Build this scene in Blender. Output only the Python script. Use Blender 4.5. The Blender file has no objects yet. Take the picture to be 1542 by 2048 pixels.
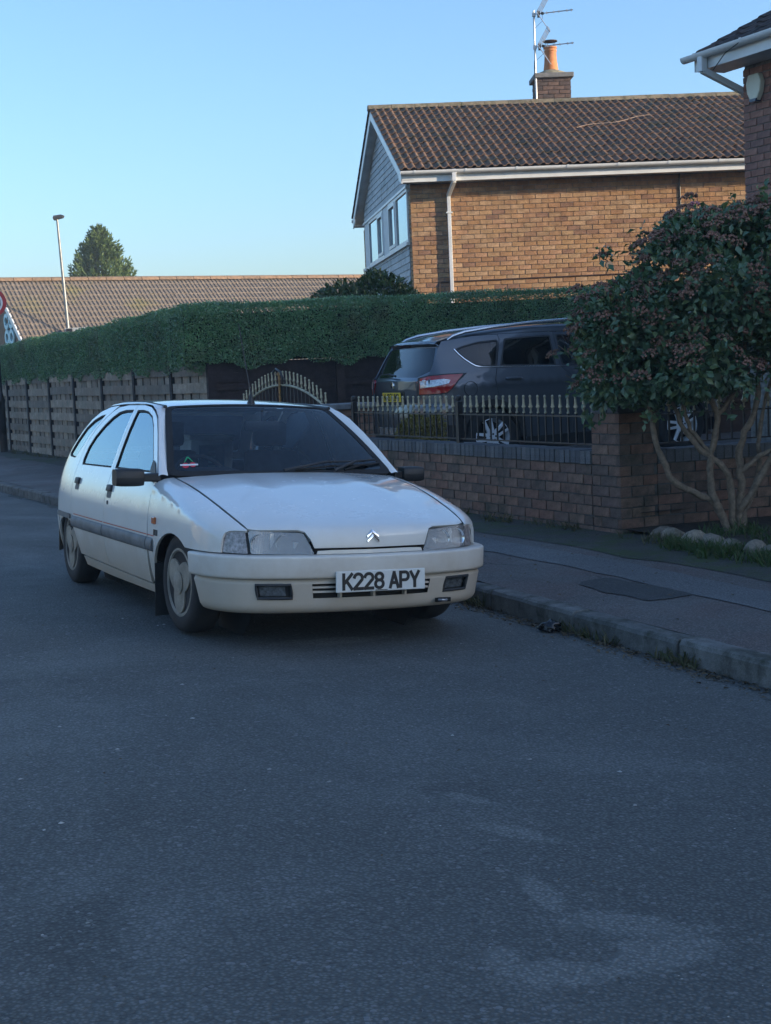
import bpy, bmesh, math, random
import numpy as np
from mathutils import Vector, Matrix
random.seed(7); rng = np.random.default_rng(7)
SC = bpy.context.scene
COL = SC.collection
R = math.radians
pi = math.pi

# ------------------------------------------------------------------ camera
CAM_H, PITCH, ROLL, FPX = 1.465, .100, .044, 2840.0
cd = bpy.data.cameras.new('camera'); cam = bpy.data.objects.new('camera', cd); COL.objects.link(cam)
_r0 = Vector((1, 0, 0)); _u0 = Vector((0, math.sin(PITCH), math.cos(PITCH))); _f = Vector((0, math.cos(PITCH), -math.sin(PITCH)))
_x = math.cos(ROLL)*_r0 - math.sin(ROLL)*_u0; _y = math.sin(ROLL)*_r0 + math.cos(ROLL)*_u0
m = Matrix((( _x.x, _y.x, -_f.x, 0), (_x.y, _y.y, -_f.y, 0), (_x.z, _y.z, -_f.z, CAM_H), (0, 0, 0, 1)))
cam.matrix_world = m
cd.sensor_fit = 'VERTICAL'; cd.sensor_height = 24.0; cd.lens = FPX/2048*24.0
cd.clip_start = .05; cd.clip_end = 3000
SC.camera = cam
# ------------------------------------------------------------------ sky, sun, exposure
SUN_AZ, SUN_EL = R(-18), R(13)       # azimuth measured from +X towards +Y
w = bpy.data.worlds.new('World'); SC.world = w; w.use_nodes = True
nt = w.node_tree; nt.nodes.clear()
sk = nt.nodes.new('ShaderNodeTexSky'); sk.sky_type = 'NISHITA'; sk.sun_disc = False
sk.sun_elevation = SUN_EL; sk.sun_rotation = pi/2 - SUN_AZ
sk.altitude = 50; sk.air_density = 1.0; sk.dust_density = 2.0; sk.ozone_density = 4.0
bg = nt.nodes.new('ShaderNodeBackground'); bg.inputs[1].default_value = .15
ow = nt.nodes.new('ShaderNodeOutputWorld')
nt.links.new(sk.outputs[0], bg.inputs[0]); nt.links.new(bg.outputs[0], ow.inputs[0])
sl = bpy.data.lights.new('sun', 'SUN'); sl.energy = 3.0; sl.angle = R(.55); sl.color = (1, .80, .56)
so = bpy.data.objects.new('sun', sl); COL.objects.link(so)
_sd = Vector((math.cos(SUN_EL)*math.cos(SUN_AZ), math.cos(SUN_EL)*math.sin(SUN_AZ), math.sin(SUN_EL)))
so.rotation_euler = _sd.to_track_quat('Z', 'Y').to_euler(); so.location = (30, 0, 30)
SC.view_settings.view_transform = 'Standard'; SC.view_settings.look = 'None'
SC.view_settings.exposure = 1.27; SC.view_settings.gamma = 1.0; SC.view_settings.use_curve_mapping = False
try:
    SC.cycles.max_bounces = 6; SC.cycles.transparent_max_bounces = 12; SC.cycles.use_denoising = True
    SC.cycles.caustics_reflective = False; SC.cycles.caustics_refractive = False
except Exception: pass

# ------------------------------------------------------------------ frames
K0 = np.array([.53, 9.29]); T_ = np.array([.45, -.893]); T_ /= np.linalg.norm(T_); N_ = np.array([-T_[1], T_[0]])
def SW(s, n, z=0.0):                 # street frame: s towards the camera, n away from the road
    p = K0 + T_*s + N_*n; return (float(p[0]), float(p[1]), float(z))
def s_n(x, y):
    d = np.array([x, y]) - K0; return float(d@T_), float(d@N_)
_ks = [-40, -13.2, -9.8, -5, 0, 1.4, 3.1, 6, 12]; _kn = [-.2, -.30, -.29, -.16, -.05, -.13, -.215, -.36, -.6]
def kerb_n(s): return float(np.interp(s, _ks, _kn))
def road_z(mm):                      # mm = distance from kerb into the road
    base = -.079
    if mm < 3: return base + .058*mm
    d = mm - 3
    z = base + .174
    if d < 2: return z + .058*d - .029*d*d
    return z + .0 - .058*(d-2)
def pave_z(n): return .046 + .028*max(0, n)

# ------------------------------------------------------------------ object helpers
def link(o): COL.objects.link(o); return o
def tag(o, label=None, cat=None, group=None, kind=None):
    if label: o['label'] = label
    if cat: o['category'] = cat
    if group: o['group'] = group
    if kind: o['kind'] = kind
    return o
def empty(name, loc=(0, 0, 0), rz=0, label=None, cat=None, group=None):
    o = bpy.data.objects.new(name, None); link(o); o.location = loc; o.rotation_euler = (0, 0, rz); o.empty_display_size = .1
    return tag(o, label, cat, group)
def mesh(name, v, f, mats=None, smooth=False):
    me = bpy.data.meshes.new(name); me.from_pydata([tuple(map(float, p)) for p in v], [], f)
    if mats:
        for mm in (mats if isinstance(mats, (list, tuple)) else [mats]): me.materials.append(mm)
    if smooth: me.shade_smooth()
    return me
def obj(name, me, parent=None, loc=None, rot=None):
    o = bpy.data.objects.new(name, me); link(o)
    if parent is not None: o.parent = parent
    if loc is not None: o.location = loc
    if rot is not None: o.rotation_euler = rot
    return o
def fast_mesh(name, V, F, mat, smooth=False):     # numpy quads or triangles
    me = bpy.data.meshes.new(name); V = np.asarray(V, np.float32); F = np.asarray(F, np.int32); k = F.shape[1]
    me.vertices.add(len(V)); me.vertices.foreach_set('co', V.ravel())
    me.loops.add(F.size); me.loops.foreach_set('vertex_index', F.ravel())
    me.polygons.add(len(F)); me.polygons.foreach_set('loop_start', np.arange(0, F.size, k, dtype=np.int32))
    me.materials.append(mat); me.update(calc_edges=True)
    if smooth: me.shade_smooth()
    return me

class MB:
    def __init__(s): s.v = []; s.f = []
    def add(s, v, f):
        o = len(s.v); s.v += [tuple(map(float, p)) for p in v]; s.f += [tuple(i+o for i in q) for q in f]; return s
    def box(s, x0, x1, y0, y1, z0, z1):
        return s.add([(x0,y0,z0),(x1,y0,z0),(x1,y1,z0),(x0,y1,z0),(x0,y0,z1),(x1,y0,z1),(x1,y1,z1),(x0,y1,z1)],
              [(0,3,2,1),(4,5,6,7),(0,1,5,4),(1,2,6,5),(2,3,7,6),(3,0,4,7)])
    def obox(s, c, ax, ay, az, hx, hy, hz):
        c = Vector(c); ax = Vector(ax)*hx; ay = Vector(ay)*hy; az = Vector(az)*hz
        P = [c-ax-ay-az, c+ax-ay-az, c+ax+ay-az, c-ax+ay-az, c-ax-ay+az, c+ax-ay+az, c+ax+ay+az, c-ax+ay+az]
        return s.add(P, [(0,3,2,1),(4,5,6,7),(0,1,5,4),(1,2,6,5),(2,3,7,6),(3,0,4,7)])
    def bar(s, a, b, w, h, up=(0,0,1)):
        a = Vector(a); b = Vector(b); d = (b-a); L = d.length; d.normalize()
        sx = d.cross(Vector(up))
        if sx.length < 1e-5: sx = d.cross(Vector((1,0,0)))
        sx.normalize(); u = sx.cross(d)
        return s.obox((a+b)/2, d, sx, u, L/2, w/2, h/2)
    def tube(s, pts, r, n=8, cap=True, closed=False):
        pts = [Vector(p) for p in pts]; k = len(pts)
        rs = r if isinstance(r, (list, tuple)) else [r]*k
        prev = None; rings = []
        for i, p in enumerate(pts):
            if closed: d = pts[(i+1) % k] - pts[i-1]
            else: d = pts[min(i+1, k-1)] - pts[max(i-1, 0)]
            d.normalize()
            if prev is None:
                a = d.cross(Vector((0,0,1)))
                if a.length < 1e-3: a = d.cross(Vector((1,0,0)))
            else: a = prev - d*prev.dot(d)
            a.normalize(); prev = a; b = d.cross(a)
            rings.append([p + (a*math.cos(2*pi*j/n) + b*math.sin(2*pi*j/n))*rs[i] for j in range(n)])
        o = len(s.v)
        for rg in rings: s.v += [tuple(q) for q in rg]
        for i in range(k if closed else k-1):
            i2 = (i+1) % k
            for j in range(n):
                j2 = (j+1) % n
                s.f.append((o+i*n+j, o+i*n+j2, o+i2*n+j2, o+i2*n+j))
        if cap and not closed:
            s.f.append(tuple(o+j for j in reversed(range(n)))); s.f.append(tuple(o+(k-1)*n+j for j in range(n)))
        return s
    def lathe(s, prof, n=16, c=(0,0,0), axis=2, cap=True):
        o = len(s.v); k = len(prof)
        for (r, h) in prof:
            for j in range(n):
                a = 2*pi*j/n; q = [r*math.cos(a), r*math.sin(a), h]
                if axis == 0: q = [h, q[0], q[1]]
                if axis == 1: q = [q[1], h, q[0]]
                s.v.append((q[0]+c[0], q[1]+c[1], q[2]+c[2]))
        for i in range(k-1):
            for j in range(n):
                j2 = (j+1) % n; s.f.append((o+i*n+j, o+i*n+j2, o+(i+1)*n+j2, o+(i+1)*n+j))
        if cap and prof[0][0] > 1e-4: s.f.append(tuple(o+j for j in reversed(range(n))))
        if cap and prof[-1][0] > 1e-4: s.f.append(tuple(o+(k-1)*n+j for j in range(n)))
        return s
    def grid(s, G):                     # G[i][j] points
        o = len(s.v); ni = len(G); nj = len(G[0])
        for row in G: s.v += [tuple(map(float, p)) for p in row]
        for i in range(ni-1):
            for j in range(nj-1): s.f.append((o+i*nj+j, o+i*nj+j+1, o+(i+1)*nj+j+1, o+(i+1)*nj+j))
        return s
    def prism(s, poly, a, b, axis=1):   # 2-D polygon extruded along an axis from a to b
        def P(u, v, t): return {0: (t, u, v), 1: (u, t, v), 2: (u, v, t)}[axis]
        n = len(poly)
        return s.add([P(u, v, a) for u, v in poly] + [P(u, v, b) for u, v in poly],
            [tuple(reversed(range(n))), tuple(range(n, 2*n))] + [(i, (i+1) % n, n+(i+1) % n, n+i) for i in range(n)])
    def build(s, name, mat, parent=None, smooth=False, bevel=0, seg=2, loc=None, rot=None, angle=40, fix=True):
        me = mesh(name, s.v, s.f, mat)
        if fix or bevel:
            bm = bmesh.new(); bm.from_mesh(me)
            if fix: bmesh.ops.recalc_face_normals(bm, faces=bm.faces)
            if bevel:
                ed = [e for e in bm.edges if len(e.link_faces) == 2 and e.calc_face_angle(0) > R(30)]
                bmesh.ops.bevel(bm, geom=ed, offset=bevel, segments=seg, affect='EDGES', profile=.5, clamp_overlap=True)
            bm.to_mesh(me); bm.free()
        if smooth:
            me.shade_smooth()
            try: me.set_sharp_from_angle(angle=R(angle))
            except Exception: pass
        return obj(name, me, parent, loc, rot)

def pchip(xs, ys):
    if xs[0] > xs[-1]: xs, ys = xs[::-1], ys[::-1]
    xs = np.array(xs, float); ys = np.array(ys, float); h = np.diff(xs); d = np.diff(ys)/h; n = len(xs)
    mm = np.zeros(n); mm[0] = d[0]; mm[-1] = d[-1]
    for i in range(1, n-1):
        if d[i-1]*d[i] > 0:
            w1 = 2*h[i]+h[i-1]; w2 = h[i]+2*h[i-1]; mm[i] = (w1+w2)/(w1/d[i-1]+w2/d[i])
    def f(x):
        x = min(max(x, xs[0]), xs[-1]); i = int(min(max(np.searchsorted(xs, x)-1, 0), n-2))
        t = (x-xs[i])/h[i]; t2 = t*t; t3 = t2*t
        return float((2*t3-3*t2+1)*ys[i]+(t3-2*t2+t)*h[i]*mm[i]+(-2*t3+3*t2)*ys[i+1]+(t3-t2)*h[i]*mm[i+1])
    return f
def copy_tree(o, parent=None):
    c = o.copy(); link(c); c.parent = parent
    for ch in list(o.children): copy_tree(ch, c)
    return c

# ------------------------------------------------------------------ materials
MATS = {}
class NG:
    def __init__(s, name):
        s.m = bpy.data.materials.new(name); s.m.use_nodes = True; s.t = s.m.node_tree; s.N = s.t.nodes; s.L = s.t.links
        s.b = s.N['Principled BSDF']; s.out = s.N['Material Output']
        s._tc = None
    def n(s, typ, **kw):
        q = s.N.new(typ)
        for k, v in kw.items(): setattr(q, k, v)
        return q
    def tc(s, out='Object'):
        if not s._tc: s._tc = s.n('ShaderNodeTexCoord')
        return s._tc.outputs[out]
    def link(s, a, b): s.L.new(a, b)
    def noise(s, scale, detail=3, rough=.6, co=None, dist=0):
        q = s.n('ShaderNodeTexNoise'); q.inputs['Scale'].default_value = scale; q.inputs['Detail'].default_value = detail
        q.inputs['Roughness'].default_value = rough; q.inputs['Distortion'].default_value = dist
        s.link(co if co else s.tc(), q.inputs['Vector']); return q.outputs['Fac']
    def ramp(s, fac, stops, interp='LINEAR'):
        q = s.n('ShaderNodeValToRGB'); q.color_ramp.interpolation = interp; e = q.color_ramp.elements
        while len(e) < len(stops): e.new(.5)
        for i, (p, c) in enumerate(stops):
            e[i].position = p; e[i].color = (c, c, c, 1) if isinstance(c, (int, float)) else (*c, 1)
        s.link(fac, q.inputs[0]); return q.outputs[0]
    def mix(s, fac, a, b, mode='MIX'):
        q = s.n('ShaderNodeMix', data_type='RGBA', blend_type=mode)
        for i, v in ((0, fac), (6, a), (7, b)):
            if isinstance(v, (int, float)): q.inputs[i].default_value = v if i == 0 else (v, v, v, 1)
            elif isinstance(v, tuple): q.inputs[i].default_value = (*v, 1)
            else: s.link(v, q.inputs[i])
        return q.outputs[2]
    def math(s, op, a, b=None, clamp=False):
        q = s.n('ShaderNodeMath', operation=op); q.use_clamp = clamp
        for i, v in ((0, a), (1, b)):
            if v is None: continue
            if isinstance(v, (int, float)): q.inputs[i].default_value = v
            else: s.link(v, q.inputs[i])
        return q.outputs[0]
    def rnd(s):
        o = s.n('ShaderNodeObjectInfo').outputs['Random']; g = s.n('ShaderNodeNewGeometry').outputs['Random Per Island']
        return s.math('FRACT', s.math('ADD', o, g))
    def bump(s, fac, strength=.3, dist=.01):
        q = s.n('ShaderNodeBump'); q.inputs['Strength'].default_value = strength; q.inputs['Distance'].default_value = dist
        s.link(fac, q.inputs['Height']); s.link(q.outputs[0], s.b.inputs['Normal']); return q
    def col(s, c):
        if isinstance(c, tuple): s.b.inputs['Base Color'].default_value = (*c, 1)
        else: s.link(c, s.b.inputs['Base Color'])
    def set(s, **kw):
        for k, v in kw.items():
            i = s.b.inputs[k.replace('_', ' ')]
            if isinstance(v, (int, float)): i.default_value = v
            elif isinstance(v, tuple): i.default_value = (*v, 1)
            else: s.link(v, i)
def mat(name, c, rough=.55, metal=0.0, var=.12, nscale=6.0, bump=0.0, bscale=40.0, spec=.5, coat=0.0, c2=None):
    if name in MATS: return MATS[name]
    g = NG(name); nz = g.noise(nscale, 4)
    dark = c2 if c2 else tuple(x*(1-var*2) for x in c); lite = tuple(min(1, x*(1+var)) for x in c)
    g.col(g.ramp(nz, [(.3, dark), (.7, lite)]))
    g.set(Roughness=rough, Metallic=metal, Specular_IOR_Level=spec, Coat_Weight=coat, Coat_Roughness=.05)
    if bump: g.bump(g.noise(bscale, 3), bump, .004)
    MATS[name] = g.m; return g.m
def rmat(name, cols, rough=.85, stain=None, bump=.35, bscale=60.0, mix_scale=9.0, spec=.3):
    """pieces: the colour is picked per piece from a palette, with blotches, grain and optional stain"""
    if name in MATS: return MATS[name]
    g = NG(name); r = g.rnd(); n = len(cols)
    base = g.ramp(r, [(i/n, c) for i, c in enumerate(cols)], 'CONSTANT')
    blot = g.ramp(g.noise(mix_scale, 5, .65), [(.3, .62), (.72, 1.25)])
    c = g.mix(1.0, base, blot, 'MULTIPLY')
    c = g.mix(.5, c, g.mix(1.0, c, g.ramp(g.noise(bscale*2, 2), [(.3, .5), (.7, 1.4)]), 'MULTIPLY'))
    if stain:
        sc, lo, hi, colr = stain
        geo = g.n('ShaderNodeNewGeometry')
        c = g.mix(g.ramp(g.noise(sc, 5, .7, geo.outputs['Position']), [(lo, 0.0), (hi, 1.0)]), c, colr)
    g.col(c); g.set(Roughness=rough, Specular_IOR_Level=spec)
    g.bump(g.noise(bscale, 4), bump, .006)
    MATS[name] = g.m; return g.m
def glass(name, tint=(.75, .82, .84), ior=1.5, boost=1.8, rough=.0, refl=(1, 1, 1)):
    if name in MATS: return MATS[name]
    g = NG(name); g.N.remove(g.b)
    tr = g.n('ShaderNodeBsdfTransparent'); tr.inputs[0].default_value = (*tint, 1)
    gl = g.n('ShaderNodeBsdfGlossy'); gl.inputs['Roughness'].default_value = rough; gl.inputs[0].default_value = (*refl, 1)
    fr = g.n('ShaderNodeFresnel'); fr.inputs[0].default_value = ior
    mx = g.n('ShaderNodeMixShader'); g.link(g.math('MULTIPLY', fr.outputs[0], boost, True), mx.inputs[0])
    g.link(tr.outputs[0], mx.inputs[1]); g.link(gl.outputs[0], mx.inputs[2]); g.link(mx.outputs[0], g.out.inputs[0])
    MATS[name] = g.m; return g.m

M_white_pvc = mat('white_pvc', (.72, .74, .74), .35, var=.06, nscale=2.5)
M_black = mat('black_plastic', (.016, .017, .019), .5, var=.2)
M_rubber = mat('rubber', (.018, .018, .019), .8, var=.2, nscale=20)
M_chrome = mat('chrome', (.75, .76, .78), .12, 1.0, var=.05)
M_steel = mat('galvanised_steel', (.42, .43, .45), .42, .9, var=.15, nscale=14)
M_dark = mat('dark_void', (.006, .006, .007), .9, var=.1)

# ------------------------------------------------------------------ plate and sign lettering, drawn as strokes
def _arc(cx, cy, rx, ry, a0, a1, n=10): return [(cx+rx*math.cos(R(a0+(a1-a0)*i/n)), cy+ry*math.sin(R(a0+(a1-a0)*i/n))) for i in range(n+1)]
GL = {
 'K': [[(0,0),(0,1)], [(1,1),(.12,.42)], [(.34,.56),(1,0)]],
 '2': [_arc(.5,.74,.5,.26,170,0,9)+[(.98,.62),(0,.0)], [(0,0),(1,0)]],
 '8': [_arc(.5,.76,.44,.24,0,360,14), _arc(.5,.27,.5,.27,0,360,14)],
 'A': [[(0,0),(.5,1)], [(.5,1),(1,0)], [(.2,.3),(.8,.3)]],
 'P': [[(0,0),(0,1)], [(0,1),(.55,1)]+_arc(.62,.73,.38,.27,80,-80,8)+[(.55,.46),(0,.46)]],
 'Y': [[(0,1),(.5,.45)], [(1,1),(.5,.45)], [(.5,.45),(.5,0)]],
 'N': [[(0,0),(0,1)], [(0,1),(1,0)], [(1,0),(1,1)]],
 'J': [[(1,1),(1,.28)]+_arc(.5,.28,.5,.28,0,-170,8)],
 '6': [_arc(.5,.3,.5,.3,0,360,14), [(0,.3),(0,.62)]+_arc(.5,.66,.5,.34,180,20,8)],
 '7': [[(0,1),(1,1)], [(1,1),(.35,0)]],
 'U': [[(0,1),(0,.3)]+_arc(.5,.3,.5,.3,180,360,10)+[(1,1)]],
 'M': [[(0,0),(0,1)], [(0,1),(.5,.4)], [(.5,.4),(1,1)], [(1,1),(1,0)]],
 'G': [_arc(.5,.72,.5,.28,20,180,8)+[(0,.3)]+_arc(.5,.28,.5,.28,180,360,8)+[(1,.46)], [(1,.46),(.55,.46)]],
 '0': [_arc(.5,.7,.5,.3,0,180,8)+_arc(.5,.3,.5,.3,180,360,8)+[(1,.7)]],
 '9': [_arc(.5,.7,.5,.3,0,360,14), [(1,.7),(1,.38)]+_arc(.5,.34,.5,.34,0,-160,8)],
 '1': [[(.5,0),(.5,1)], [(.5,1),(.15,.75)]],
 'c': [_arc(.5,.5,.5,.5,40,320,14)], 'o': [_arc(.5,.5,.5,.5,0,360,16)],
 'p': [_arc(.5,.5,.5,.5,0,360,16), [(0,.5),(0,-.5)]],
}
def strokes(text, x, z, cw, ch, gap, wd, depth, space=None):
    """ribbon letters in the x-z plane, facing -y, returned as an MB"""
    b = MB(); cx = x
    lev = 0
    for chh in text:
        if chh == ' ': cx += space if space else cw*.6; continue
        for st in GL[chh]:
            pts = [Vector((cx+u*cw, 0, z+v*ch)) for u, v in st]
            lev = (lev+1) % 3; d2 = depth + lev*.0003
            n = len(pts); closed = (pts[0]-pts[-1]).length < 1e-4
            L = []; Q = []
            for i, p in enumerate(pts):
                a = pts[i-1] if i > 0 else (pts[-2] if closed else p); c = pts[i+1] if i < n-1 else (pts[1] if closed else p)
                if (c-a).length < 1e-6: a, c = pts[0], pts[-1]
                d = (c-a).normalized(); nn = Vector((-d.z, 0, d.x))
                e = Vector((0, 0, 0))
                if not closed and i == 0: e = -d*wd*.42
                if not closed and i == n-1: e = d*wd*.42
                L.append(p+nn*wd/2+e); Q.append(p-nn*wd/2+e)
            G = [[(q.x, -d2, q.z) for q in L], [(q.x, -d2, q.z) for q in Q]]
            b.grid([[ (l.x, 0, l.z), (l.x, -d2, l.z), (q.x, -d2, q.z), (q.x, 0, q.z)] for l, q in zip(L, Q)])
        cx += cw + gap
    return b
# ================================================================== ground, road, pavement, kerb
def asphalt(name, base, patch, speck=.5, bumps=.5, red=None, moss=None, blobs=(), cracks=0):
    g = NG(name); co = g.n('ShaderNodeNewGeometry').outputs['Position']
    fine = g.noise(190, 2, .6, co); mid = g.noise(46, 3, .6, co); big = g.noise(.55, 5, .62, co, .4); big2 = g.noise(1.9, 5, .6, co, .8)
    c = g.ramp(big, [(.30, base), (.52, tuple(x*1.10 for x in base)), (.60, tuple(x*1.28 for x in base)), (.66, patch), (.80, patch)])
    c = g.mix(g.ramp(big2, [(.56, 0.0), (.66, .55)]), c, patch)
    if blobs:
        wob = g.math('MULTIPLY', g.math('SUBTRACT', g.noise(5.0, 8, .75, co), .5), 2.6); tot = None
        sp_ = g.n('ShaderNodeSeparateXYZ'); g.link(co, sp_.inputs[0])
        for (bx, by, ra, rb, an) in blobs:
            dx = g.math('SUBTRACT', sp_.outputs[0], bx); dy = g.math('SUBTRACT', sp_.outputs[1], by); ca_, sa_ = math.cos(an), math.sin(an)
            u_ = g.math('DIVIDE', g.math('ADD', g.math('MULTIPLY', dx, ca_), g.math('MULTIPLY', dy, sa_)), ra); v_ = g.math('DIVIDE', g.math('SUBTRACT', g.math('MULTIPLY', dy, ca_), g.math('MULTIPLY', dx, sa_)), rb)
            d_ = g.math('SQRT', g.math('ADD', g.math('MULTIPLY', u_, u_), g.math('MULTIPLY', v_, v_))); tot = d_ if tot is None else g.math('MINIMUM', tot, d_)
        c = g.mix(g.ramp(g.math('ADD', tot, wob), [(.60, .85), (1.05, 0.0)]), c, tuple(x*1.25 for x in patch))
    c = g.mix(g.math('MULTIPLY', g.ramp(g.noise(.9, 5, .6, co, 1.2), [(.60, 0.0), (.70, 1.0)]), .45), c, tuple(x*.55 for x in base))
    if red: c = g.mix(g.ramp(g.noise(1.3, 4, .6, co), [(.42, 0.0), (.6, .8)]), c, red)
    v = g.n('ShaderNodeTexVoronoi'); v.inputs['Scale'].default_value = 85; g.link(co, v.inputs['Vector'])
    stone = g.ramp(v.outputs['Distance'], [(.12, 1.55), (.55, .60)])
    c = g.mix(.75, c, g.mix(1.0, c, stone, 'MULTIPLY'))
    v2 = g.n('ShaderNodeTexVoronoi'); v2.inputs['Scale'].default_value = 85; g.link(co, v2.inputs['Vector'])
    sep = g.n('ShaderNodeSeparateColor'); g.link(v2.outputs['Color'], sep.inputs[0])
    c = g.mix(g.math('MULTIPLY', g.ramp(sep.outputs[0], [(.955, 0.0), (.985, 1.0)]), speck), c, (.20, .20, .20))
    c = g.mix(g.math('MULTIPLY', g.ramp(sep.outputs[1], [(.80, 0.0), (.99, 1.0)]), .5), c, tuple(x*.35 for x in base))
    if cracks:
        vc = g.n('ShaderNodeTexVoronoi', feature='DISTANCE_TO_EDGE'); vc.inputs['Scale'].default_value = cracks
        wv = g.n('ShaderNodeVectorMath', operation='ADD'); nn = g.n('ShaderNodeTexNoise'); nn.inputs['Scale'].default_value = 3.0; nn.inputs['Detail'].default_value = 6; g.link(co, nn.inputs['Vector'])
        sc_ = g.n('ShaderNodeVectorMath', operation='SCALE'); g.link(nn.outputs['Color'], sc_.inputs[0]); sc_.inputs['Scale'].default_value = .55; g.link(co, wv.inputs[0]); g.link(sc_.outputs[0], wv.inputs[1]); g.link(wv.outputs[0], vc.inputs['Vector'])
        msk = g.math('MULTIPLY', g.ramp(vc.outputs['Distance'], [(.004, 1.0), (.012, 0.0)]), g.ramp(g.noise(.8, 3, .5, co), [(.46, 0.0), (.56, .8)]))
        c = g.mix(msk, c, tuple(x*.25 for x in base))
    if moss:
        c = g.mix(g.ramp(g.noise(2.6, 6, .75, co, .5), [(.46, 0.0), (.60, .9)]), c, moss)
    g.col(c); g.set(Roughness=g.ramp(big, [(.4, .82), (.7, .62)]), Specular_IOR_Level=.35)
    h = g.math('ADD', g.math('MULTIPLY', v.outputs['Distance'], -1.0), g.math('MULTIPLY', fine, .5))
    g.bump(h, bumps, .006); MATS[name] = g.m; return g.m

# worn pale patches on the carriageway
def cam_ray(u, v):
    c, s_ = math.cos(ROLL), math.sin(ROLL); du, dv = u-771, v-1024; a = du*c-dv*s_; b_ = du*s_+dv*c
    d = Vector((a/FPX, 1, -b_/FPX)); return Vector((d.x, d.y*math.cos(PITCH)+d.z*math.sin(PITCH), -d.y*math.sin(PITCH)+d.z*math.cos(PITCH)))
def road_pt(u, v):
    z = .1
    for _ in range(6):
        d = cam_ray(u, v); t = (z-CAM_H)/d.z; x, y = d.x*t, d.y*t; s_, n_ = s_n(x, y); z = road_z(kerb_n(s_)-n_)
    return x, y

BL = []
for (u0, v0), (u1, v1), wd in (((930, 1645), (1120, 1683), .06), ((880, 1585), (985, 1606), .04), ((1045, 1750), (1125, 1825), .05), ((1130, 1835), (1400, 1860), .09), ((1400, 1875), (1240, 1940), .10), ((1250, 1945), (1000, 1950), .08), ((1000, 1900), (1010, 1950), .06), ((560, 1290), (760, 1275), .12)):
    (xa, ya), (xb, yb) = road_pt(u0, v0), road_pt(u1, v1); L_b = math.hypot(xb-xa, yb-ya); BL.append(((xa+xb)/2, (ya+yb)/2, L_b/2+wd*.6, wd, math.atan2(yb-ya, xb-xa)))
M_road = asphalt('road_asphalt', (.106, .112, .108), (.150, .157, .151), .9, 1.0, blobs=BL)
M_pave = asphalt('pavement_asphalt', (.125, .114, .106), (.175, .163, .153), .6, .6, red=(.145, .108, .098), cracks=.8)
M_moss = asphalt('mossy_asphalt', (.065, .063, .056), (.09, .086, .078), .3, .7, moss=(.050, .072, .020))
M_trench = asphalt('trench_asphalt', (.135, .135, .135), (.17, .17, .165), .5, .5)
M_darkpatch = asphalt('dark_patch_asphalt', (.062, .062, .061), (.08, .08, .078), .2, .6)
M_soil = mat('soil', (.045, .032, .022), .95, var=.35, nscale=14, bump=.8, bscale=50)
M_field = mat('far_ground', (.06, .065, .045), .95, var=.25, nscale=.3)
M_kerb = rmat('kerb_concrete', [(.15, .15, .145), (.17, .168, .16), (.135, .135, .13)], .9, stain=(5.0, .5, .68, (.05, .052, .04)), bump=.6, bscale=90)

def sheet(name, fn, us, vs, material, kind='structure', smooth=True):
    G = [[fn(u, v) for v in vs] for u in us]; b = MB(); b.grid(G); o = b.build(name, material, smooth=smooth); tag(o, kind=kind); return o
def lin(a, b, n): return [a+(b-a)*i/n for i in range(n+1)]
o = MB().add([(-160, -70, -.32), (160, -70, -.32), (160, 190, -.32), (-160, 190, -.32)], [(0, 1, 2, 3)]).build('ground', M_field); tag(o, kind='structure')
sheet('road', lambda s, t: (lambda n: SW(s, n, road_z(kerb_n(s)-n)))(kerb_n(s)-t), lin(-46, 16, 124), [0, .25, .6, 1, 1.5, 2, 2.5, 3, 3.3, 3.7, 4, 4.4, 4.8, 5.3, 6, 7, 7.9], M_road)
KW, KH = .125, .12
PV = [0, .02, .3, .55, .75, 1.0, 1.3, 1.5, 1.75, 2.1]
def pv(s, t): n = kerb_n(s)+KW+t*(2.2-kerb_n(s)-KW)/2.1; return SW(s, n, pave_z(n)-.004)
sheet('pavement', pv, lin(-30, 8, 76), PV, M_pave)
# moss-dark back strip, lighter trench reinstatement and a dark patch, each laid on the pavement
def strip(name, pts, material, dz):
    v = []
    for s, n0, n1 in pts: v.append(SW(s, n0, pave_z(n0)-.004+dz)); v.append(SW(s, n1, pave_z(n1)-.004+dz))
    f = [(2*i, 2*i+1, 2*i+3, 2*i+2) for i in range(len(pts)-1)]
    o = MB().add(v, f).build(name, material); tag(o, kind='structure'); return o
rr = random.Random(3)
strip('pavement_back_strip', [(s, 1.30-.05*max(0, s)+rr.uniform(-.06, .06), 2.15) for s in lin(-22, 6, 70)], M_moss, .004)
strip('trench_strip', [(s, .80-.075*max(0, s)+rr.uniform(-.02, .02), 1.16-.085*max(0, s)+rr.uniform(-.02, .02)) for s in lin(-7.5, 6, 60)], M_trench, .005)
strip('tarmac_patch', [(.58, .50, .68), (.66, .42, .70), (.85, .40, .69), (1.0, .36, .71), (1.2, .39, .70), (1.42, .37, .69), (1.47, .50, .66)], M_darkpatch, .0055)
# pavement on the other side of the road, behind the camera's left
sheet('far_side_pavement', lambda s, t: SW(s, kerb_n(s)-7.9-t, .03), lin(-46, 16, 30), [0, 2.0], M_pave)
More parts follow.
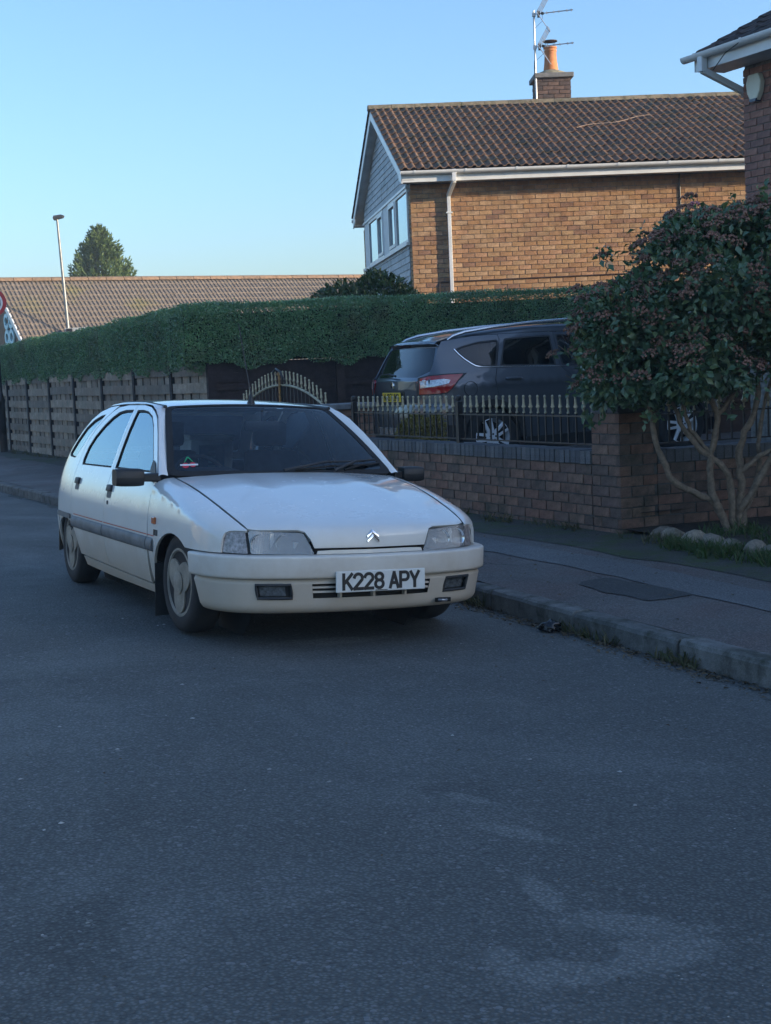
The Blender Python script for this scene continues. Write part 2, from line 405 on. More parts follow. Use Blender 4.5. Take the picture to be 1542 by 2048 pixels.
# kerb stones, each one its own piece of the pavement edge
kerb = empty('kerb', (0, 0, 0)); tag(kerb, kind='structure')
def kerb_mesh(L):
    b = MB(); prof = [(0, -.12), (0, .095), (.012, .114), (.03, .12), (KW, .12), (KW, -.12)]
    n = 5; G = []
    for i in range(n+1):
        x = -L/2+L*i/n; j = .003*random.uniform(-1, 1)
        G.append([(x, y+j*(z > 0), z+.003*random.uniform(-1, 1)*(z > .05)) for y, z in prof])
    b.grid(G); b.f.append(tuple(range(len(prof)))); b.f.append(tuple(n*len(prof)+k for k in reversed(range(len(prof)))))
    me = mesh('kerb_stone', b.v, b.f, M_kerb); bm = bmesh.new(); bm.from_mesh(me); bmesh.ops.recalc_face_normals(bm, faces=bm.faces)
    bmesh.ops.bevel(bm, geom=[e for e in bm.edges if len(e.link_faces) == 2 and e.calc_face_angle(0) > R(50)], offset=.006, segments=1, affect='EDGES'); bm.to_mesh(me); bm.free(); return me
KM = [kerb_mesh(.978) for _ in range(5)]
for i in range(-24, 6):
    s0 = 1.39 + i*1.0; s1 = s0+1.0; sm = (s0+s1)/2
    a = Vector(SW(s0, kerb_n(s0))); b_ = Vector(SW(s1, kerb_n(s1))); d = b_-a
    c = (a+b_)/2
    obj('kerb_stone', KM[i % 5], kerb, (c.x, c.y, -.076+random.uniform(-.008, .006)), (random.uniform(-.015, .015), random.uniform(-.004, .004), math.atan2(d.y, d.x)))

# ================================================================== brick helpers (local x along the face, -y outwards)
_BC = {}
def brick_mesh(L, D, H, material, nm='brick'):
    key = (round(L, 3), round(D, 3), round(H, 3), material.name, nm, random.randrange(3))
    if key not in _BC:
        b = MB().box(0, L, 0, D, 0, H)
        j = lambda: random.uniform(-.002, .002)
        b.v = [(x+j(), y+j()*.6, z+j()) for x, y, z in b.v]
        me = mesh(nm, b.v, b.f, material); _BC[key] = me
    return _BC[key]
def brick_face(parent, L, z0, courses, material, bl=.225, ch=.083, D=.06, x0=0.0, y0=0.0, rz=0.0, org=(0, 0, 0), joint=.011, keep=None, limit=300, start=0, order=None, name='brick', proud=.004):
    """bricks of a face; the first `limit` in `order` are pieces of their own, the rest one joined part"""
    M4 = Matrix.Translation(org) @ Matrix.Rotation(rz, 4, 'Z'); L_ = []
    for k in range(courses):
        off = 0 if (k+start) % 2 == 0 else -bl/2
        x = off
        while x < L-.01:
            a = max(x, 0); e = min(x+bl, L)
            if e-a > .05 and (keep is None or keep((a+e)/2, z0+(k+.5)*ch)): L_.append((a, e-a-joint, z0+k*ch+joint/2))
            x += bl
    if order: L_.sort(key=order)
    J = MB()
    for i, (x, l, z) in enumerate(L_):
        pr = random.uniform(-proud, proud*.5)
        mm = M4 @ Matrix.Translation((x0+x, y0+pr, z)) @ Matrix.Rotation(random.uniform(-.006, .006), 4, 'X')
        if i < limit:
            o = obj(name, brick_mesh(l, D, ch-joint, material, name), parent); o.matrix_local = mm
        else:
            q = MB().box(0, l, 0, D, 0, ch-joint); J.add([mm @ Vector(p) for p in q.v], q.f)
    if J.v:
        o = J.build('brickwork', material, parent, fix=False); tag(o, kind='stuff')
    return len(L_)

M_gbrick = rmat('garden_brick', [(.24, .145, .105), (.215, .138, .105), (.19, .125, .10), (.26, .165, .12), (.16, .112, .09), (.23, .13, .095)], .9, stain=(3.2, .52, .72, (.055, .06, .045)))
M_gcop = rmat('blue_engineering_brick', [(.135, .14, .15), (.115, .12, .13), (.155, .155, .16), (.10, .105, .115)], .7, stain=(6, .6, .75, (.05, .06, .04)))
M_mortar = mat('mortar', (.21, .20, .18), .95, var=.25, nscale=18, bump=.5, bscale=80)
M_gmortar = mat('garden_mortar', (.10, .098, .09), .95, var=.3, nscale=12, bump=.5, bscale=80)
M_iron = mat('black_iron', (.014, .015, .017), .42, var=.25, nscale=30)
M_gold = mat('gold_paint', (.47, .42, .28), .5, .15, var=.25, nscale=30)
M_goldbar = mat('worn_gold_bar', (.34, .18, .055), .5, .25, var=.3, nscale=30)

WP = np.array([1.85, 11.06]); WRZ = math.atan2(T_[1], T_[0])
def WW(s, d=0.0, z=0.0):             # s = distance back along the front wall from the pillar corner, d = behind its face
    p = WP - T_*s + N_*d; return (float(p[0]), float(p[1]), z)
GB = .10
# front garden wall: faces the street, x runs towards the pillar corner
fwall = empty('garden_wall', WW(5.0, 0, 0), WRZ, 'low red-brown brick garden wall with grey brick-on-edge coping along the pavement', 'garden wall')
WL = 4.62
MB().box(0, WL, .0085, .20, 0, .645).build('mortar_core', M_gmortar, fwall)
brick_face(fwall, WL, GB-.05, 7, M_gbrick, D=.07, start=1, limit=400)
CB = [mesh('coping_brick', (b := MB().box(0, .064, -.012+j*.002, .215, 0, .103)).v, b.f, M_gcop) for j in range(3)]
MB().box(0, WL, -.004, .205, .632, .735).build('coping_mortar', M_gmortar, fwall)
for i in range(int(WL/.0745)):
    obj('coping_brick', random.choice(CB), fwall, (i*.0745+.004, random.uniform(-.004, .003), .637+random.uniform(-.003, .003)), (0, random.uniform(-.012, .012), 0))
def pillar(root, x0, wdt, dep, ztop, cap_soldiers=True, n_courses=13, slab=None):
    """brick pillar in the local frame of `root` with its front face on y=-.006"""
    y0 = -.006
    MB().box(x0+.009, x0+wdt-.009, y0+.009, y0+dep-.009, -.02, ztop-.02).build('mortar_core', M_gmortar, root)
    brick_face(root, wdt, GB-.05, n_courses, M_gbrick, D=.05, x0=x0, y0=y0, start=0)
    # right-hand face
    brick_face(root, dep, GB-.05, n_courses, M_gbrick, D=.05, rz=pi/2, org=(x0+wdt, y0, 0), start=1)
    zt = GB-.05+n_courses*.083
    if cap_soldiers:
        k = int(round(wdt/.075)); st = wdt/k
        for i in range(k):
            me = mesh('coping_brick', (b := MB().box(0, st-.009, -.006, dep+.006, 0, .108)).v, b.f, M_gcop)
            obj('coping_brick', me, root, (x0+i*st+.004, y0+random.uniform(-.002, .002), zt+.006))
        MB().box(x0+.006, x0+wdt-.006, y0+.004, y0+dep-.004, zt, zt+.106).build('coping_mortar', M_gmortar, root)
    if slab:
        MB().box(x0-.04, x0+wdt+.04, y0-.04, y0+dep+.04, zt, zt+.06).build('cap_slab', slab, root, bevel=.008)
cp = empty('corner_pillar', WW(.37, 0, 0), WRZ, 'square brick pillar with grey brick cap at the corner of the garden wall', 'pillar')
pillar(cp, 0, .37, .37, 1.2, n_courses=12)
M_stone = mat('grey_cast_stone', (.17, .175, .18), .85, var=.2, nscale=10, bump=.4)
gp = empty('gate_pillar', WW(5.62, 0, 0), WRZ, 'grey capped gate pillar between the railings and the arched gate', 'pillar')
pillar(gp, 0, .46, .46, 1.1, False, 12, M_stone)
gp2 = empty('gate_pillar', WW(8.85, 0, 0), WRZ, 'gate pillar beside the woven fence, largely hidden by the white car', 'pillar')
pillar(gp2, 0, .40, .40, 1.1, False, 12, M_stone)
# return wall going back from the corner pillar
NR = R(17.5); rw_l = 4.6
rwall = empty('return_wall', WW(0, .36, 0), NR, 'side garden wall with grey coping and railings behind the bush trunk', 'garden wall')
MB().box(0.0, rw_l, .0085, .20, 0, .645).build('mortar_core', M_gmortar, rwall)
brick_face(rwall, rw_l, GB-.05, 7, M_gbrick, D=.07, start=1)
MB().box(0, rw_l, -.004, .205, .632, .735).build('coping_mortar', M_gmortar, rwall)
for i in range(int(rw_l/.0745)):
    obj('coping_brick', random.choice(CB), rwall, (i*.0745+.004, random.uniform(-.004, .003), .637+random.uniform(-.003, .003)), (0, random.uniform(-.012, .012), 0))

# ------------------------------------------------------------------ railings
def finial_mesh():
    b = MB(); prof = [(.0085, 0), (.013, .004), (.013, .012), (.008, .018), (.009, .042), (.015, .050)]
    b.lathe(prof, 6)
    # flat spear with barbs and a ball on top
    b.prism([(-.012, .045), (-.026, .062), (-.016, .066), (-.010, .09), (-.005, .135), (.005, .135), (.010, .09), (.016, .066), (.026, .062), (.012, .045)], -.006, .006)
    b.lathe([(.0, .130), (.010, .136), (.012, .145), (.010, .154), (0, .160)], 6)
    me = mesh('finial', b.v, b.f, M_gold); return me
FIN = finial_mesh()
BARM = {}
def rail_bar(root, x, z0, z1, y=.10):
    k = round(z1-z0, 3)
    if k not in BARM:
        b = MB().box(-.0065, .0065, -.0065, .0065, 0, z1-z0); BARM[k] = mesh('bar', b.v, b.f, M_iron)
    o = obj('bar', BARM[k], root, (x, y, z0))
    obj('finial', FIN, o, (0, 0, z1-z0-.005), (random.uniform(-.03, .03), random.uniform(-.03, .03), random.uniform(-.15, .15)))
def railing(root, L, zb, zt, post_at=(), sp=.114):
    MB().box(0, L, .088, .112, zb, zb+.012).build('bottom_rail', M_iron, root)
    MB().box(0, L, .088, .112, zt, zt+.012).build('top_rail', mat('rail_edge', (.05, .048, .04), .45, .3), root)
    x = .05
    while x < L-.02:
        if all(abs(x-p) > .05 for p in post_at): rail_bar(root, x, zb+.01, zt+.03)
        x += sp
    for p in post_at:
        q = MB().box(p-.026, p+.026, .074, .126, .73, 1.13).build('post', M_iron, root)
        MB().lathe([(.0, -.032), (.022, -.024), (.031, 0), (.024, .022), (0, .031)], 12, (p, .10, 1.165)).build('post_ball', M_iron, q, smooth=True)
rl = empty('front_railing', WW(5.0, 0, 0), WRZ, 'black iron railing with gold spear finials on the garden wall', 'railing')
railing(rl, WL, .775, 1.005, (.04, 2.33))
rl2 = empty('side_railing', WW(0, .36, 0), NR, 'black iron railing on the side wall behind the bush', 'railing')
railing(rl2, rw_l, .775, 1.005, (.03, 2.3))
# arched double gate
gt = empty('arched_gate', WW(8.32, 0, 0), WRZ, 'black arched double drive gate with gold spear finials behind the white car roof', 'gate')
GL_ = 2.70; gc = GL_/2
def arch(x): return 1.03 + .30*(1-((x-gc)/gc)**2)
for side in (-1, 1):
    pts = [(gc+side*gc*i/12*.99+side*.012, .10, arch(gc+side*gc*i/12)) for i in range(13)]
    MB().tube(pts, .014, 6).build('arch_rail', M_gold, gt, smooth=True)
    x0, x1 = (gc+.02, GL_) if side > 0 else (0, gc-.02)
    MB().box(x0, x1, .088, .112, .22, .245).build('bottom_rail', M_iron, gt)
    MB().box(x0, x1, .088, .112, .70, .72).build('middle_rail', M_iron, gt)
    for i in range(12):
        x = gc+side*(.06+i*(gc-.08)/11.5); rail_bar(gt, x, .235, arch(x)+.02)
    MB().box(gc+side*.02-.012, gc+side*.02+.012, .085, .115, .16, 1.33).build('meeting_stile', M_iron, gt)
MB().tube([(gc+.0, .075, .7), (gc, .075, 1.44), (gc-.03, .075, 1.475), (gc-.06, .075, 1.46)], .015, 8).build('drop_bolt', M_goldbar, gt, smooth=True)
MB().tube([(gc+.09, .08, 1.34), (gc+.10, .08, 1.42), (gc+.04, .08, 1.49), (gc-.10, .08, 1.53), (gc-.20, .08, 1.48), (gc-.18, .08, 1.45)], .013, 8).build('hook', M_iron, gt, smooth=True)

# driveway and garden ground behind the wall
def poly_sheet(name, pts, z, material):
    o = MB().add([(x, y, z) for x, y in pts], [tuple(range(len(pts)))]).build(name, material)
    if o.data.polygons[0].normal.z < 0: o.data.flip_normals()
    tag(o, kind='structure'); return o
poly_sheet('driveway', [WW(-.05, .18)[:2], WW(24, .18)[:2], WW(24, 13)[:2], WW(-.05, 13)[:2]], .255, asphalt('driveway_asphalt', (.07, .068, .066), (.10, .10, .1), .4, .4))
poly_sheet('garden_bed', [SW(-1.2, 2.0)[:2], SW(14, 2.0)[:2], SW(14, 4.8)[:2], SW(-2.4, 4.8)[:2]], .135, M_soil)

# ================================================================== woven fence along the pavement
M_plank = rmat('weathered_timber', [(.30, .255, .205), (.34, .29, .23), (.26, .22, .18), (.38, .325, .26), (.23, .20, .165)], .92, stain=(4.0, .5, .7, (.20, .205, .17)), bump=.7, bscale=30, mix_scale=6)
M_plank_dk = rmat('dark_timber', [(.045, .030, .028), (.04, .028, .027), (.05, .034, .030)], .85, bump=.5, bscale=40)
M_post = mat('dark_fence_post', (.028, .026, .026), .9, var=.3, nscale=10, bump=.4)
fn_ = empty('woven_fence', WW(21.8, 0, 0), WRZ, 'long weathered timber fence of horizontal boards over upright boards below the hedge', 'fence')
FL = 21.8-9.3; pw = 1.83
def plank_mesh(L, H, D, jit=.004, nx=3):
    G = []; b = MB()
    for i in range(nx+1):
        x = L*i/nx; dz = random.uniform(-jit, jit); dy = random.uniform(-jit, jit)*.7
        G.append([(x, dy, dz), (x, dy, H+dz), (x, D+dy, H+dz), (x, D+dy, dz), (x, dy, dz)])
    b.grid(G); b.f.append((0, 1, 2, 3)); b.f.append(tuple(nx*5+k for k in (3, 2, 1, 0)))
    return mesh('board', b.v, b.f, M_plank)
PB = [plank_mesh(pw-.09, .142, .018) for _ in range(6)]
PBlast = [plank_mesh(1.42, .142, .018) for _ in range(4)]
SB = [mesh('upright_board', (b := MB().box(0, .30+random.uniform(-.02, .02), 0, .015, 0, 1.50)).v, b.f, M_plank) for _ in range(5)]
x = FL; first = True; pidx = 0
while x > -3.6:
    wdt = 1.50 if first else pw
    z_off = .0
    MB().box(x-wdt-.05, x-wdt+.05, -.03, .06, .02, 1.66).build('fence_post', M_post, fn_)
    for k in range(7):
        o = obj('board', random.choice(PBlast if first else PB), fn_, (x-wdt+.05, -.012, .07+k*.236+random.uniform(-.012, .012)), (0, random.uniform(-.008, .008), 0))
    ns = 4 if first else 5
    for k in range(ns):
        obj('upright_board', random.choice(SB), fn_, (x-wdt+.05+k*(wdt-.07)/ns+random.uniform(-.02, .02), .022, .06))
    MB().box(x-wdt, x, .045, .06, .0, 1.55).build('added_backing', M_plank_dk, fn_)  # dark sheet added behind so the gaps between boards read black
    x -= wdt; first = False
# dark-stained boundary fence running back from the corner, with posts and framed panels
bdir = R(20); BX = Vector(WW(9.25, 0, 0))
bf = empty('boundary_fence', (BX.x, BX.y, .2), bdir, 'dark brown boarded boundary fence below the hedge behind the driveway', 'fence')
for k in range(6):
    x0 = k*1.83
    MB().box(x0-.02, x0+.10, -.05, .06, 0, 1.46).build('fence_post', M_plank_dk, bf)
    MB().box(x0, x0+1.83, .032, .05, 0, 1.44).build('added_backing', M_plank_dk, bf)  # sheet added behind the boards to stop light leaking through
    for r_ in range(5):
        MB().box(x0+.10, x0+1.81, .0+.004*(r_ % 2), .03, .04+r_*.285, .04+r_*.285+.274).build('board', M_plank_dk, bf)
    for zz in (.55, 1.1): MB().box(x0+.10, x0+1.81, -.025, .0, zz-.02, zz+.02).build('batten', M_plank_dk, bf)
# ================================================================== brick house with pantile roof
HC = np.array([.69, 25.8]); HU = np.array([math.cos(R(2)), math.sin(R(2))]); HV = np.array([-math.sin(R(7.4)), math.cos(R(7.4))])
def HB(a, b, z=0.0):
    p = HU*a + HV*b; return Vector((float(p[0]), float(p[1]), z))
house = empty('brick_house', (HC[0], HC[1], 0), 0, 'tan brick house with brown pantile roof, clad gable end and white gutter', 'house')
M_hbrick = rmat('tan_brick', [(.40, .255, .145), (.38, .235, .13), (.42, .28, .17), (.37, .21, .105), (.41, .24, .135), (.33, .185, .095), (.45, .29, .17), (.31, .18, .105), (.40, .24, .12), (.43, .25, .145), (.38, .225, .12), (.41, .26, .14), (.36, .20, .105), (.40, .235, .125), (.27, .155, .10), (.42, .26, .14)], .88, stain=(1.2, .55, .75, (.26, .14, .075)), bump=.4, bscale=45)
HL, HD, EZ = 9.2, 7.0, 4.74
U3 = Vector((HU[0], HU[1], 0)); V3 = Vector((HV[0], HV[1], 0)); UO = Vector((HU[1], -HU[0], 0)); VO = Vector((-HV[1], HV[0], 0))  # outward normals: front, gable
# wall cores (mortar), just behind the brick faces
b = MB(); p = [HB(.012, .012), HB(HL, .012), HB(HL, HD), HB(.012, HD)]
b.add([(q.x, q.y, 0) for q in p]+[(q.x, q.y, EZ) for q in p], [(0, 3, 2, 1), (4, 5, 6, 7), (0, 1, 5, 4), (1, 2, 6, 5), (2, 3, 7, 6), (3, 0, 4, 7)])
b.build('wall_core', M_mortar, house)
nb = brick_face(house, HL, 1.40, 40, M_hbrick, D=.05, rz=R(2), org=(0, 0, 0), limit=300,
    order=lambda t: (0 if (2.55 < t[2] < 4.72 and t[0] < 6.3) else 1, -t[2] if t[2] < 3.6 else 0, t[0]) )
# gable piers (narrow brick returns at both ends of the gable)
for b0, b1 in ((0.0, .24), (HD-.30, HD)):
    for k in range(28):
        z = 2.3+k*.083+.005
        ln = b1-b0
        c = HB(0, (b0+b1)/2, z+.036) + VO*.003
        o = MB().obox((0, 0, 0), V3, VO, (0, 0, 1), ln/2-.004, .03, .036).build('brick', M_hbrick, house, loc=c-VO*.028, fix=False)
# cladding boards on the gable
M_clad = rmat('white_cladding', [(.40, .43, .45), (.36, .39, .41), (.44, .46, .47), (.38, .40, .42)], .55, stain=(3.0, .5, .72, (.16, .17, .17)), bump=.2, bscale=30)
RZ0, RZ1, RB0, RB1, RMID = 4.93, 6.68, -.35, HD+.35, HD/2     # roof line
def roof_z(bv): return RZ0 + (RZ1-RZ0)*min(bv-RB0, RB1-bv)/(RMID-RB0)
def vboard(nm, b0, b1, z0, z1, out, thick, material, tilt=0.0):
    c = MB(); P = []
    for bv in (b0, b1):
        for z, oo in ((z0, out+tilt), (z1, out)):
            q = HB(0, bv, z); P.append(q+VO*(oo)); P.append(q+VO*(oo-thick))
    f = [(0, 2, 6, 4), (1, 5, 7, 3), (0, 4, 5, 1), (2, 3, 7, 6), (0, 1, 3, 2), (4, 6, 7, 5)]
    return c.add(P, f).build(nm, material, house)
zz = 2.3
while zz < 3.68:
    vboard('cladding_board', .25, HD-.31, zz, zz+.118, .012, .02, M_clad, .012); zz += .12
zz = 4.76
while zz < 6.55:
    zc = zz+.06; half = (roof_z(RMID)-.18-zc)/((RZ1-RZ0)/(RMID-RB0))
    b0, b1 = max(.25, RMID-half), min(HD-.31, RMID+half)
    if b1-b0 > .2: vboard('cladding_board', b0, b1, zz, zz+.118, .012, .02, M_clad, .012)
    zz += .12
# triangular core behind the upper cladding
q = [HB(.02, .1, EZ), HB(.02, HD-.1, EZ), HB(.02, RMID, RZ1-.14), HB(.3, .1, EZ), HB(.3, HD-.1, EZ), HB(.3, RMID, RZ1-.14)]
MB().add(q, [(0, 1, 2), (3, 5, 4), (0, 2, 5, 3), (1, 4, 5, 2)]).build('gable_core', M_mortar, house)
# window band: sill, head, mullions, sashes, panes
M_pane = glass('house_pane', (.10, .13, .15), 1.5, 1.7, refl=(.8, .92, 1))
M_panel = mat('white_panel', (.55, .58, .60), .5, var=.06)
win = empty('gable_window', (0, 0, 0)); win.parent = house
def vb(nm, b0, b1, z0, z1, out, th, m, par=None):
    o = vboard(nm, b0, b1, z0, z1, out, th, m); o.parent = par if par else win; return o
vb('window_sill', .22, HD-.24, 3.68, 3.735, .07, .10, M_white_pvc); vb('window_head', .22, HD-.24, 4.70, 4.745, .05, .08, M_white_pvc)
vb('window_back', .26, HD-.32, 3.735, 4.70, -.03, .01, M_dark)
for nm, b0, b1, kind in (('fixed', .26, 1.75, 'p'), ('sash', 1.75, 2.75, 's'), ('panel', 2.75, 3.55, 'w'), ('sash', 3.55, 4.45, 's'), ('fixed', 4.45, 5.9, 'p'), ('panel', 5.9, HD-.32, 'w')):
    if kind == 'w': vb('panel', b0, b1, 3.737, 4.698, .02, .03, M_panel); continue
    fw = .055
    fr = vb('window_frame', b0, b0+fw, 3.737, 4.698, .03, .05, M_white_pvc)
    vb('window_frame', b1-fw, b1, 3.737, 4.698, .03, .05, M_white_pvc)
    vb('window_frame', b0+fw, b1-fw, 3.737, 3.737+fw, .03, .05, M_white_pvc); vb('window_frame', b0+fw, b1-fw, 4.698-fw, 4.698, .03, .05, M_white_pvc)
    if kind == 's':
        for (c0, c1, d0, d1) in ((b0+fw, b0+fw+.06, 3.80, 4.64), (b1-fw-.06, b1-fw, 3.80, 4.64), (b0+fw+.06, b1-fw-.06, 3.80, 3.86), (b0+fw+.06, b1-fw-.06, 4.58, 4.64)):
            vb('sash_bar', c0, c1, d0, d1, .045, .045, M_white_pvc)
    vb('pane', b0+fw, b1-fw, 3.737+fw, 4.698-fw, .005, .008, M_pane)
# soffits, fascia, barge boards, gutter
def slab(nm, A, B, dn, dz, material, par=house, bevel=0):
    """board between points A and B, dn = horizontal thickness vector, dz = height (down)"""
    A = Vector(A); B = Vector(B); dn = Vector(dn); d = Vector((0, 0, -dz))
    return MB().add([A, B, B+dn, A+dn, A+d, B+d, B+dn+d, A+dn+d], [(0, 3, 2, 1), (4, 5, 6, 7), (0, 1, 5, 4), (1, 2, 6, 5), (2, 3, 7, 6), (3, 0, 4, 7)]).build(nm, material, par, bevel=bevel)
M_soffit = mat('soffit_board', (.60, .62, .62), .5, var=.1, nscale=3)
VA = -.20
slab('fascia_board', HB(VA, RB0, 4.885), HB(HL, RB0, 4.885), V3*.022, .165, M_white_pvc)
slab('soffit', HB(VA+.02, RB0+.023, 4.745), HB(HL, RB0+.023, 4.745), V3*(.35-.03), .012, M_soffit)
slab('rear_fascia_board', HB(VA, RB1, 4.885), HB(HL, RB1, 4.885), -V3*.022, .165, M_white_pvc)
slab('rear_soffit', HB(VA+.02, RB1-.023, 4.745), HB(HL, RB1-.023, 4.745), -V3*(.32), .012, M_soffit)
for b0, b1, z0, z1 in ((RB0, RMID, RZ0, RZ1), (RB1, RMID, RZ0, RZ1)):
    A = HB(VA, b0, z0-.045); B = HB(VA, b1, z1-.045)
    slab('barge_board', A, B, U3*.022, .16, M_white_pvc)
    slab('verge_soffit', A+U3*.023+Vector((0, 0, -.12)), B+U3*.023+Vector((0, 0, -.12)), U3*(.20), .01, M_soffit)
slab('verge_end_box', HB(VA+.001, RB0+.001, 4.90), HB(VA+.001, .0, 4.90+.10), U3*.021, .20, M_white_pvc)
slab('verge_end_box', HB(VA+.001, RB1-.001, 4.90), HB(VA+.001, HD, 4.90+.10), U3*.021, .20, M_white_pvc)
def gutter(root, A, B, out, r=.058, brk=.9, material=M_white_pvc):
    A = Vector(A); B = Vector(B); out = Vector(out).normalized(); d = (B-A); L = d.length; dn = d.normalized()
    prof = [(-r, .0), (-r, .010)]; prof = [(math.cos(t)*r, math.sin(t)*r) for t in [pi+pi*i/8 for i in range(9)]]
    pr = [(-r+.0, .008)]+prof+[(r, .008), (r-.006, .008)]+[(math.cos(t)*(r-.005), math.sin(t)*(r-.005)) for t in [2*pi-pi*i/8 for i in range(9)]]
    G = [[P + out*u + Vector((0, 0, v)) for u, v in pr] for P in (A, B)]
    g_ = MB().grid(G)
    k = len(pr); g_.f.append(tuple(range(k))); g_.f.append(tuple(k+i for i in reversed(range(k))))
    o = g_.build('gutter', material, root, smooth=True)
    x = .25
    while x < L:
        P = A+dn*x
        ring = [(math.cos(t)*(r+.005), math.sin(t)*(r+.005)) for t in [pi+pi*i/8 for i in range(9)]]
        G = [[P+dn*t + out*u + Vector((0, 0, v)) for u, v in [(-r-.004, .012)]+ring+[(r+.005, .014)]] for t in (-.02, .02)]
        MB().grid(G).build('gutter_clip', material, o, smooth=True); x += brk
    return o
gA = HB(VA-.02, RB0-.062, 4.895); gB = HB(HL, RB0-.062, 4.885)
gutter(house, gA, gB, UO)
gutter(house, HB(VA-.02, RB1+.062, 4.895), HB(HL, RB1+.062, 4.885), -UO)
# downpipe: outlet, swan neck, pipe, clips
def sq(root, nm, pts, w, material=M_white_pvc):
    b = MB()
    for a, c in zip(pts[:-1], pts[1:]): b.bar(a, c, w, w)
    return b.build(nm, material, root, bevel=.006)
da = .72
dpo = UO
P0 = HB(da, RB0-.062, 4.86); P1 = HB(da, RB0-.062, 4.70); P2 = HB(da-.045, -.05, 4.50); P3 = HB(da-.045, -.05, .2)
sq(house, 'gutter_outlet', [P0+Vector((0, 0, .05)), P1], .075); sq(house, 'swan_neck', [P1+Vector((0, 0, .01)), P2], .066); sq(house, 'downpipe', [P2+Vector((0, 0, .03)), P3], .065)
for z in (4.2, 2.72): MB().obox(HB(da-.045, -.045, z), U3, V3, (0, 0, 1), .055, .045, .012).build('pipe_clip', M_white_pvc, house)
# small cable conduit on the wall
cz = 2.98
MB().tube([HB(.46, -.012, 2.3), HB(.46, -.012, cz-.05), HB(.50, -.012, cz), HB(7, -.012, cz+.03)], .012, 6).build('conduit', mat('brown_conduit', (.05, .03, .025), .6), house, smooth=True)
MB().tube([HB(4.85, -.012, 4.74), HB(4.86, -.012, 4.0)], .014, 6).build('cable', M_black, house)
MB().lathe([(.0, 0), (.07, 0), (.07, .02), (0, .02)], 14, HB(3.55, -.01, 3.16), axis=1).build('wall_vent', mat('vent_grey', (.22, .17, .13), .7), house)
# --- roof tiles: double-roll interlocking tiles
M_tile = rmat('brown_roof_tile', [(.19, .115, .075), (.165, .10, .068), (.205, .125, .08), (.14, .09, .064), (.175, .112, .076), (.215, .132, .085)], .88, stain=(2.6, .50, .66, (.085, .08, .055)), bump=.8, bscale=70)
slope = Vector((HV[0]*(RMID-RB0), HV[1]*(RMID-RB0), RZ1-RZ0)); SLEN = slope.length; sd_ = slope.normalized(); nrm = U3.cross(sd_).normalized()
TW, TG, TLn = .305, SLEN/13, SLEN/13+.075
def tile_mesh(nm='roof_tile', seed=0):
    rr_ = random.Random(seed); pr = []
    for k in (0, 1):
        o_ = k*TW/2
        pr += [(o_+.004 if k == 0 else o_, .0), (o_+.050, .001), (o_+.066, .016), (o_+.084, .032), (o_+.105, .036), (o_+.126, .030), (o_+.142, .012)]
    pr.append((TW-.003, .0))
    b_ = MB(); th = .018; lift = .030
    G = [[(u, -.03, v+lift-th) for u, v in pr], [(u, -.03, v+lift) for u, v in pr], [(u, TLn-.03, v+.0) for u, v in pr]]
    b_.grid(G); return mesh(nm, b_.v, b_.f, M_tile, smooth=False)
TM = [tile_mesh(seed=i) for i in range(3)]
for me in TM:
    me.shade_smooth(); me.set_sharp_from_angle(angle=R(60))
ncol = int((HL-VA)/TW)+1; J = MB(); cnt = 0
rm = Matrix(((U3.x, sd_.x, nrm.x), (U3.y, sd_.y, nrm.y), (U3.z, sd_.z, nrm.z)))
roof = obj('roof', mesh('roof', [HB(VA, RB0, RZ0-.012), HB(HL, RB0, RZ0-.012), HB(HL, RMID, RZ1-.012), HB(VA, RMID, RZ1-.012), HB(HL, RB1, RZ0-.012), HB(VA, RB1, RZ0-.012)], [(0, 1, 2, 3), (3, 2, 4, 5)], mat('roof_felt', (.03, .028, .026), .95)), house)
for c in range(ncol):
    for r_ in range(13):
        P = HB(VA-.03+c*TW, RB0, RZ0) + sd_*(r_*TG+.0) + nrm*(.002+random.uniform(0, .004))
        P = P + sd_*(random.uniform(-.010, .010) - (.05 if random.random() < .012 else 0)) + nrm*(.012 if random.random() < .04 else 0)
        rot = Matrix.Rotation(random.uniform(-.012, .012), 3, 'Z')
        M3 = rm @ rot
        if c < 23:
            o = obj('roof_tile', TM[(c*7+r_*3) % 3], roof); o.matrix_local = Matrix.Translation(P) @ M3.to_4x4()
        else:
            me = TM[0]; J.add([P + M3 @ v.co for v in me.vertices], [tuple(p_.vertices) for p_ in me.polygons])
o = J.build('roof_tiling', M_tile, roof, fix=False); tag(o, kind='stuff')
# rear slope tiles as one corrugated sheet (only its edge shows)
sd2 = Vector((-HV[0]*(RMID-RB0), -HV[1]*(RMID-RB0), RZ1-RZ0)).normalized(); J = MB()
for r_ in range(13):
    A = HB(VA-.03, RB1, RZ0)+sd2*(r_*TG); n2 = sd2.cross(U3).normalized()
    J.add([A+n2*.028, A+U3*(HL-VA)+n2*.028, A+U3*(HL-VA)+sd2*TG+n2*.01, A+sd2*TG+n2*.01, A, A+U3*(HL-VA)], [(0, 1, 2, 3), (4, 5, 1, 0)])
o = J.build('rear_roof_tiling', M_tile, roof); tag(o, kind='stuff')
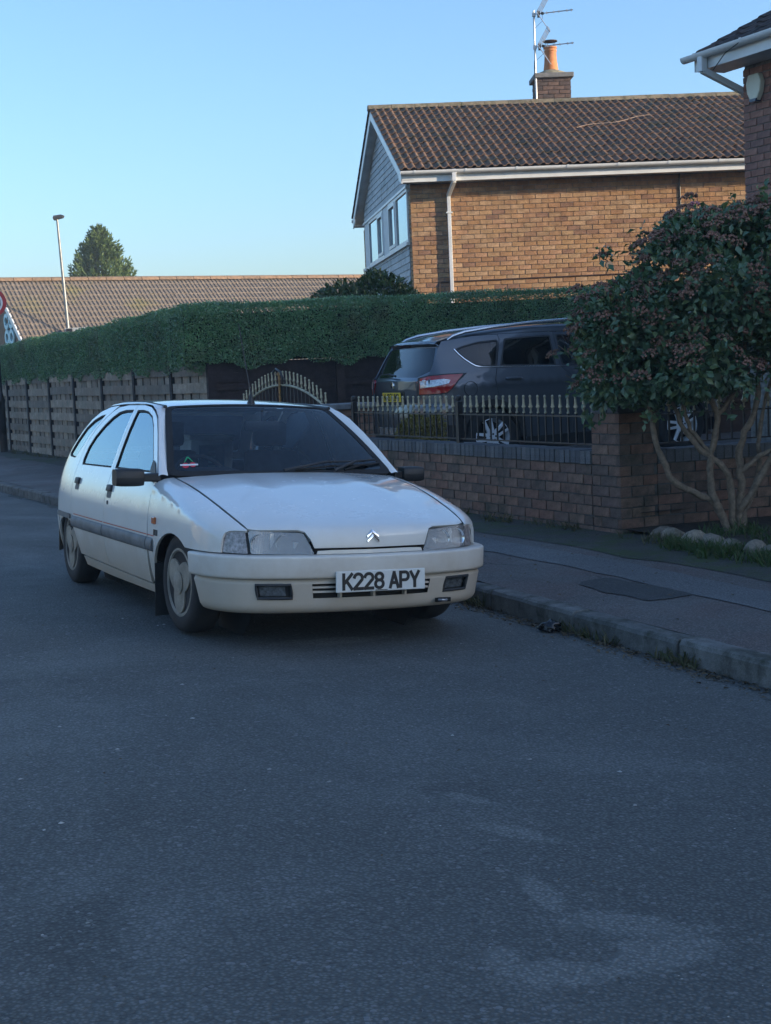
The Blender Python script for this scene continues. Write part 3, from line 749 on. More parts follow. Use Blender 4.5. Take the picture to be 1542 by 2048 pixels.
# ridge tiles with mossy tops
M_ridge = rmat('ridge_tile', [(.20, .17, .125), (.17, .15, .115), (.22, .185, .13)], .95, stain=(7, .5, .66, (.10, .095, .05)), bump=.9, bscale=40)
L_ = (HL-VA)/20
for k in range(20):
    b = MB(); G = []
    for t in (0, L_-.008):
        G.append([HB(VA-.04+k*L_+t, RMID, RZ1)+V3*(math.cos(a)*.125)+Vector((0, 0, math.sin(a)*.10-.015+random.uniform(-.004, .004))) for a in [pi*i/8 for i in range(9)]])
    b.grid(G); kk = len(G[0]); b.f.append(tuple(range(kk))); b.f.append(tuple(kk+i for i in reversed(range(kk))))
    b.build('ridge_tile', M_ridge, roof, smooth=True)
# a pale loose wire lying across the tiles
wp = []
for i in range(13):
    t = i/12; a_ = 3.45+1.62*t; bb = 1.55+.62*t+.06*math.sin(t*9)
    wp.append(HB(a_, bb, roof_z(bb)+.065))
tag(MB().tube(wp, .006, 5).build('loose_wire', mat('pale_wire', (.34, .25, .19), .7), None, loc=(HC[0], HC[1], 0)), 'pale frayed wire lying across the tiles of the brick house roof', 'wire')
# chimney
ch = empty('chimney', HB(3.58, RMID+.35, 0)+Vector((HC[0], HC[1], 6.22)), R(2), 'brick chimney stack with orange clay pot on the brick house ridge', 'chimney')
M_cbrick = rmat('sooty_brick', [(.12, .085, .075), (.10, .075, .07), (.14, .095, .08), (.09, .07, .065)], .95, bump=.6)
MB().box(-.325, .325, -.325, .325, 0, 1.0).build('mortar_core', M_gmortar, ch)
for rz_, ox, oy in ((0, -.34, -.34), (pi/2, .34, -.34), (-pi/2, -.34, .34)):
    brick_face(ch, .68, .30, 8, M_cbrick, D=.04, rz=rz_, org=(ox, oy, 0), start=1 if rz_ else 0)
MB().box(-.40, .40, -.40, .40, .955, 1.05).build('crown', M_stone, ch, bevel=.012)
MB().lathe([(.36, 1.05), (.33, 1.09), (.17, 1.15), (.14, 1.17)], 20).build('flaunching', mat('flaunching_mortar', (.26, .235, .16), .95, var=.3, nscale=14, bump=.6), ch, smooth=True)
pot = MB().lathe([(.155, 1.10), (.150, 1.18), (.132, 1.32), (.122, 1.46), (.122, 1.53), (.130, 1.535), (.130, 1.56), (.122, 1.565), (.122, 1.59), (.136, 1.60), (.136, 1.625), (.105, 1.63), (.10, 1.50)], 24).build('chimney_pot', mat('orange_clay', (.52, .20, .075), .75, var=.15, nscale=5), ch, smooth=True)
cw = MB()
for k in range(4):
    a = k*pi/2+.4; cw.bar((math.cos(a)*.115, math.sin(a)*.115, 1.60), (math.cos(a)*.115, math.sin(a)*.115, 1.74), .022, .006)
cw.lathe([(.0, 1.735), (.15, 1.735), (.15, 1.75), (.0, 1.765)], 16)
cw.build('pot_cowl', mat('rusty_cowl', (.075, .045, .038), .8, .3, var=.3, nscale=25), pot)
MB().tube([(-.36, -.36, .33), (-.30, -.37, .47), (-.10, -.37, .47), (.0, -.37, .40), (.02, -.37, .12)], .018, 6).build('cable_loop', M_white_pvc, ch, smooth=True)
# television aerial on the chimney
mx = HB(3.18, RMID+.0, 0)+Vector((HC[0], HC[1], 6.62))
ae = empty('tv_aerial', mx, R(2), 'grey aerial mast with two yagi aerials strapped to the chimney', 'aerial')
MB().tube([(0, 0, 0), (0, 0, 1.88)], .021, 8).build('mast', M_steel, ae, smooth=True)
for z, dx in ((1.80, .0), (1.16, .02)):
    bd = Vector((.95, -.30, .01)).normalized(); L = .78
    o = MB().tube([(0, -.03, z), tuple(Vector((0, -.03, z))+bd*L)], .010, 6).build('boom', M_steel, ae)
    side_ = bd.cross(Vector((0, 0, 1))).normalized()
    for k, t in enumerate((.26, .40, .50, .66, .75)):
        c = Vector((0, -.03, z))+bd*t
        e = MB().tube([c-side_*.09, c+side_*.09], .004, 5); e.tube([c-Vector((0, 0, .022)), c+Vector((0, 0, .022))], .012, 5); e.build('director', M_steel, o)
    MB().obox(Vector((0, -.03, z+.0))+bd*.17, bd, side_, (0, 0, 1), .025, .03, .022).build('dipole_box', M_black, o)
    for sgn in (1, -1):   # corner reflector: two rod grids in a V
        gdir = Vector((.50, -.17, .85*sgn)).normalized(); base_ = Vector((0, -.03, z))+bd*.08
        e = MB(); ln = .40
        for t in (-1, 1, -.33, .33):
            e.tube([base_+side_*.16*t, base_+side_*.16*t+gdir*ln], .0075, 5)
        for t in (.12, .45, .78, 1.0):
            e.tube([base_+gdir*ln*t-side_*.17, base_+gdir*ln*t+side_*.17], .005, 5)
        e.build('reflector', M_steel, o)
    MB().obox(Vector((0, -.03, z-.01))+bd*.09, (1, 0, 0), (0, 1, 0), (0, 0, 1), .022, .03, .06).build('reflector_hub', M_black, o)
    MB().tube([Vector((0, -.03, z))+bd*.17, Vector((0, -.03, z-.15))+bd*.16, Vector((.01, -.03, z-.27))], .004, 5).build('coax_cable', M_black, o)
    MB().obox((0, -.01, z), (1, 0, 0), (0, 1, 0), (0, 0, 1), .035, .035, .035).build('clamp', M_steel, o)
MB().tube([(-.02, 0, .9), (-.035, -.02, .5), (-.03, 0, .1)], .006, 5).build('lashing_cable', M_black, ae)

# ================================================================== neighbour's house on the right
RF = np.array([4.40, 17.0]); RT = T_; RN = N_
rh = empty('red_brick_house', (RF[0], RF[1], 0), math.atan2(RT[1], RT[0]), 'dark red brick house at the right edge with white gutter and alarm box', 'house')
M_rbrick = rmat('dark_red_brick', [(.31, .155, .115), (.27, .14, .11), (.24, .135, .11), (.33, .17, .125), (.29, .14, .10)], .85, bump=.4, bscale=45)
# local x along the facade towards the camera, local -y is the street side
FLn, FD, RE = 10.0, 8.0, 4.80
MB().box(.012, FLn, .012, FD, 0, RE).build('wall_core', M_mortar, rh)
brick_face(rh, .52, 1.6, 38, M_rbrick, D=.05, joint=.013)
brick_face(rh, 3.0, 2.2, 31, M_rbrick, D=.05, rz=-pi/2, org=(0, 3.0, 0), joint=.013, limit=120)
MB().box(.53, FLn, -.0, .05, 0, RE-.3).build('recessed_wall', mat('dark_tile_hanging', (.045, .05, .062), .8, var=.25, nscale=4), rh)
bw = empty('bay_window', (0, 0, 0)); bw.parent = rh
MB().box(.60, 3.4, -.05, .03, 3.55, 3.60).build('window_sill', M_white_pvc, bw)
for x in (.62, 1.5, 2.4, 3.3): MB().box(x, x+.07, -.02, .04, 3.60, 4.62).build('window_frame', M_white_pvc, bw)
MB().box(.62, 3.37, -.02, .04, 4.62, 4.70).build('window_head', M_white_pvc, bw)
MB().box(.69, 3.3, .0, .01, 3.60, 4.62).build('pane', M_pane, bw)
# eaves, gutter, roof with interlocking tiles; roof rises away from the street
ov, en = .42, .36
MB().box(-en+.03, FLn, -ov+.02, -.004, RE-.012, RE).build('soffit', M_soffit, rh)
MB().box(-en, FLn, -ov, -ov+.02, RE-.02, RE+.15).build('fascia_board', M_white_pvc, rh)
g2 = gutter(rh, (-en-.12, -ov-.06, RE+.15), (FLn, -ov-.06, RE+.17), (0, -1, 0), brk=.8)
rpit = R(26); rsd = Vector((0, math.cos(rpit), math.sin(rpit))); rn_ = Vector((0, -math.sin(rpit), math.cos(rpit))); half_d = FD/2+ov
M_gtile = rmat('grey_brown_tile', [(.055, .044, .042), (.048, .04, .04), (.065, .05, .046), (.042, .037, .038)], .85, bump=.5, bscale=60)
rz_roof = RE+half_d*math.tan(rpit)
rroof = obj('roof', mesh('roof', [(-en, -ov, RE+.16), (FLn, -ov, RE+.16), (FLn, FD/2, rz_roof+.16), (-en, FD/2, rz_roof+.16), (FLn, FD+ov, RE+.16), (-en, FD+ov, RE+.16)], [(0, 1, 2, 3), (3, 2, 4, 5)], M_gtile), rh)
SL2 = half_d/math.cos(rpit); nr = 14; tg2 = SL2/nr
b_ = MB(); tw2 = .33
pr = [(0, 0), (.10, .002), (.125, .018), (.155, .026), (.19, .018), (.215, .002), (tw2-.004, 0)]
G = [[(u, -.03, v) for u, v in pr], [(u, -.03, v+.030) for u, v in pr], [(u, tg2+.05, v+.004) for u, v in pr]]
b_.grid(G); TM2 = mesh('roof_tile', b_.v, b_.f, M_gtile)
rm2 = Matrix(((1, 0, 0), (0, rsd.y, rn_.y), (0, rsd.z, rn_.z)))
J = MB()
for c in range(int((FLn+en)/tw2)+1):
    for r_ in range(nr):
        P = Vector((-en-.03+c*tw2, -ov, RE+.165))+rsd*(r_*tg2)+rn_*random.uniform(.0, .004)
        if c < 9:
            o = obj('roof_tile', TM2, rroof); o.matrix_local = Matrix.Translation(P) @ rm2.to_4x4()
        else: J.add([P+rm2 @ v.co for v in TM2.vertices], [tuple(p_.vertices) for p_ in TM2.polygons])
o = J.build('roof_tiling', M_gtile, rroof, fix=False); tag(o, kind='stuff')
for s0, s1 in ((-ov, FD/2), (FD+ov, FD/2)):
    MB().add([(-en, s0, RE+.15), (-en, s1, rz_roof+.15), (-en+.02, s1, rz_roof+.15), (-en+.02, s0, RE+.15), (-en, s0, RE-.02), (-en, s1, rz_roof-.02), (-en+.02, s1, rz_roof-.02), (-en+.02, s0, RE-.02)],
      [(0, 3, 2, 1), (4, 5, 6, 7), (0, 1, 5, 4), (1, 2, 6, 5), (2, 3, 7, 6), (3, 0, 4, 7)]).build('barge_board', M_white_pvc, rh)
MB().add([(.01, 0, RE), (.01, FD, RE), (.01, FD/2, rz_roof), (.3, 0, RE), (.3, FD, RE), (.3, FD/2, rz_roof)], [(0, 1, 2), (3, 5, 4), (0, 2, 5, 3), (1, 4, 5, 2)]).build('gable_wall', M_rbrick, rh)
MB().add([(FLn-.3, 0, RE), (FLn-.3, FD, RE), (FLn-.3, FD/2, rz_roof), (FLn, 0, RE), (FLn, FD, RE), (FLn, FD/2, rz_roof)], [(0, 1, 2), (3, 5, 4), (0, 2, 5, 3), (1, 4, 5, 2)]).build('gable_wall', M_rbrick, rh)
sq(rh, 'gutter_outlet', [(-.15, -ov-.06, RE+.16), (-.15, -ov-.06, RE-.06)], .085); sq(rh, 'downpipe_offset', [(-.15, -ov-.06, RE-.04), (-.06, -.05+.35, RE-.36)], .07)
sq(rh, 'downpipe', [(-.06, .30, RE-.33), (-.06, .30, .2)], .068)
MB().tube([(.9, -ov-.11, RE+.22), (.3, -ov-.10, RE+.06), (-.05, -ov+.02, RE-.05)], .006, 5).build('hanging_cable', M_black, rh)
# alarm box
ab = MB(); P5 = [(-.105, .05), (-.125, .16), (-.085, .26), (.085, .26), (.125, .16), (.105, .05), (.045, -.05), (-.045, -.05)]
ab.prism(P5, -.075, 0); al = ab.build('alarm_box', mat('cream_plastic', (.62, .60, .47), .4, var=.05), rh, bevel=.014, loc=(.25, -.005, RE-.40))
MB().prism([(-.045, -.052), (.045, -.052), (.06, -.02), (-.06, -.02)], -.085, -.002).build('strobe_lens', mat('blue_lens', (.02, .03, .07), .2), al)
# lead-grey canopy over the porch, just above the bush
MB().box(.02, 1.6, -.50, -.008, 2.98, 3.06).build('porch_canopy', mat('lead_grey', (.28, .30, .33), .5, var=.12), rh, bevel=.01)

# ================================================================== houses outside the frame that shade the street and show in the paintwork
def plain_house(name, loc, rz, L, D, E_, pitch, wallm, roofm, label, cat='house', win=True):
    r_ = empty(name, loc, rz, label, cat)
    MB().box(0, L, 0, D, 0, E_).build('wall', wallm, r_)
    h_ = (D/2+.35)*math.tan(R(pitch))
    o_ = MB().add([(-.2, -.35, E_), (L+.2, -.35, E_), (L+.2, D/2, E_+h_), (-.2, D/2, E_+h_), (L+.2, D+.35, E_), (-.2, D+.35, E_), (-.2, D/2, E_), (L+.2, D/2, E_)], [(0, 1, 2, 3), (3, 2, 4, 5), (0, 3, 5, 6), (1, 7, 4, 2), (0, 6, 5, 4, 7, 1)])
    o_.build('roof', roofm, r_, fix=True)
    if win:
        for zz_ in ((.9, 2.1), (3.3, 4.5)):
            for xx in (L*.12, L*.62):
                f_ = MB().box(xx, xx+L*.25, -.03, .02, zz_[0], zz_[1]).build('window', M_white_pvc, r_)
                MB().box(xx+.08, xx+L*.25-.08, -.04, -.031, zz_[0]+.08, zz_[1]-.08).build('pane', M_pane, f_)
        d_ = MB().box(L*.44, L*.53, -.03, .02, .1, 2.1).build('door', mat('green_door', (.03, .06, .04), .5), r_)
        MB().box(L*.52, L*.525, -.06, -.03, 1.0, 1.12).build('handle', M_chrome, d_)
    return r_
# ================================================================== shop building far left
ca = R(28); CU = Vector((math.cos(ca), math.sin(ca), 0)); CVv = Vector((-math.sin(ca), math.cos(ca), 0))
shop = empty('shop_building', (-13.25, 50.0, 0), ca, 'long low shop with ribbed brown roof and pale blue letters on its gable', 'building')
# local x along the ridge, y back; ridge at y=0
rz_, ez_, hd = 5.12, 1.4, 5.6
M_crib = rmat('shop_tile', [(.165, .135, .11), (.15, .122, .10), (.18, .148, .12)], .85, stain=(.5, .55, .7, (.17, .15, .08)), bump=.3, bscale=20)
b = MB(); Ls = 40; step = .15; NX = int(Ls/step); NR_ = 18
sl = Vector((0, -hd, ez_-rz_)); 
xs = []; hs = []
for i in range(NX):
    for du, hh in ((0, 0), (.05, .0), (.075, .030), (.105, .036), (.13, .012)): xs.append(i*step+du); hs.append(hh)
G = []
for r_ in range(NR_):
    for t, e in ((r_/NR_, .0), ((r_+1)/NR_-.001, .03)):
        G.append([(x, -hd*t, rz_+(ez_-rz_)*t+h_+e) for x, h_ in zip(xs, hs)])
b.grid(G); o = b.build('roof_tiling', M_crib, shop, fix=False); tag(o, kind='stuff')
if o.data.polygons[0].normal.z < 0: o.data.flip_normals()
MB().add([(0, 0, rz_-.01), (Ls, 0, rz_-.01), (Ls, hd, ez_), (0, hd, ez_)], [(0, 1, 2, 3)]).build('rear_roof', M_crib, shop)
MB().add([(0, -hd+.4, 0), (0, hd-.4, 0), (0, hd-.4, ez_+.2), (0, 0, rz_-.15), (0, -hd+.4, ez_+.2), (.3, -hd+.4, 0), (.3, hd-.4, 0), (.3, hd-.4, ez_+.2), (.3, 0, rz_-.15), (.3, -hd+.4, ez_+.2)],
   [(0, 4, 3, 2, 1), (5, 6, 7, 8, 9), (0, 5, 9, 4), (1, 2, 7, 6), (4, 9, 8, 3), (3, 8, 7, 2)]).build('gable_wall', rmat('shop_brick', [(.26, .16, .10), (.24, .14, .09)], .9, mix_scale=5), shop, loc=(.15, 0, 0))
MB().box(.5, Ls-.5, -hd+.45, hd-.45, 0, ez_+.1).build('wall', MATS['shop_brick'], shop)
for s_ in (-1, 1):
    A = Vector((-.02, 0, rz_+.02)); B_ = Vector((-.02, s_*hd, ez_+.02)); d = Vector((0, 0, -.22)); tt = Vector((.05, 0, 0))
    MB().add([A, B_, B_+tt, A+tt, A+d, B_+d, B_+tt+d, A+tt+d], [(0, 3, 2, 1), (4, 5, 6, 7), (0, 1, 5, 4), (1, 2, 6, 5), (2, 3, 7, 6), (3, 0, 4, 7)]).build('barge_board', M_white_pvc, shop)
for k in range(60):
    x0 = k*Ls/60
    MB().prism([(-.16, rz_-.02), (-.10, rz_+.08), (0, rz_+.12), (.10, rz_+.08), (.16, rz_-.02)], x0, x0+Ls/60-.02, axis=0).build('ridge_tile', rmat('shop_ridge', [(.26, .17, .11), (.22, .15, .10)], .9), shop)
# letters on the gable: facing local -x
M_sign = mat('pale_blue_sign', (.42, .72, .80), .4, var=.03)
sg = MB(); 
for tx, yy, zz_ in (('co', -.75, 3.45), ('op', -.75, 2.90)):
    sgp = strokes(tx, 0, 0, .50, .42, .13, .13, .06)
    sg.add([(.12+p[1], yy-p[0], zz_+p[2]) for p in sgp.v] if False else [(.13+p[1], yy-p[0], zz_+p[2]) for p in sgp.v], sgp.f)
sg.v = [(x, y, z) for x, y, z in sg.v]
so_ = sg.build('sign_letters', M_sign, shop, fix=False)

# ================================================================== street lamp far left
lp = empty('street_lamp', (-10.24, 48.0, 0), 0, 'slim grey street lamp with a flat head in front of the shop roof', 'street lamp')
lp.rotation_euler = (0, R(-2.0), 0)
MB().lathe([(.10, 0), (.10, 1.2), (.065, 1.3), (.055, 4.0), (.038, 6.9)], 12).build('column', mat('lamp_grey', (.24, .25, .25), .45, .5, var=.15), lp, smooth=True)
MB().add([(-.10, -.10, 6.88), (.20, -.10, 6.94), (.20, .10, 6.94), (-.10, .10, 6.88), (-.12, -.12, 6.95), (.24, -.11, 7.01), (.24, .11, 7.01), (-.12, .12, 6.95), (-.10, -.08, 7.03), (.15, -.07, 7.05), (.15, .07, 7.05), (-.10, .08, 7.03)],
   [(0, 3, 2, 1), (0, 1, 5, 4), (1, 2, 6, 5), (2, 3, 7, 6), (3, 0, 4, 7), (4, 5, 9, 8), (5, 6, 10, 9), (6, 7, 11, 10), (7, 4, 8, 11), (8, 9, 10, 11)]).build('lamp_head', mat('dark_lamp_head', (.05, .05, .055), .5), lp)
MB().box(-.10, .72, -.08, -.05, 3.05, 3.30).build('small_plate', mat('grey_plate', (.45, .47, .48), .5), lp)
MB().box(-.04, .16, -.16, -.081, 3.10, 3.28).build('camera_housing', M_black, lp)

# ================================================================== black sign pole on the left
pp = WW(21.25, -.28, .05)
pol = empty('sign_pole', pp, 0, 'black lamp column with a red ringed speed sign at the left edge', 'sign pole')
MB().lathe([(.085, 0), (.085, 1.06), (.095, 1.08), (.095, 1.12), (.062, 1.24), (.048, 1.30), (.042, 5.6)], 14).build('column', mat('black_gloss_pole', (.014, .015, .016), .3, var=.15), pol, smooth=True)
MB().box(-.10, -.075, -.02, .02, .32, 1.0).build('door_edge', mat('faded_yellow_edge', (.22, .20, .09), .6), pol)
for zz_ in (2.65, 2.88): MB().lathe([(.044, zz_), (.052, zz_), (.052, zz_+.025), (.044, zz_+.025)], 12).build('band', M_steel, pol)
dsk = empty('speed_sign', (-.03, -.055, 3.15), R(10)); dsk.parent = pol
MB().lathe([(.0, 0), (.30, 0), (.30, .012), (0, .012)], 36, axis=1).build('sign_disc', mat('sign_red', (.42, .02, .025), .35, var=.05), dsk)
MB().lathe([(.0, -.003), (.225, -.003), (.225, .002), (0, .002)], 36, axis=1).build('sign_face', mat('sign_white', (.72, .73, .74), .35, var=.04), dsk)
strokes('20', -.155, -.10, .12, .20, .07, .045, .007).build('sign_numerals', mat('sign_black', (.012, .012, .013), .4), dsk, fix=False)
# ================================================================== foliage helpers
def leafmat(name, cols, rough=.45, trans=.25, spec=.4, brown=None):
    if name in MATS: return MATS[name]
    g = NG(name); r = g.rnd(); n = len(cols)
    c = g.ramp(r, [(i/max(1, n-1), q) for i, q in enumerate(cols)])
    if brown:
        po = g.n('ShaderNodeNewGeometry').outputs['Position']
        c = g.mix(g.ramp(g.noise(1.1, 4, .6, po), [(.57, 0.0), (.72, .65)]), c, brown)
        c = g.mix(1.0, c, g.ramp(g.noise(2.3, 4, .6, po), [(.3, .72), (.7, 1.3)]), 'MULTIPLY')
    g.col(c); g.set(Roughness=rough, Specular_IOR_Level=spec)
    tr = g.n('ShaderNodeBsdfTranslucent'); g.link(g.mix(1.0, c, (1.1, 1.25, .7), 'MULTIPLY'), tr.inputs[0])
    mx = g.n('ShaderNodeMixShader'); mx.inputs[0].default_value = trans
    g.link(g.b.outputs[0], mx.inputs[1]); g.link(tr.outputs[0], mx.inputs[2]); g.link(mx.outputs[0], g.out.inputs[0])
    MATS[name] = g.m; return g.m
def norm(a): return a/np.maximum(np.linalg.norm(a, axis=-1, keepdims=True), 1e-9)
def leaves(P, D, Nn, ln, wd, fold=.25):
    """six-point folded leaves: P base points, D pointing directions, Nn face normals"""
    k = len(P); D = norm(D); Sd = norm(np.cross(D, Nn)); Nn = np.cross(Sd, D)
    ln = np.broadcast_to(np.asarray(ln, float).reshape(-1, 1), (k, 1)); wd = np.broadcast_to(np.asarray(wd, float).reshape(-1, 1), (k, 1))
    a = P; b = P+D*ln*.5+Sd*wd*.5+Nn*wd*fold; c = P+D*ln-Nn*ln*.12; d = P+D*ln*.5-Sd*wd*.5+Nn*wd*fold; e = P+D*ln*.52
    V = np.stack([a, b, e, d, c], 1).reshape(-1, 3); i = np.arange(k)[:, None]*5
    F = np.concatenate([i+[0, 1, 2], i+[2, 1, 4], i+[0, 2, 3], i+[2, 4, 3]], 0)
    return V, F
def quads(P, D, Nn, ln, wd):
    k = len(P); D = norm(D); Sd = norm(np.cross(D, Nn))
    ln = np.broadcast_to(np.asarray(ln, float).reshape(-1, 1), (k, 1)); wd = np.broadcast_to(np.asarray(wd, float).reshape(-1, 1), (k, 1))
    V = np.stack([P, P+D*ln*.45+Sd*wd*.5, P+D*ln, P+D*ln*.45-Sd*wd*.5], 1).reshape(-1, 3)
    return V, np.arange(k*4).reshape(-1, 4)
def rdir(k): return norm(rng.normal(size=(k, 3)))

# ================================================================== clipped hedges
M_hleaf = leafmat('hedge_leaf', [(.07, .18, .085), (.12, .25, .11), (.095, .21, .095), (.16, .30, .12), (.075, .19, .10), (.21, .31, .14), (.13, .25, .11)], .34, .2, .6, brown=(.17, .145, .085))
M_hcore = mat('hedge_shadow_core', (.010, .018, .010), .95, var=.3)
def hedge(name, org, rz, L, D, zb, zt, label, n, wav, zfun=None, brown=None):
    """local x along the front face, -y outwards"""
    root = empty(name, org, rz, label, 'hedge')
    zf = zfun if zfun else (lambda x: zt)
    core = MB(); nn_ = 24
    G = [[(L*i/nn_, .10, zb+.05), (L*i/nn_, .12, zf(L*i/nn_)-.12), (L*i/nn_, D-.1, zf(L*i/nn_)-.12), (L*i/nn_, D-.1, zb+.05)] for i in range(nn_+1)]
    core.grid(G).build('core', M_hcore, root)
    fr = n*np.array([.68, .26, .06]); P = []; N0 = []
    ztop = np.array([zf(v) for v in np.linspace(0, L, 60)]); zi = lambda x: np.interp(x, np.linspace(0, L, 60), ztop)
    k = int(fr[0]); x = rng.uniform(0, L, k); u = rng.uniform(0, 1, k)
    bulge = wav*(np.sin(x*1.9+3*u)+np.sin(x*4.7+1)*.5+np.sin(u*6+x*.8)*.5) + rng.normal(0, .014, k) + rng.uniform(0, .06, k)
    zb_ = zb + .05*np.sin(x*5)+.03*np.sin(x*13)
    z = zb_ + (zi(x)-zb_)*u; rnd_ = np.clip((u-.93)/.07, 0, 1)
    P.append(np.stack([x, bulge+rnd_*.06, z], 1)); N0.append(np.tile([0, -1, .15], (k, 1)))
    k = int(fr[1]); x = rng.uniform(0, L, k); y = rng.uniform(.02, D, k)
    P.append(np.stack([x, y, zi(x)+.02*np.sin(x*3+y*4)+rng.normal(0, .014, k)], 1)); N0.append(np.tile([0, -.2, 1], (k, 1)))
    k = int(fr[2]); y = rng.uniform(0, D, k); 
    for xx, sx in ((0, -1), (L, 1)):
        P.append(np.stack([np.full(k//2, xx)+rng.normal(0, .03, k//2), y[:k//2], zb+(zi(xx)-zb)*rng.uniform(0, 1, k//2)], 1)); N0.append(np.tile([sx, 0, .1], (k//2, 1)))
    P = np.concatenate(P); N0 = np.concatenate(N0); k = len(P)
    Nn = norm(N0*.9+rdir(k)*.75); Dd = norm(np.cross(Nn, rdir(k))*1.0+N0*.25+np.array([0, 0, .25]))
    ln = rng.uniform(.020, .036, k); V, F = quads(P, Dd, Nn, ln, ln*.62)
    o = obj('foliage', fast_mesh('foliage', V, F, M_hleaf), root); tag(o, kind='stuff')
    return root
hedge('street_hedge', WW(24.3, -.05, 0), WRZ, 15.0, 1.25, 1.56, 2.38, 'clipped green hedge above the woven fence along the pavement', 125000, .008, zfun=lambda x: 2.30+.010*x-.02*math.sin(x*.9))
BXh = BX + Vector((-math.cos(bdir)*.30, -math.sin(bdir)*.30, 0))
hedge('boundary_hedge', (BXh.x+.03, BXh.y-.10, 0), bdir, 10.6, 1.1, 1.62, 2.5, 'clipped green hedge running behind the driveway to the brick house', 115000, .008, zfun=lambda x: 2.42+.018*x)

# ================================================================== laurel shrub in front of the gable
def shrub(name, loc, label, lobes, n, material, ln, wd, cat='shrub', up=.3, trunk=True, twig=None):
    root = empty(name, loc, 0, label, cat)
    P = []; Nn = []
    tot = sum(r[0]*r[1]+r[1]*r[2]+r[0]*r[2] for _, r in lobes)
    for c, r in lobes:
        k = int(n*(r[0]*r[1]+r[1]*r[2]+r[0]*r[2])/tot); d = rdir(k); d[:, 2] = np.abs(d[:, 2])*np.where(rng.random(k) < .75, 1, -1)
        rad = rng.uniform(.72, 1.08, k)[:, None]; p = np.array(c)+d*np.array(r)*rad
        P.append(p); Nn.append(norm(d/np.array(r)))
    P = np.concatenate(P); N0 = np.concatenate(Nn); k = len(P)
    Dd = norm(N0*.6+rdir(k)*.7+np.array([0, 0, up])); Nl = norm(N0+rdir(k)*.8)
    l_ = rng.uniform(.75, 1.2, k)*ln; V, F = leaves(P, Dd, Nl, l_, l_*wd)
    o = obj('foliage', fast_mesh('foliage', V, F, material), root); tag(o, kind='stuff')
    if trunk:
        b = MB()
        for i in range(5):
            a = i*1.26; c, r = lobes[i % len(lobes)]
            b.tube([(.05*math.cos(a), .05*math.sin(a), 0), (.5*c[0], .5*c[1], c[2]*.5), (c[0], c[1], c[2])], [.03, .022, .01], 6)
        b.build('stem', mat('shrub_bark', (.09, .065, .045), .9), root)
    return root
M_laurel = leafmat('laurel_leaf', [(.03, .065, .018), (.045, .085, .022), (.06, .10, .03), (.025, .055, .02), (.09, .11, .04)], .32, .25, .5)
shrub('laurel_shrub', (-.10, 24.0, .1), 'leafy green laurel shrub between the hedge and the clad gable', [((-.45, 0, 2.35), (.55, .5, .45)), ((.2, .2, 2.4), (.6, .5, .50)), ((-.1, .3, 2.0), (.9, .6, .5)), ((.55, .0, 2.25), (.4, .4, .4)), ((.1, .1, 2.75), (.25, .25, .25))], 5200, M_laurel, .115, .42)
M_gold_l = leafmat('yellow_leaf', [(.22, .17, .035), (.28, .22, .05), (.16, .14, .035), (.33, .25, .08), (.12, .11, .03)], .5, .2)
for i, (s_, d_, lab, sc) in enumerate(((4.15, .40, 'small yellow-green shrub behind the railing nearest the gate pillar', .30), (3.72, .38, 'small yellow-green shrub behind the railing below the car number plate', .22))):
    p = WW(s_, d_, .25); shrub('yellow_shrub', p, lab, [((0, 0, .45), (sc*.6, sc*.6, .26)), ((.04, .02, .60), (.10, .10, .12)), ((-.08, 0, .52), (.10, .10, .12))], 1500, M_gold_l, .04, .5)['group'] = 'yellow shrubs behind the railing'

# ================================================================== conifer behind the shop
M_cyp = leafmat('cypress_spray', [(.07, .12, .04), (.095, .15, .045), (.12, .175, .05), (.06, .11, .045), (.15, .19, .06)], .6, .25, .3)
cz_ = empty('conifer', (-12.15, 64, 0), 0, 'bushy green conifer standing behind the shop roof', 'tree')
MB().tube([(0, 0, 0), (.05, 0, 4), (0, .05, 8.2)], [.22, .14, .02], 8).build('trunk', mat('conifer_bark', (.07, .05, .04), .95), cz_)
P = []; Dd = []
for i in range(620):
    h_ = rng.uniform(.28, 1.0); z = 8.15*h_; rad = 4.5*(1-h_)**.82*rng.uniform(.45, 1.02)+.08; a = rng.uniform(0, 2*pi)
    tip = np.array([math.cos(a)*rad*1.0, math.sin(a)*rad, z*1.0]); dirn = norm(np.array([math.cos(a)*.75, math.sin(a)*.75, .75+.6*h_]))
    pl = rng.uniform(.45, .9); k = 46; t = rng.uniform(0, 1, k); 
    base_ = tip - dirn*pl*.75
    p = base_ + dirn*pl*t[:, None] + rng.normal(0, .075, (k, 3))*(1.1-t[:, None])
    d = norm(dirn+rng.normal(0, .45, (k, 3))); P.append(p); Dd.append(d)
P = np.concatenate(P); Dd = np.concatenate(Dd); k = len(P)
V, F = quads(P, Dd, rdir(k), rng.uniform(.12, .26, k), rng.uniform(.05, .085, k))
o = obj('crown', fast_mesh('crown', V, F, M_cyp), cz_); tag(o, kind='stuff')

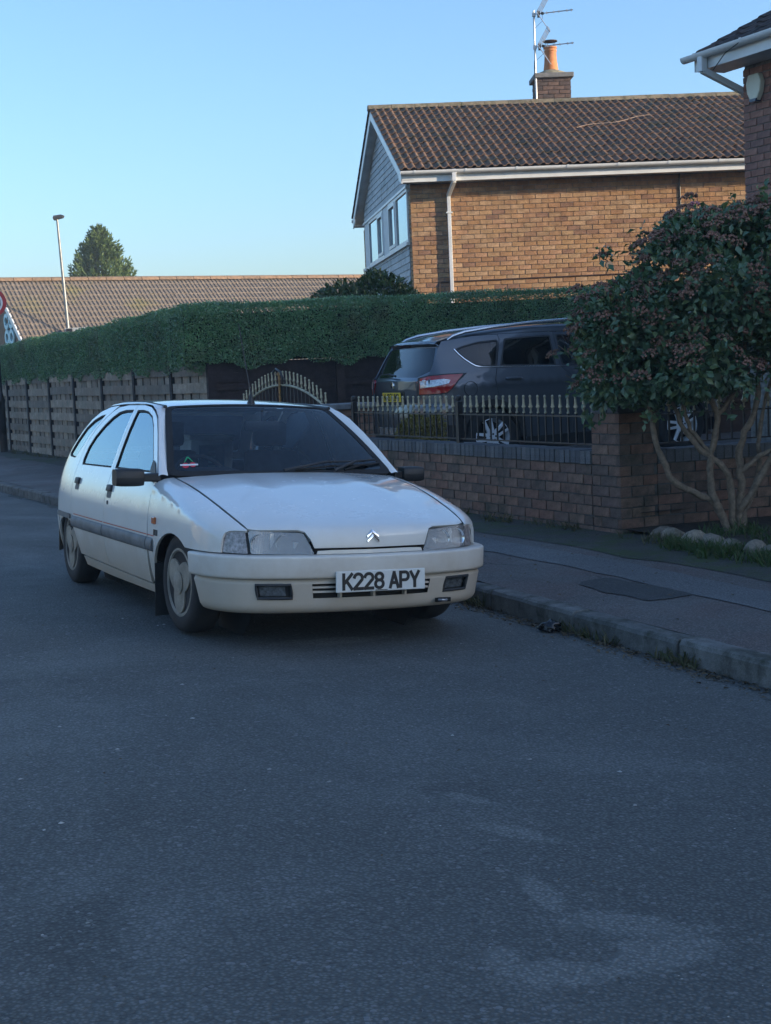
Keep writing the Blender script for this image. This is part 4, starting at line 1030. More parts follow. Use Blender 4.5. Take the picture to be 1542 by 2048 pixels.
# ================================================================== flowering bush beside the pillar
bush = empty('flowering_bush', (2.62, 10.75, .13), 0, 'large dark green bush with dusky pink flower heads and bare lower stems', 'bush')
M_bark = mat('bush_bark', (.22, .16, .11), .9, var=.3, nscale=25, bump=.9, bscale=40, c2=(.11, .085, .06))
def limb(pts, r0, r1, n=10):
    pts = [np.array(p, float) for p in pts]; out = []; m_ = 5
    for i in range(len(pts)-1):
        p0 = pts[max(i-1, 0)]; p1 = pts[i]; p2 = pts[i+1]; p3 = pts[min(i+2, len(pts)-1)]
        for j in range(m_):
            t = j/m_; out.append(.5*((2*p1)+(-p0+p2)*t+(2*p0-5*p1+4*p2-p3)*t*t+(-p0+3*p1-3*p2+p3)*t**3))
    out.append(pts[-1]); k = len(out)
    out = [o_+rng.normal(0, .006, 3)*(0 < i < k-1) for i, o_ in enumerate(out)]
    return [tuple(o_) for o_ in out], [ (r0+(r1-r0)*i/(k-1))*(1+.12*math.sin(i*2.1)) for i in range(k)]
LIMBS = [
 ([(-.02, -.02, -.05), (-.12, -.05, .22), (-.42, -.10, .38), (-.58, -.12, .72), (-.62, -.10, 1.02), (-.78, -.1, 1.35), (-.95, -.1, 1.7)], .038, .014),
 ([(0, -.05, -.05), (-.13, -.08, .25), (-.16, -.09, .55), (-.10, -.1, .85), (-.17, -.08, 1.12), (-.14, -.05, 1.5), (-.25, 0, 2.0)], .040, .016),
 ([(.03, 0, -.05), (-.02, -.06, .42), (-.22, -.1, .62), (-.38, -.08, .85), (-.45, -.05, 1.15), (-.40, -.02, 1.6)], .036, .013),
 ([(-.155, -.09, .60), (-.30, -.07, .78), (-.34, -.05, 1.0), (-.28, -.05, 1.2)], .024, .012),
 ([(-.11, -.1, .88), (.03, -.12, 1.08), (.10, -.1, 1.35), (.16, -.08, 1.8)], .026, .012),
 ([(.05, .05, -.05), (.10, .02, .30), (.08, 0, .62), (.22, .03, .95), (.26, .05, 1.4), (.35, 0, 1.9)], .045, .016),
 ([(.08, .02, .15), (.30, -.02, .50), (.52, 0, .85), (.6, 0, 1.3), (.75, 0, 1.7)], .036, .014),
 ([(.09, .0, .45), (.36, .03, .62), (.72, .05, .70), (.95, .05, 1.0)], .024, .010),
 ([(.1, .1, 0), (.26, .18, .38), (.30, .2, .8), (.45, .2, 1.3)], .034, .013),
]
for pts, r0, r1 in LIMBS:
    a, b_ = limb(pts, r0*.82, r1*.8); MB().tube(a, b_, 9).build('stem', M_bark, bush, smooth=True)
tw = MB()
for i in range(60):
    c = np.array([rng.uniform(-1.0, .9), rng.uniform(-.3, .3), rng.uniform(1.0, 1.9)]); d = norm(np.array([c[0]*.6, rng.uniform(-.6, .3), rng.uniform(-.2, .8)]))
    tw.tube([tuple(c), tuple(c+d*.16+rng.normal(0, .02, 3)), tuple(c+d*.34+rng.normal(0, .03, 3))], [.007, .005, .003], 5)
o = tw.build('twigs', M_bark, bush); tag(o, kind='stuff')
LOB = [((-.55, -.05, 1.52), (.54, .55, .45)), ((-.10, -.15, 1.86), (.62, .62, .45)), ((.45, -.05, 1.90), (.70, .65, .46)), ((-.78, .0, 1.22), (.33, .42, .26)), ((-.86, .0, 1.53), (.28, .42, .26)), ((.95, -.05, 1.62), (.55, .55, .50)), ((-.32, -.25, 1.30), (.46, .45, .26)), ((.25, -.2, 1.58), (.55, .45, .28)),
       ((-.34, -.05, 2.16), (.22, .25, .17)), ((.05, 0, 2.20), (.32, .32, .18)), ((.55, 0, 2.24), (.38, .33, .18))]
M_vib = leafmat('bush_leaf', [(.065, .125, .075), (.09, .16, .088), (.11, .19, .10), (.075, .14, .08), (.17, .21, .08), (.06, .115, .07)], .34, .18, .55)
P = []; N0 = []
LP = [np.array(c) for c, r in LOB]; LRr = [np.array(r) for c, r in LOB]
def inside(p, tol=.80):
    c_ = np.zeros(len(p), bool)
    for c, r in zip(LP, LRr): c_ |= (((p-c)/r)**2).sum(1) < tol**2
    return c_
for c, r in zip(LP, LRr):
    k = int(5200*(r[0]*r[2]+r[0]*r[1]+r[1]*r[2])/1.2); d = rdir(k); rad = 1+rng.normal(-.03, .075, k); p = c+d*r*rad[:, None]
    p += (np.sin(p*9)*.035)
    m_ = ~inside(p, .72); P.append(p[m_]); N0.append(norm(d/r)[m_])
P = np.concatenate(P); N0 = np.concatenate(N0)
# loose sprig clumps break up the outline
for i in range(190):
    j = rng.integers(len(P)); c = P[j]+N0[j]*rng.uniform(.04, .17)
    k = 9; d = norm(N0[j]+rng.normal(0, .5, (k, 3))); P = np.concatenate([P, c+rng.normal(0, .035, (k, 3))]); N0 = np.concatenate([N0, d])
gap = np.sin(P[:, 0]*7.3+1)*np.sin(P[:, 2]*8.1+.4)*np.sin(P[:, 1]*6.7+2)     # thin patches
keep_ = rng.random(len(P)) < np.where(gap > .22, .22, 1.0)
P = P[keep_]; N0 = N0[keep_]; k = len(P)
Dd = norm(N0*.75+rdir(k)*.65+np.array([0, 0, .05])); Nl = norm(N0*.6+np.array([0, 0, .5])+rdir(k)*.55)
l_ = rng.uniform(.040, .082, k)
order_ = np.argsort(P[:, 1]-.6*N0[:, 1]*-1)           # those facing the road first
big = [i for i in order_ if l_[i] > .066][:300]; bs = set(big)
rest = np.array([i for i in range(k) if i not in bs])
V, F = leaves(P[rest], Dd[rest], Nl[rest], l_[rest], l_[rest]*.56)
o = obj('foliage', fast_mesh('foliage', V, F, M_vib), bush); tag(o, kind='stuff')
V, F = leaves(np.zeros((1, 3)), np.array([[1., 0, 0]]), np.array([[0., 0, 1.]]), .075, .042); LM = fast_mesh('leaf', V, F, M_vib)
for i in big:
    D = Vector(Dd[i]); N_v = Vector(Nl[i]); S = D.cross(N_v).normalized(); N_v = S.cross(D)
    mm = Matrix(((D.x, -S.x, N_v.x), (D.y, -S.y, N_v.y), (D.z, -S.z, N_v.z))); o = obj('leaf', LM, bush)
    o.matrix_local = Matrix.Translation(Vector(P[i])) @ mm.to_4x4() @ Matrix.Scale(float(l_[i]/.075), 4)
# inner leaves: a loose mass in the same leaf colours fills the crown
k = 5200; P2 = []
for c, r in zip(LP, LRr):
    kk = k//len(LP); d = rdir(kk); P2.append(c+d*r*(rng.uniform(.2, .85, kk)[:, None]))
P2 = np.concatenate(P2); kk = len(P2); V, F = quads(P2, rdir(kk), rdir(kk), .10, .06)
o = obj('inner_foliage', fast_mesh('inner_foliage', V, F, M_vib), bush); tag(o, kind='stuff')
# flower heads: domed clusters of tiny buds
def flower_mesh(seed):
    r_ = np.random.default_rng(seed); b = MB()
    for i in range(26):
        a = r_.uniform(0, 2*pi); q = math.sqrt(r_.uniform(0, 1))*.045; z = .018*(1-(q/.045)**2)+r_.uniform(-.004, .004); s = r_.uniform(.006, .010)
        c = (q*math.cos(a), q*math.sin(a), z); b.add([(c[0]+s, c[1], c[2]), (c[0]-s, c[1], c[2]), (c[0], c[1]+s, c[2]), (c[0], c[1]-s, c[2]), (c[0], c[1], c[2]+s), (c[0], c[1], c[2]-s)], [(0, 2, 4), (2, 1, 4), (1, 3, 4), (3, 0, 4), (2, 0, 5), (1, 2, 5), (3, 1, 5), (0, 3, 5)])
    return mesh('flower_head', b.v, b.f, rmat('flower_bud', [(.23, .115, .085), (.26, .14, .10), (.19, .10, .07), (.29, .155, .115), (.21, .13, .085)], .8, bump=0))
FM = [flower_mesh(i) for i in range(4)]
cand = [i for i in range(k if False else len(P)) if (N0[i, 2] > -.15 and N0[i, 1] < .35)]
rng.shuffle(cand); cnt = 0; used = []
for i in cand:
    p = P[i]+N0[i]*.035
    if any(np.linalg.norm(p-u) < .085 for u in used): continue
    used.append(p); n_ = Vector(norm(N0[i]*.6+np.array([0, 0, .8]))); o = obj('flower_head', FM[cnt % 4], bush, tuple(p), n_.to_track_quat('Z', 'Y').to_euler())
    o.scale = (1.15+.6*rng.random(),)*3; cnt += 1
    if cnt >= 300: break
pk = MB(); pk.v = [tuple(v.co*1.15) for v in FM[0].vertices]; pk.f = [tuple(p_.vertices) for p_ in FM[0].polygons]
o = pk.build('flower_head', mat('pink_bloom', (.42, .16, .19), .7), bush, loc=(-.28, -.30, 2.42), fix=False); o['label'] = 'bright pink open flower head'
# rocks edging the bed
M_rock = rmat('edging_stone', [(.31, .25, .185), (.27, .22, .17), (.34, .28, .21), (.24, .195, .155)], .95, stain=(5, .5, .7, (.07, .07, .05)), bump=.6, bscale=30)
rk_lab = ['leftmost rounded edging stone, next to the brick pillar', 'second edging stone from the brick pillar', 'third edging stone from the brick pillar', 'fourth edging stone from the brick pillar', 'fifth edging stone from the brick pillar', 'sixth edging stone from the brick pillar', 'seventh edging stone from the brick pillar', 'eighth edging stone from the brick pillar', 'ninth edging stone from the brick pillar']
for i in range(9):
    bm = bmesh.new(); bmesh.ops.create_icosphere(bm, subdivisions=2, radius=1)
    sx, sy, sz = random.uniform(.085, .13), random.uniform(.07, .09), random.uniform(.055, .075); ph = random.uniform(0, 9)
    for v in bm.verts:
        c = v.co; f_ = 1+.10*math.sin(c.x*3+ph)+.08*math.sin(c.y*4+ph*2)+.06*math.sin(c.z*5+ph)
        v.co = Vector((c.x*sx, c.y*sy, c.z*sz))*f_
    me = bpy.data.meshes.new('edging_stone'); bm.to_mesh(me); bm.free(); me.materials.append(M_rock); me.shade_smooth()
    s_ = -.62+i*.235; p = SW(s_, 2.05-.02*i+random.uniform(-.03, .03)); o = obj('edging_stone', me, None, (p[0], p[1], .130+random.uniform(-.01, .015)), (random.uniform(-.2, .2), random.uniform(-.2, .2), random.uniform(0, 3)))
    tag(o, rk_lab[i], 'stone', 'stones edging the flower bed')
# grass tufts at the bed edge, along the kerb and by the wall foot
def grass(name, pts, hgt, material, per=26):
    P = []; Dd = []
    for (x, y, z, r_) in pts:
        k = per; P.append(np.stack([x+rng.normal(0, r_, k), y+rng.normal(0, r_, k), np.full(k, z)], 1)); Dd.append(norm(np.stack([rng.normal(0, .5, k), rng.normal(0, .5, k), rng.uniform(.6, 1.3, k)], 1)))
    P = np.concatenate(P); Dd = np.concatenate(Dd); k = len(P); ln = rng.uniform(.4, 1.0, k)*hgt
    Sd = norm(np.cross(Dd, rdir(k)))*rng.uniform(.0025, .005, k)[:, None]; mid = P+Dd*ln[:, None]*.6; tip = P+Dd*ln[:, None]+rng.normal(0, .25, (k, 3))*ln[:, None]*.5; tip[:, 2] = np.maximum(tip[:, 2]-.15*ln, P[:, 2]+.005)
    V = np.stack([P-Sd, P+Sd, mid+Sd*.8, mid-Sd*.8, tip], 1).reshape(-1, 3); i = np.arange(k)[:, None]*5
    F = np.concatenate([i+[0, 1, 2], i+[0, 2, 3], i+[3, 2, 4]], 0)
    return fast_mesh(name, V, F, material)
M_grass = leafmat('grass_blade', [(.035, .075, .018), (.055, .10, .026), (.045, .085, .022), (.12, .12, .05)], .6, .25)
M_dry = leafmat('dry_grass', [(.10, .085, .045), (.06, .075, .03), (.14, .115, .06), (.045, .06, .02)], .8, .2)
pts = []
for i in range(95):
    s_ = rng.uniform(-.2, 2.3); n_ = 1.78-.03*s_+rng.normal(0, .085)*(1 if s_ > .3 else .5); p = SW(s_, n_); pts.append((p[0], p[1], pave_z(n_)-.002, .035))
for i in range(40):
    p = SW(rng.uniform(-.3, 2.5), rng.uniform(2.1, 2.6)); pts.append((p[0], p[1], .135, .05))
o = obj('verge_grass', grass('verge_grass', pts, .14, M_grass, 24)); tag(o, 'green grass tufts in front of the edging stones', 'grass', kind='stuff')
pts = []
for i in range(36):
    s_ = float(rng.choice([.15, .3, 1.35, 1.55, 1.75, 2.35, 2.5, 2.6, .05])+rng.normal(0, .06)); p = SW(s_, kerb_n(s_)-.015); pts.append((p[0], p[1], -.077, .018))
for i in range(60):
    s_ = rng.uniform(-9, -.2); p = SW(s_, 1.86+rng.normal(0, .03)); pts.append((p[0], p[1], pave_z(1.85)-.003, .03))
for i in range(60):
    s_ = rng.uniform(-22, -11); p = SW(s_, 1.78+rng.normal(0, .06)); pts.append((p[0], p[1], pave_z(1.85)-.003, .03))
o = obj('kerbside_weeds', grass('kerbside_weeds', pts, .12, M_dry, 10)); tag(o, 'dry weeds growing along the kerb and wall foot', 'weeds', kind='stuff')
# fallen leaves and litter in the gutter
k = 900; s_ = rng.uniform(-.6, 4.2, k); w_ = np.abs(rng.normal(0, .075, k)); P = np.array([SW(a, kerb_n(a)-.01-b, road_z(.01+b)+.006) for a, b in zip(s_, w_)])
k2 = 200; s2 = rng.uniform(-8, 4, k2); n2 = rng.uniform(.1, 1.9, k2); P = np.concatenate([P, np.array([SW(a, b, pave_z(b)+.008) for a, b in zip(s2, n2)])])
k3 = 160; s3 = rng.uniform(-3, 8, k3); n3 = rng.uniform(-5.5, -.2, k3); P = np.concatenate([P, np.array([SW(a, b, road_z(kerb_n(a)-b)+.005) for a, b in zip(s3, n3)])])
kk = len(P); Dd = rdir(kk); Dd[:, 2] *= .25; Nl = rdir(kk)*.35+np.array([0, 0, 1]); l_ = rng.uniform(.014, .042, kk); l_[-k3:] *= .6; V, F = leaves(P, Dd, Nl, l_, l_*.5)
o = obj('fallen_leaves', fast_mesh('fallen_leaves', V, F, leafmat('dead_leaf', [(.09, .06, .035), (.13, .09, .05), (.06, .042, .03), (.16, .12, .075), (.10, .075, .05)], .85, .1, .2))); tag(o, 'brown fallen leaves gathered in the gutter', 'leaves', kind='stuff')
# ================================================================== panel machinery for vehicles
from mathutils.geometry import delaunay_2d_cdt
def _inp(p, poly):
    x, y = p; c = False; n = len(poly); j = n-1
    for i in range(n):
        xi, yi = poly[i]; xj, yj = poly[j]
        if (yi > y) != (yj > y) and x < (xj-xi)*(y-yi)/(yj-yi)+xi: c = not c
        j = i
    return c
def _area(p): return sum(p[i][0]*p[(i+1) % len(p)][1]-p[(i+1) % len(p)][0]*p[i][1] for i in range(len(p)))/2
def offset_poly(poly, d):           # inwards for d>0
    n = len(poly); s = 1 if _area(poly) > 0 else -1; out = []
    for i in range(n):
        a = Vector(poly[i-1]); b = Vector(poly[i]); c = Vector(poly[(i+1) % n]); e1 = (b-a).normalized(); e2 = (c-b).normalized()
        n1 = Vector((-e1.y, e1.x))*s; n2 = Vector((-e2.y, e2.x))*s; k = max(.35, 1+n1.dot(n2)); out.append(tuple(b+(n1+n2)*d/k))
    return out
def dens(poly, h):
    out = []; n = len(poly)
    for i in range(n):
        a = Vector(poly[i]); b = Vector(poly[(i+1) % n]); k = max(1, int((b-a).length/h+.5))
        out += [tuple(a+(b-a)*j/k) for j in range(k)]
    return out
def panel(name, poly, fmap, out, material, parent, h=.05, thick=.014, gap=.0032, holes=(), mirror=False, lift=0.0, rim=None, hole_rim=None):
    """a skin panel: 2-D outline (with holes) triangulated and laid on the surface fmap(u, v); returned as one mesh with a turned-in edge"""
    if gap: poly = offset_poly(poly, gap)
    P = dens(poly, h); H = [dens(q, h) for q in holes]
    pts = [Vector(p) for p in P]; ed = [(i, (i+1) % len(P)) for i in range(len(P))]
    for q in H:
        o = len(pts); pts += [Vector(p) for p in q]; ed += [(o+i, o+(i+1) % len(q)) for i in range(len(q))]
    us = [p[0] for p in P]; vs = [p[1] for p in P]; nb = len(pts); bnd = np.array([tuple(p) for p in pts])
    u = min(us)+h*.5
    row = 0
    while u < max(us):
        v = min(vs)+h*(.5 if row % 2 else .25)
        while v < max(vs):
            if _inp((u, v), P) and not any(_inp((u, v), q) for q in H) and np.min(np.hypot(bnd[:, 0]-u, bnd[:, 1]-v)) > h*.45: pts.append(Vector((u, v)))
            v += h
        u += h*.9; row += 1
    vv, ee, ff, *_ = delaunay_2d_cdt(pts, ed, [], 0, 1e-7)
    tri = []
    for f in ff:
        c = ((vv[f[0]].x+vv[f[1]].x+vv[f[2]].x)/3, (vv[f[0]].y+vv[f[1]].y+vv[f[2]].y)/3)
        if _inp(c, P) and not any(_inp(c, q) for q in H): tri.append(list(f))
    X = []; N = []; e = 1e-3
    for p in vv:
        a = np.array(fmap(p.x, p.y)); du = np.array(fmap(p.x+e, p.y))-np.array(fmap(p.x-e, p.y)); dv = np.array(fmap(p.x, p.y+e))-np.array(fmap(p.x, p.y-e))
        n = np.cross(du, dv); l = np.linalg.norm(n); n = n/l if l > 1e-12 else np.array(out, float)
        if n@np.array(out, float) < 0: n = -n
        X.append(a+n*lift); N.append(n)
    X = np.array(X); N = np.array(N)
    if mirror: X[:, 0] *= -1; N[:, 0] *= -1
    # orient triangles
    T = []
    for t in tri:
        g = np.cross(X[t[1]]-X[t[0]], X[t[2]]-X[t[0]]); 
        T.append(t if g@N[t[0]] > 0 else [t[0], t[2], t[1]])
    cnt = {}
    for t in T:
        for i in range(3):
            a, b = t[i], t[(i+1) % 3]; cnt[(a, b)] = cnt.get((a, b), 0)+1
    be = [(a, b) for (a, b) in cnt if (b, a) not in cnt]
    V = [tuple(x) for x in X]; F = [tuple(t) for t in T]; ln = []
    for t in T: ln += [tuple(N[i]) for i in t]
    if thick:
        ins = {}
        for a, b in be:
            for i in (a, b):
                if i not in ins: ins[i] = len(V); V.append(tuple(X[i]-N[i]*thick))
            q = (b, a, ins[a], ins[b]); F.append(q)
            g = np.cross(np.array(V[a])-np.array(V[b]), np.array(V[ins[a]])-np.array(V[b])); g = g/max(np.linalg.norm(g), 1e-9)
            ln += [tuple(g)]*4
    me = bpy.data.meshes.new(name); me.from_pydata(V, [], F); me.materials.append(material); me.shade_smooth()
    me.normals_split_custom_set(ln)
    return obj(name, me, parent)
def rounded(poly, r, n=4):
    """round the corners of a 2-D polygon"""
    out = []; k = len(poly)
    for i in range(k):
        a = Vector(poly[i-1]); b = Vector(poly[i]); c = Vector(poly[(i+1) % k])
        rr_ = min(r, (a-b).length*.45, (c-b).length*.45); p = b+(a-b).normalized()*rr_; q = b+(c-b).normalized()*rr_
        out += [tuple((1-t)**2*p+2*t*(1-t)*b+t*t*q) for t in [j/n for j in range(n+1)]]
    return out
def paint(name, col, dirt=None, flake=0.0, rough=.28, coat=1.0):
    if name in MATS: return MATS[name]
    g = NG(name); c = col
    nz = g.noise(2.5, 4); base = g.ramp(nz, [(.3, tuple(x*.94 for x in col)), (.7, col)])
    if dirt:
        sep = g.n('ShaderNodeSeparateXYZ'); g.link(g.tc(), sep.inputs[0])
        hgt = g.math('ADD', sep.outputs[2], g.math('MULTIPLY', g.math('SUBTRACT', g.noise(3.5, 6, .7), .5), .34))
        fac = g.ramp(hgt, [(.14, .92), (.36, .70), (.52, .30), (.72, 0.0)])
        fac = g.math('ADD', fac, g.math('MULTIPLY', g.ramp(g.noise(14, 6, .75), [(.60, 0.0), (.74, .16)]), 1.0), True)
        base = g.mix(fac, base, dirt)
        g.set(Roughness=g.ramp(fac, [(0, rough), (.6, .7)]), Coat_Weight=g.ramp(fac, [(0, coat), (.5, .1)]))
    else: g.set(Roughness=rough, Coat_Weight=coat)
    g.col(base); g.set(Coat_Roughness=.03, Specular_IOR_Level=.5, Metallic=flake); MATS[name] = g.m; return g.m
def mir(poly): return [(-a, b) for a, b in poly]

# ================================================================== the white hatchback
CX, CY, CYAW, CROLL, CPIT = -.458, 8.198, 3.591, -.061, .0057
car = empty('white_hatchback', (CX, CY, 0), 0, 'old white five-door hatchback parked at the kerb facing the camera', 'car')
car.rotation_mode = 'QUATERNION'
car.rotation_quaternion = (Matrix.Rotation(CYAW, 3, 'Z') @ Matrix.Rotation(CPIT, 3, 'X') @ Matrix.Rotation(CROLL, 3, 'Y')).to_quaternion()
PW = paint('white_car_paint', (.82, .82, .79), dirt=(.42, .33, .235), rough=.25)
M_glassf = glass('windscreen_glass', (.86, .93, .95), 1.5, 1.15)
M_glass_s = glass('side_glass', (.66, .74, .78), 1.75, 1.5, refl=(.72, .90, 1.0))
M_grey_trim = mat('grey_bump_strip', (.16, .165, .17), .6, var=.15, nscale=8)
M_dkgrey = mat('charcoal_trim', (.035, .037, .04), .55, var=.15)
M_int = mat('interior_grey', (.035, .037, .042), .85, var=.2, nscale=20)
def ribbed(name):
    g = NG(name); g.N.remove(g.b)
    wv = g.n('ShaderNodeTexWave'); wv.inputs['Scale'].default_value = 42; wv.bands_direction = 'X'; g.link(g.tc(), wv.inputs['Vector'])
    nz = g.ramp(g.noise(16, 2), [(.40, 0.0), (.52, 1.0)])
    bp = g.n('ShaderNodeBump'); bp.inputs['Strength'].default_value = .5; bp.inputs['Distance'].default_value = .004; g.link(wv.outputs[0], bp.inputs['Height'])
    tr = g.n('ShaderNodeBsdfTransparent'); tr.inputs[0].default_value = (.9, .93, .95, 1)
    df = g.n('ShaderNodeBsdfDiffuse'); df.inputs[0].default_value = (.86, .90, .94, 1); g.link(bp.outputs[0], df.inputs['Normal'])
    gl = g.n('ShaderNodeBsdfGlossy'); gl.inputs['Roughness'].default_value = .04; g.link(bp.outputs[0], gl.inputs['Normal'])
    m1 = g.n('ShaderNodeMixShader'); g.link(g.math('ADD', .14, g.math('MULTIPLY', wv.outputs[0], .14)), m1.inputs[0]); g.link(tr.outputs[0], m1.inputs[1]); g.link(df.outputs[0], m1.inputs[2])
    fr = g.n('ShaderNodeFresnel'); fr.inputs[0].default_value = 1.5
    m2 = g.n('ShaderNodeMixShader'); g.link(g.math('MULTIPLY', fr.outputs[0], 4.0, True), m2.inputs[0]); g.link(m1.outputs[0], m2.inputs[1]); g.link(gl.outputs[0], m2.inputs[2]); g.link(m2.outputs[0], g.out.inputs[0]); MATS[name] = g.m; return g.m
M_lens = ribbed('lamp_lens')
_pl = pchip([-3.24, -3.18, -3.05, -2.8, -2.3, -1.2, 0, .3, .45, .55, .62, .68, .72], [.60, .70, .775, .82, .842, .848, .846, .838, .812, .765, .715, .645, .59])
_tk = pchip([.10, .15, .22, .3, .42, .5, .62, .72, .80, .86, .9, 1.0, 1.1, 1.2, 1.28, 1.34], [.10, .075, .048, .025, .005, 0, .004, .018, .04, .062, .078, .115, .155, .20, .245, .32])
def cW(y, z): return _pl(y)-_tk(z)
def fs(y, z): return (cW(y, z), y, z)
_ox = (1, 0, 0)
def arc_pts(cy, cz, r, a0, a1, n): return [(cy+r*math.cos(R(a0+(a1-a0)*i/n)), cz+r*math.sin(R(a0+(a1-a0)*i/n))) for i in range(n+1)]
# hood edge and nose
_xh = pchip([-.46, 0, .3, .55, .68], [.692, .688, .676, .658, .640]); _zh = pchip([-.46, -.21, .009, .223, .43, .531, .632, .68], [.8515, .8215, .7865, .7415, .6895, .6615, .6285, .612])
def ff(y, v):                       # fender surface: side, then the shoulder rolling over to the bonnet edge
    zh = _zh(y); zs = zh-.085
    if v <= zs: return (cW(y, v), y, v)
    a = min((v-zs)/.12, 1.0)*pi/2; xs = cW(y, zs); xh = _xh(y)
    return (xh+(xs-xh)*math.cos(a), y, zs+(zh-zs)*math.sin(a))
def vt(y): return _zh(y)-.085+.12
FEND = [(-.475, .185), (-.478, .5), (-.49, .80), (-.452, vt(-.452))] + [(y, vt(y)) for y in (-.3, -.15, 0, .15, .3, .45, .55, .62)] + [(.655, vt(.655)), (.650, .630), (.625, .621), (.585, .611), (.572, .600), (.566, .55), (.562, .497)] + [(.45, .497), (.30, .497)] + [(-.02+.385*math.cos(R(a)), .25+.306*math.sin(R(a))) for a in range(54, 190, 9)] + [(-.402, .185)]
FDOOR = [(-.535, .222), (-1.0, .226), (-1.488, .232), (-1.478, .5), (-1.462, .823), (-1.478, 1.05), (-1.494, 1.280), (-1.33, 1.279), (-1.168, 1.267), (-1.04, 1.238), (-.926, 1.196), (-.78, 1.105), (-.66, 1.012), (-.565, .93), (-.50, .868), (-.487, .80), (-.487, .5)]
FGL = [(-1.43, .868), (-1.437, 1.05), (-1.44, 1.246), (-1.30, 1.247), (-1.17, 1.236), (-1.045, 1.208), (-.93, 1.152), (-.82, 1.072), (-.72, .995), (-.66, .945), (-.645, .872)]
RDOOR = [(-1.488, .232), (-1.9, .236), (-2.245, .240)] + [(-2.262, .32), (-2.30, .385), (-2.36, .435)] + [(-2.395, .60), (-2.42, .82), (-2.405, .93), (-2.365, 1.03), (-2.28, 1.11), (-2.16, 1.18), (-2.03, 1.235), (-1.92, 1.266), (-1.72, 1.279), (-1.494, 1.280), (-1.478, 1.05), (-1.462, .823), (-1.478, .5)]
RGL = [(-1.520, .868), (-2.30, .862), (-2.325, .90), (-2.30, .985), (-2.22, 1.065), (-2.10, 1.138), (-1.98, 1.195), (-1.86, 1.232), (-1.72, 1.246), (-1.53, 1.248), (-1.525, 1.05)]
QUART = [(-2.36, .435), (-2.395, .60), (-2.42, .82), (-2.405, .93), (-2.365, 1.03), (-2.28, 1.11), (-2.16, 1.18), (-2.03, 1.235), (-1.945, 1.275), (-2.15, 1.268), (-2.35, 1.235), (-2.52, 1.178), (-2.68, 1.09), (-2.84, .975), (-2.96, .86), (-3.04, .74), (-3.09, .60), (-3.10, .503), (-2.86, .503), (-2.81, .42), (-2.75, .452), (-2.66, .468), (-2.54, .473), (-2.43, .460)]
QGL = [(-2.60, .900), (-2.80, .905), (-2.86, .925), (-2.74, 1.02), (-2.60, 1.115), (-2.45, 1.172), (-2.30, 1.205), (-2.18, 1.215), (-2.25, 1.165), (-2.38, 1.08), (-2.47, .99)]
SILL = [(-.475, .158), (-.475, .215), (-1.0, .218), (-1.5, .225), (-2.2, .232), (-2.19, .165), (-1.5, .155)]
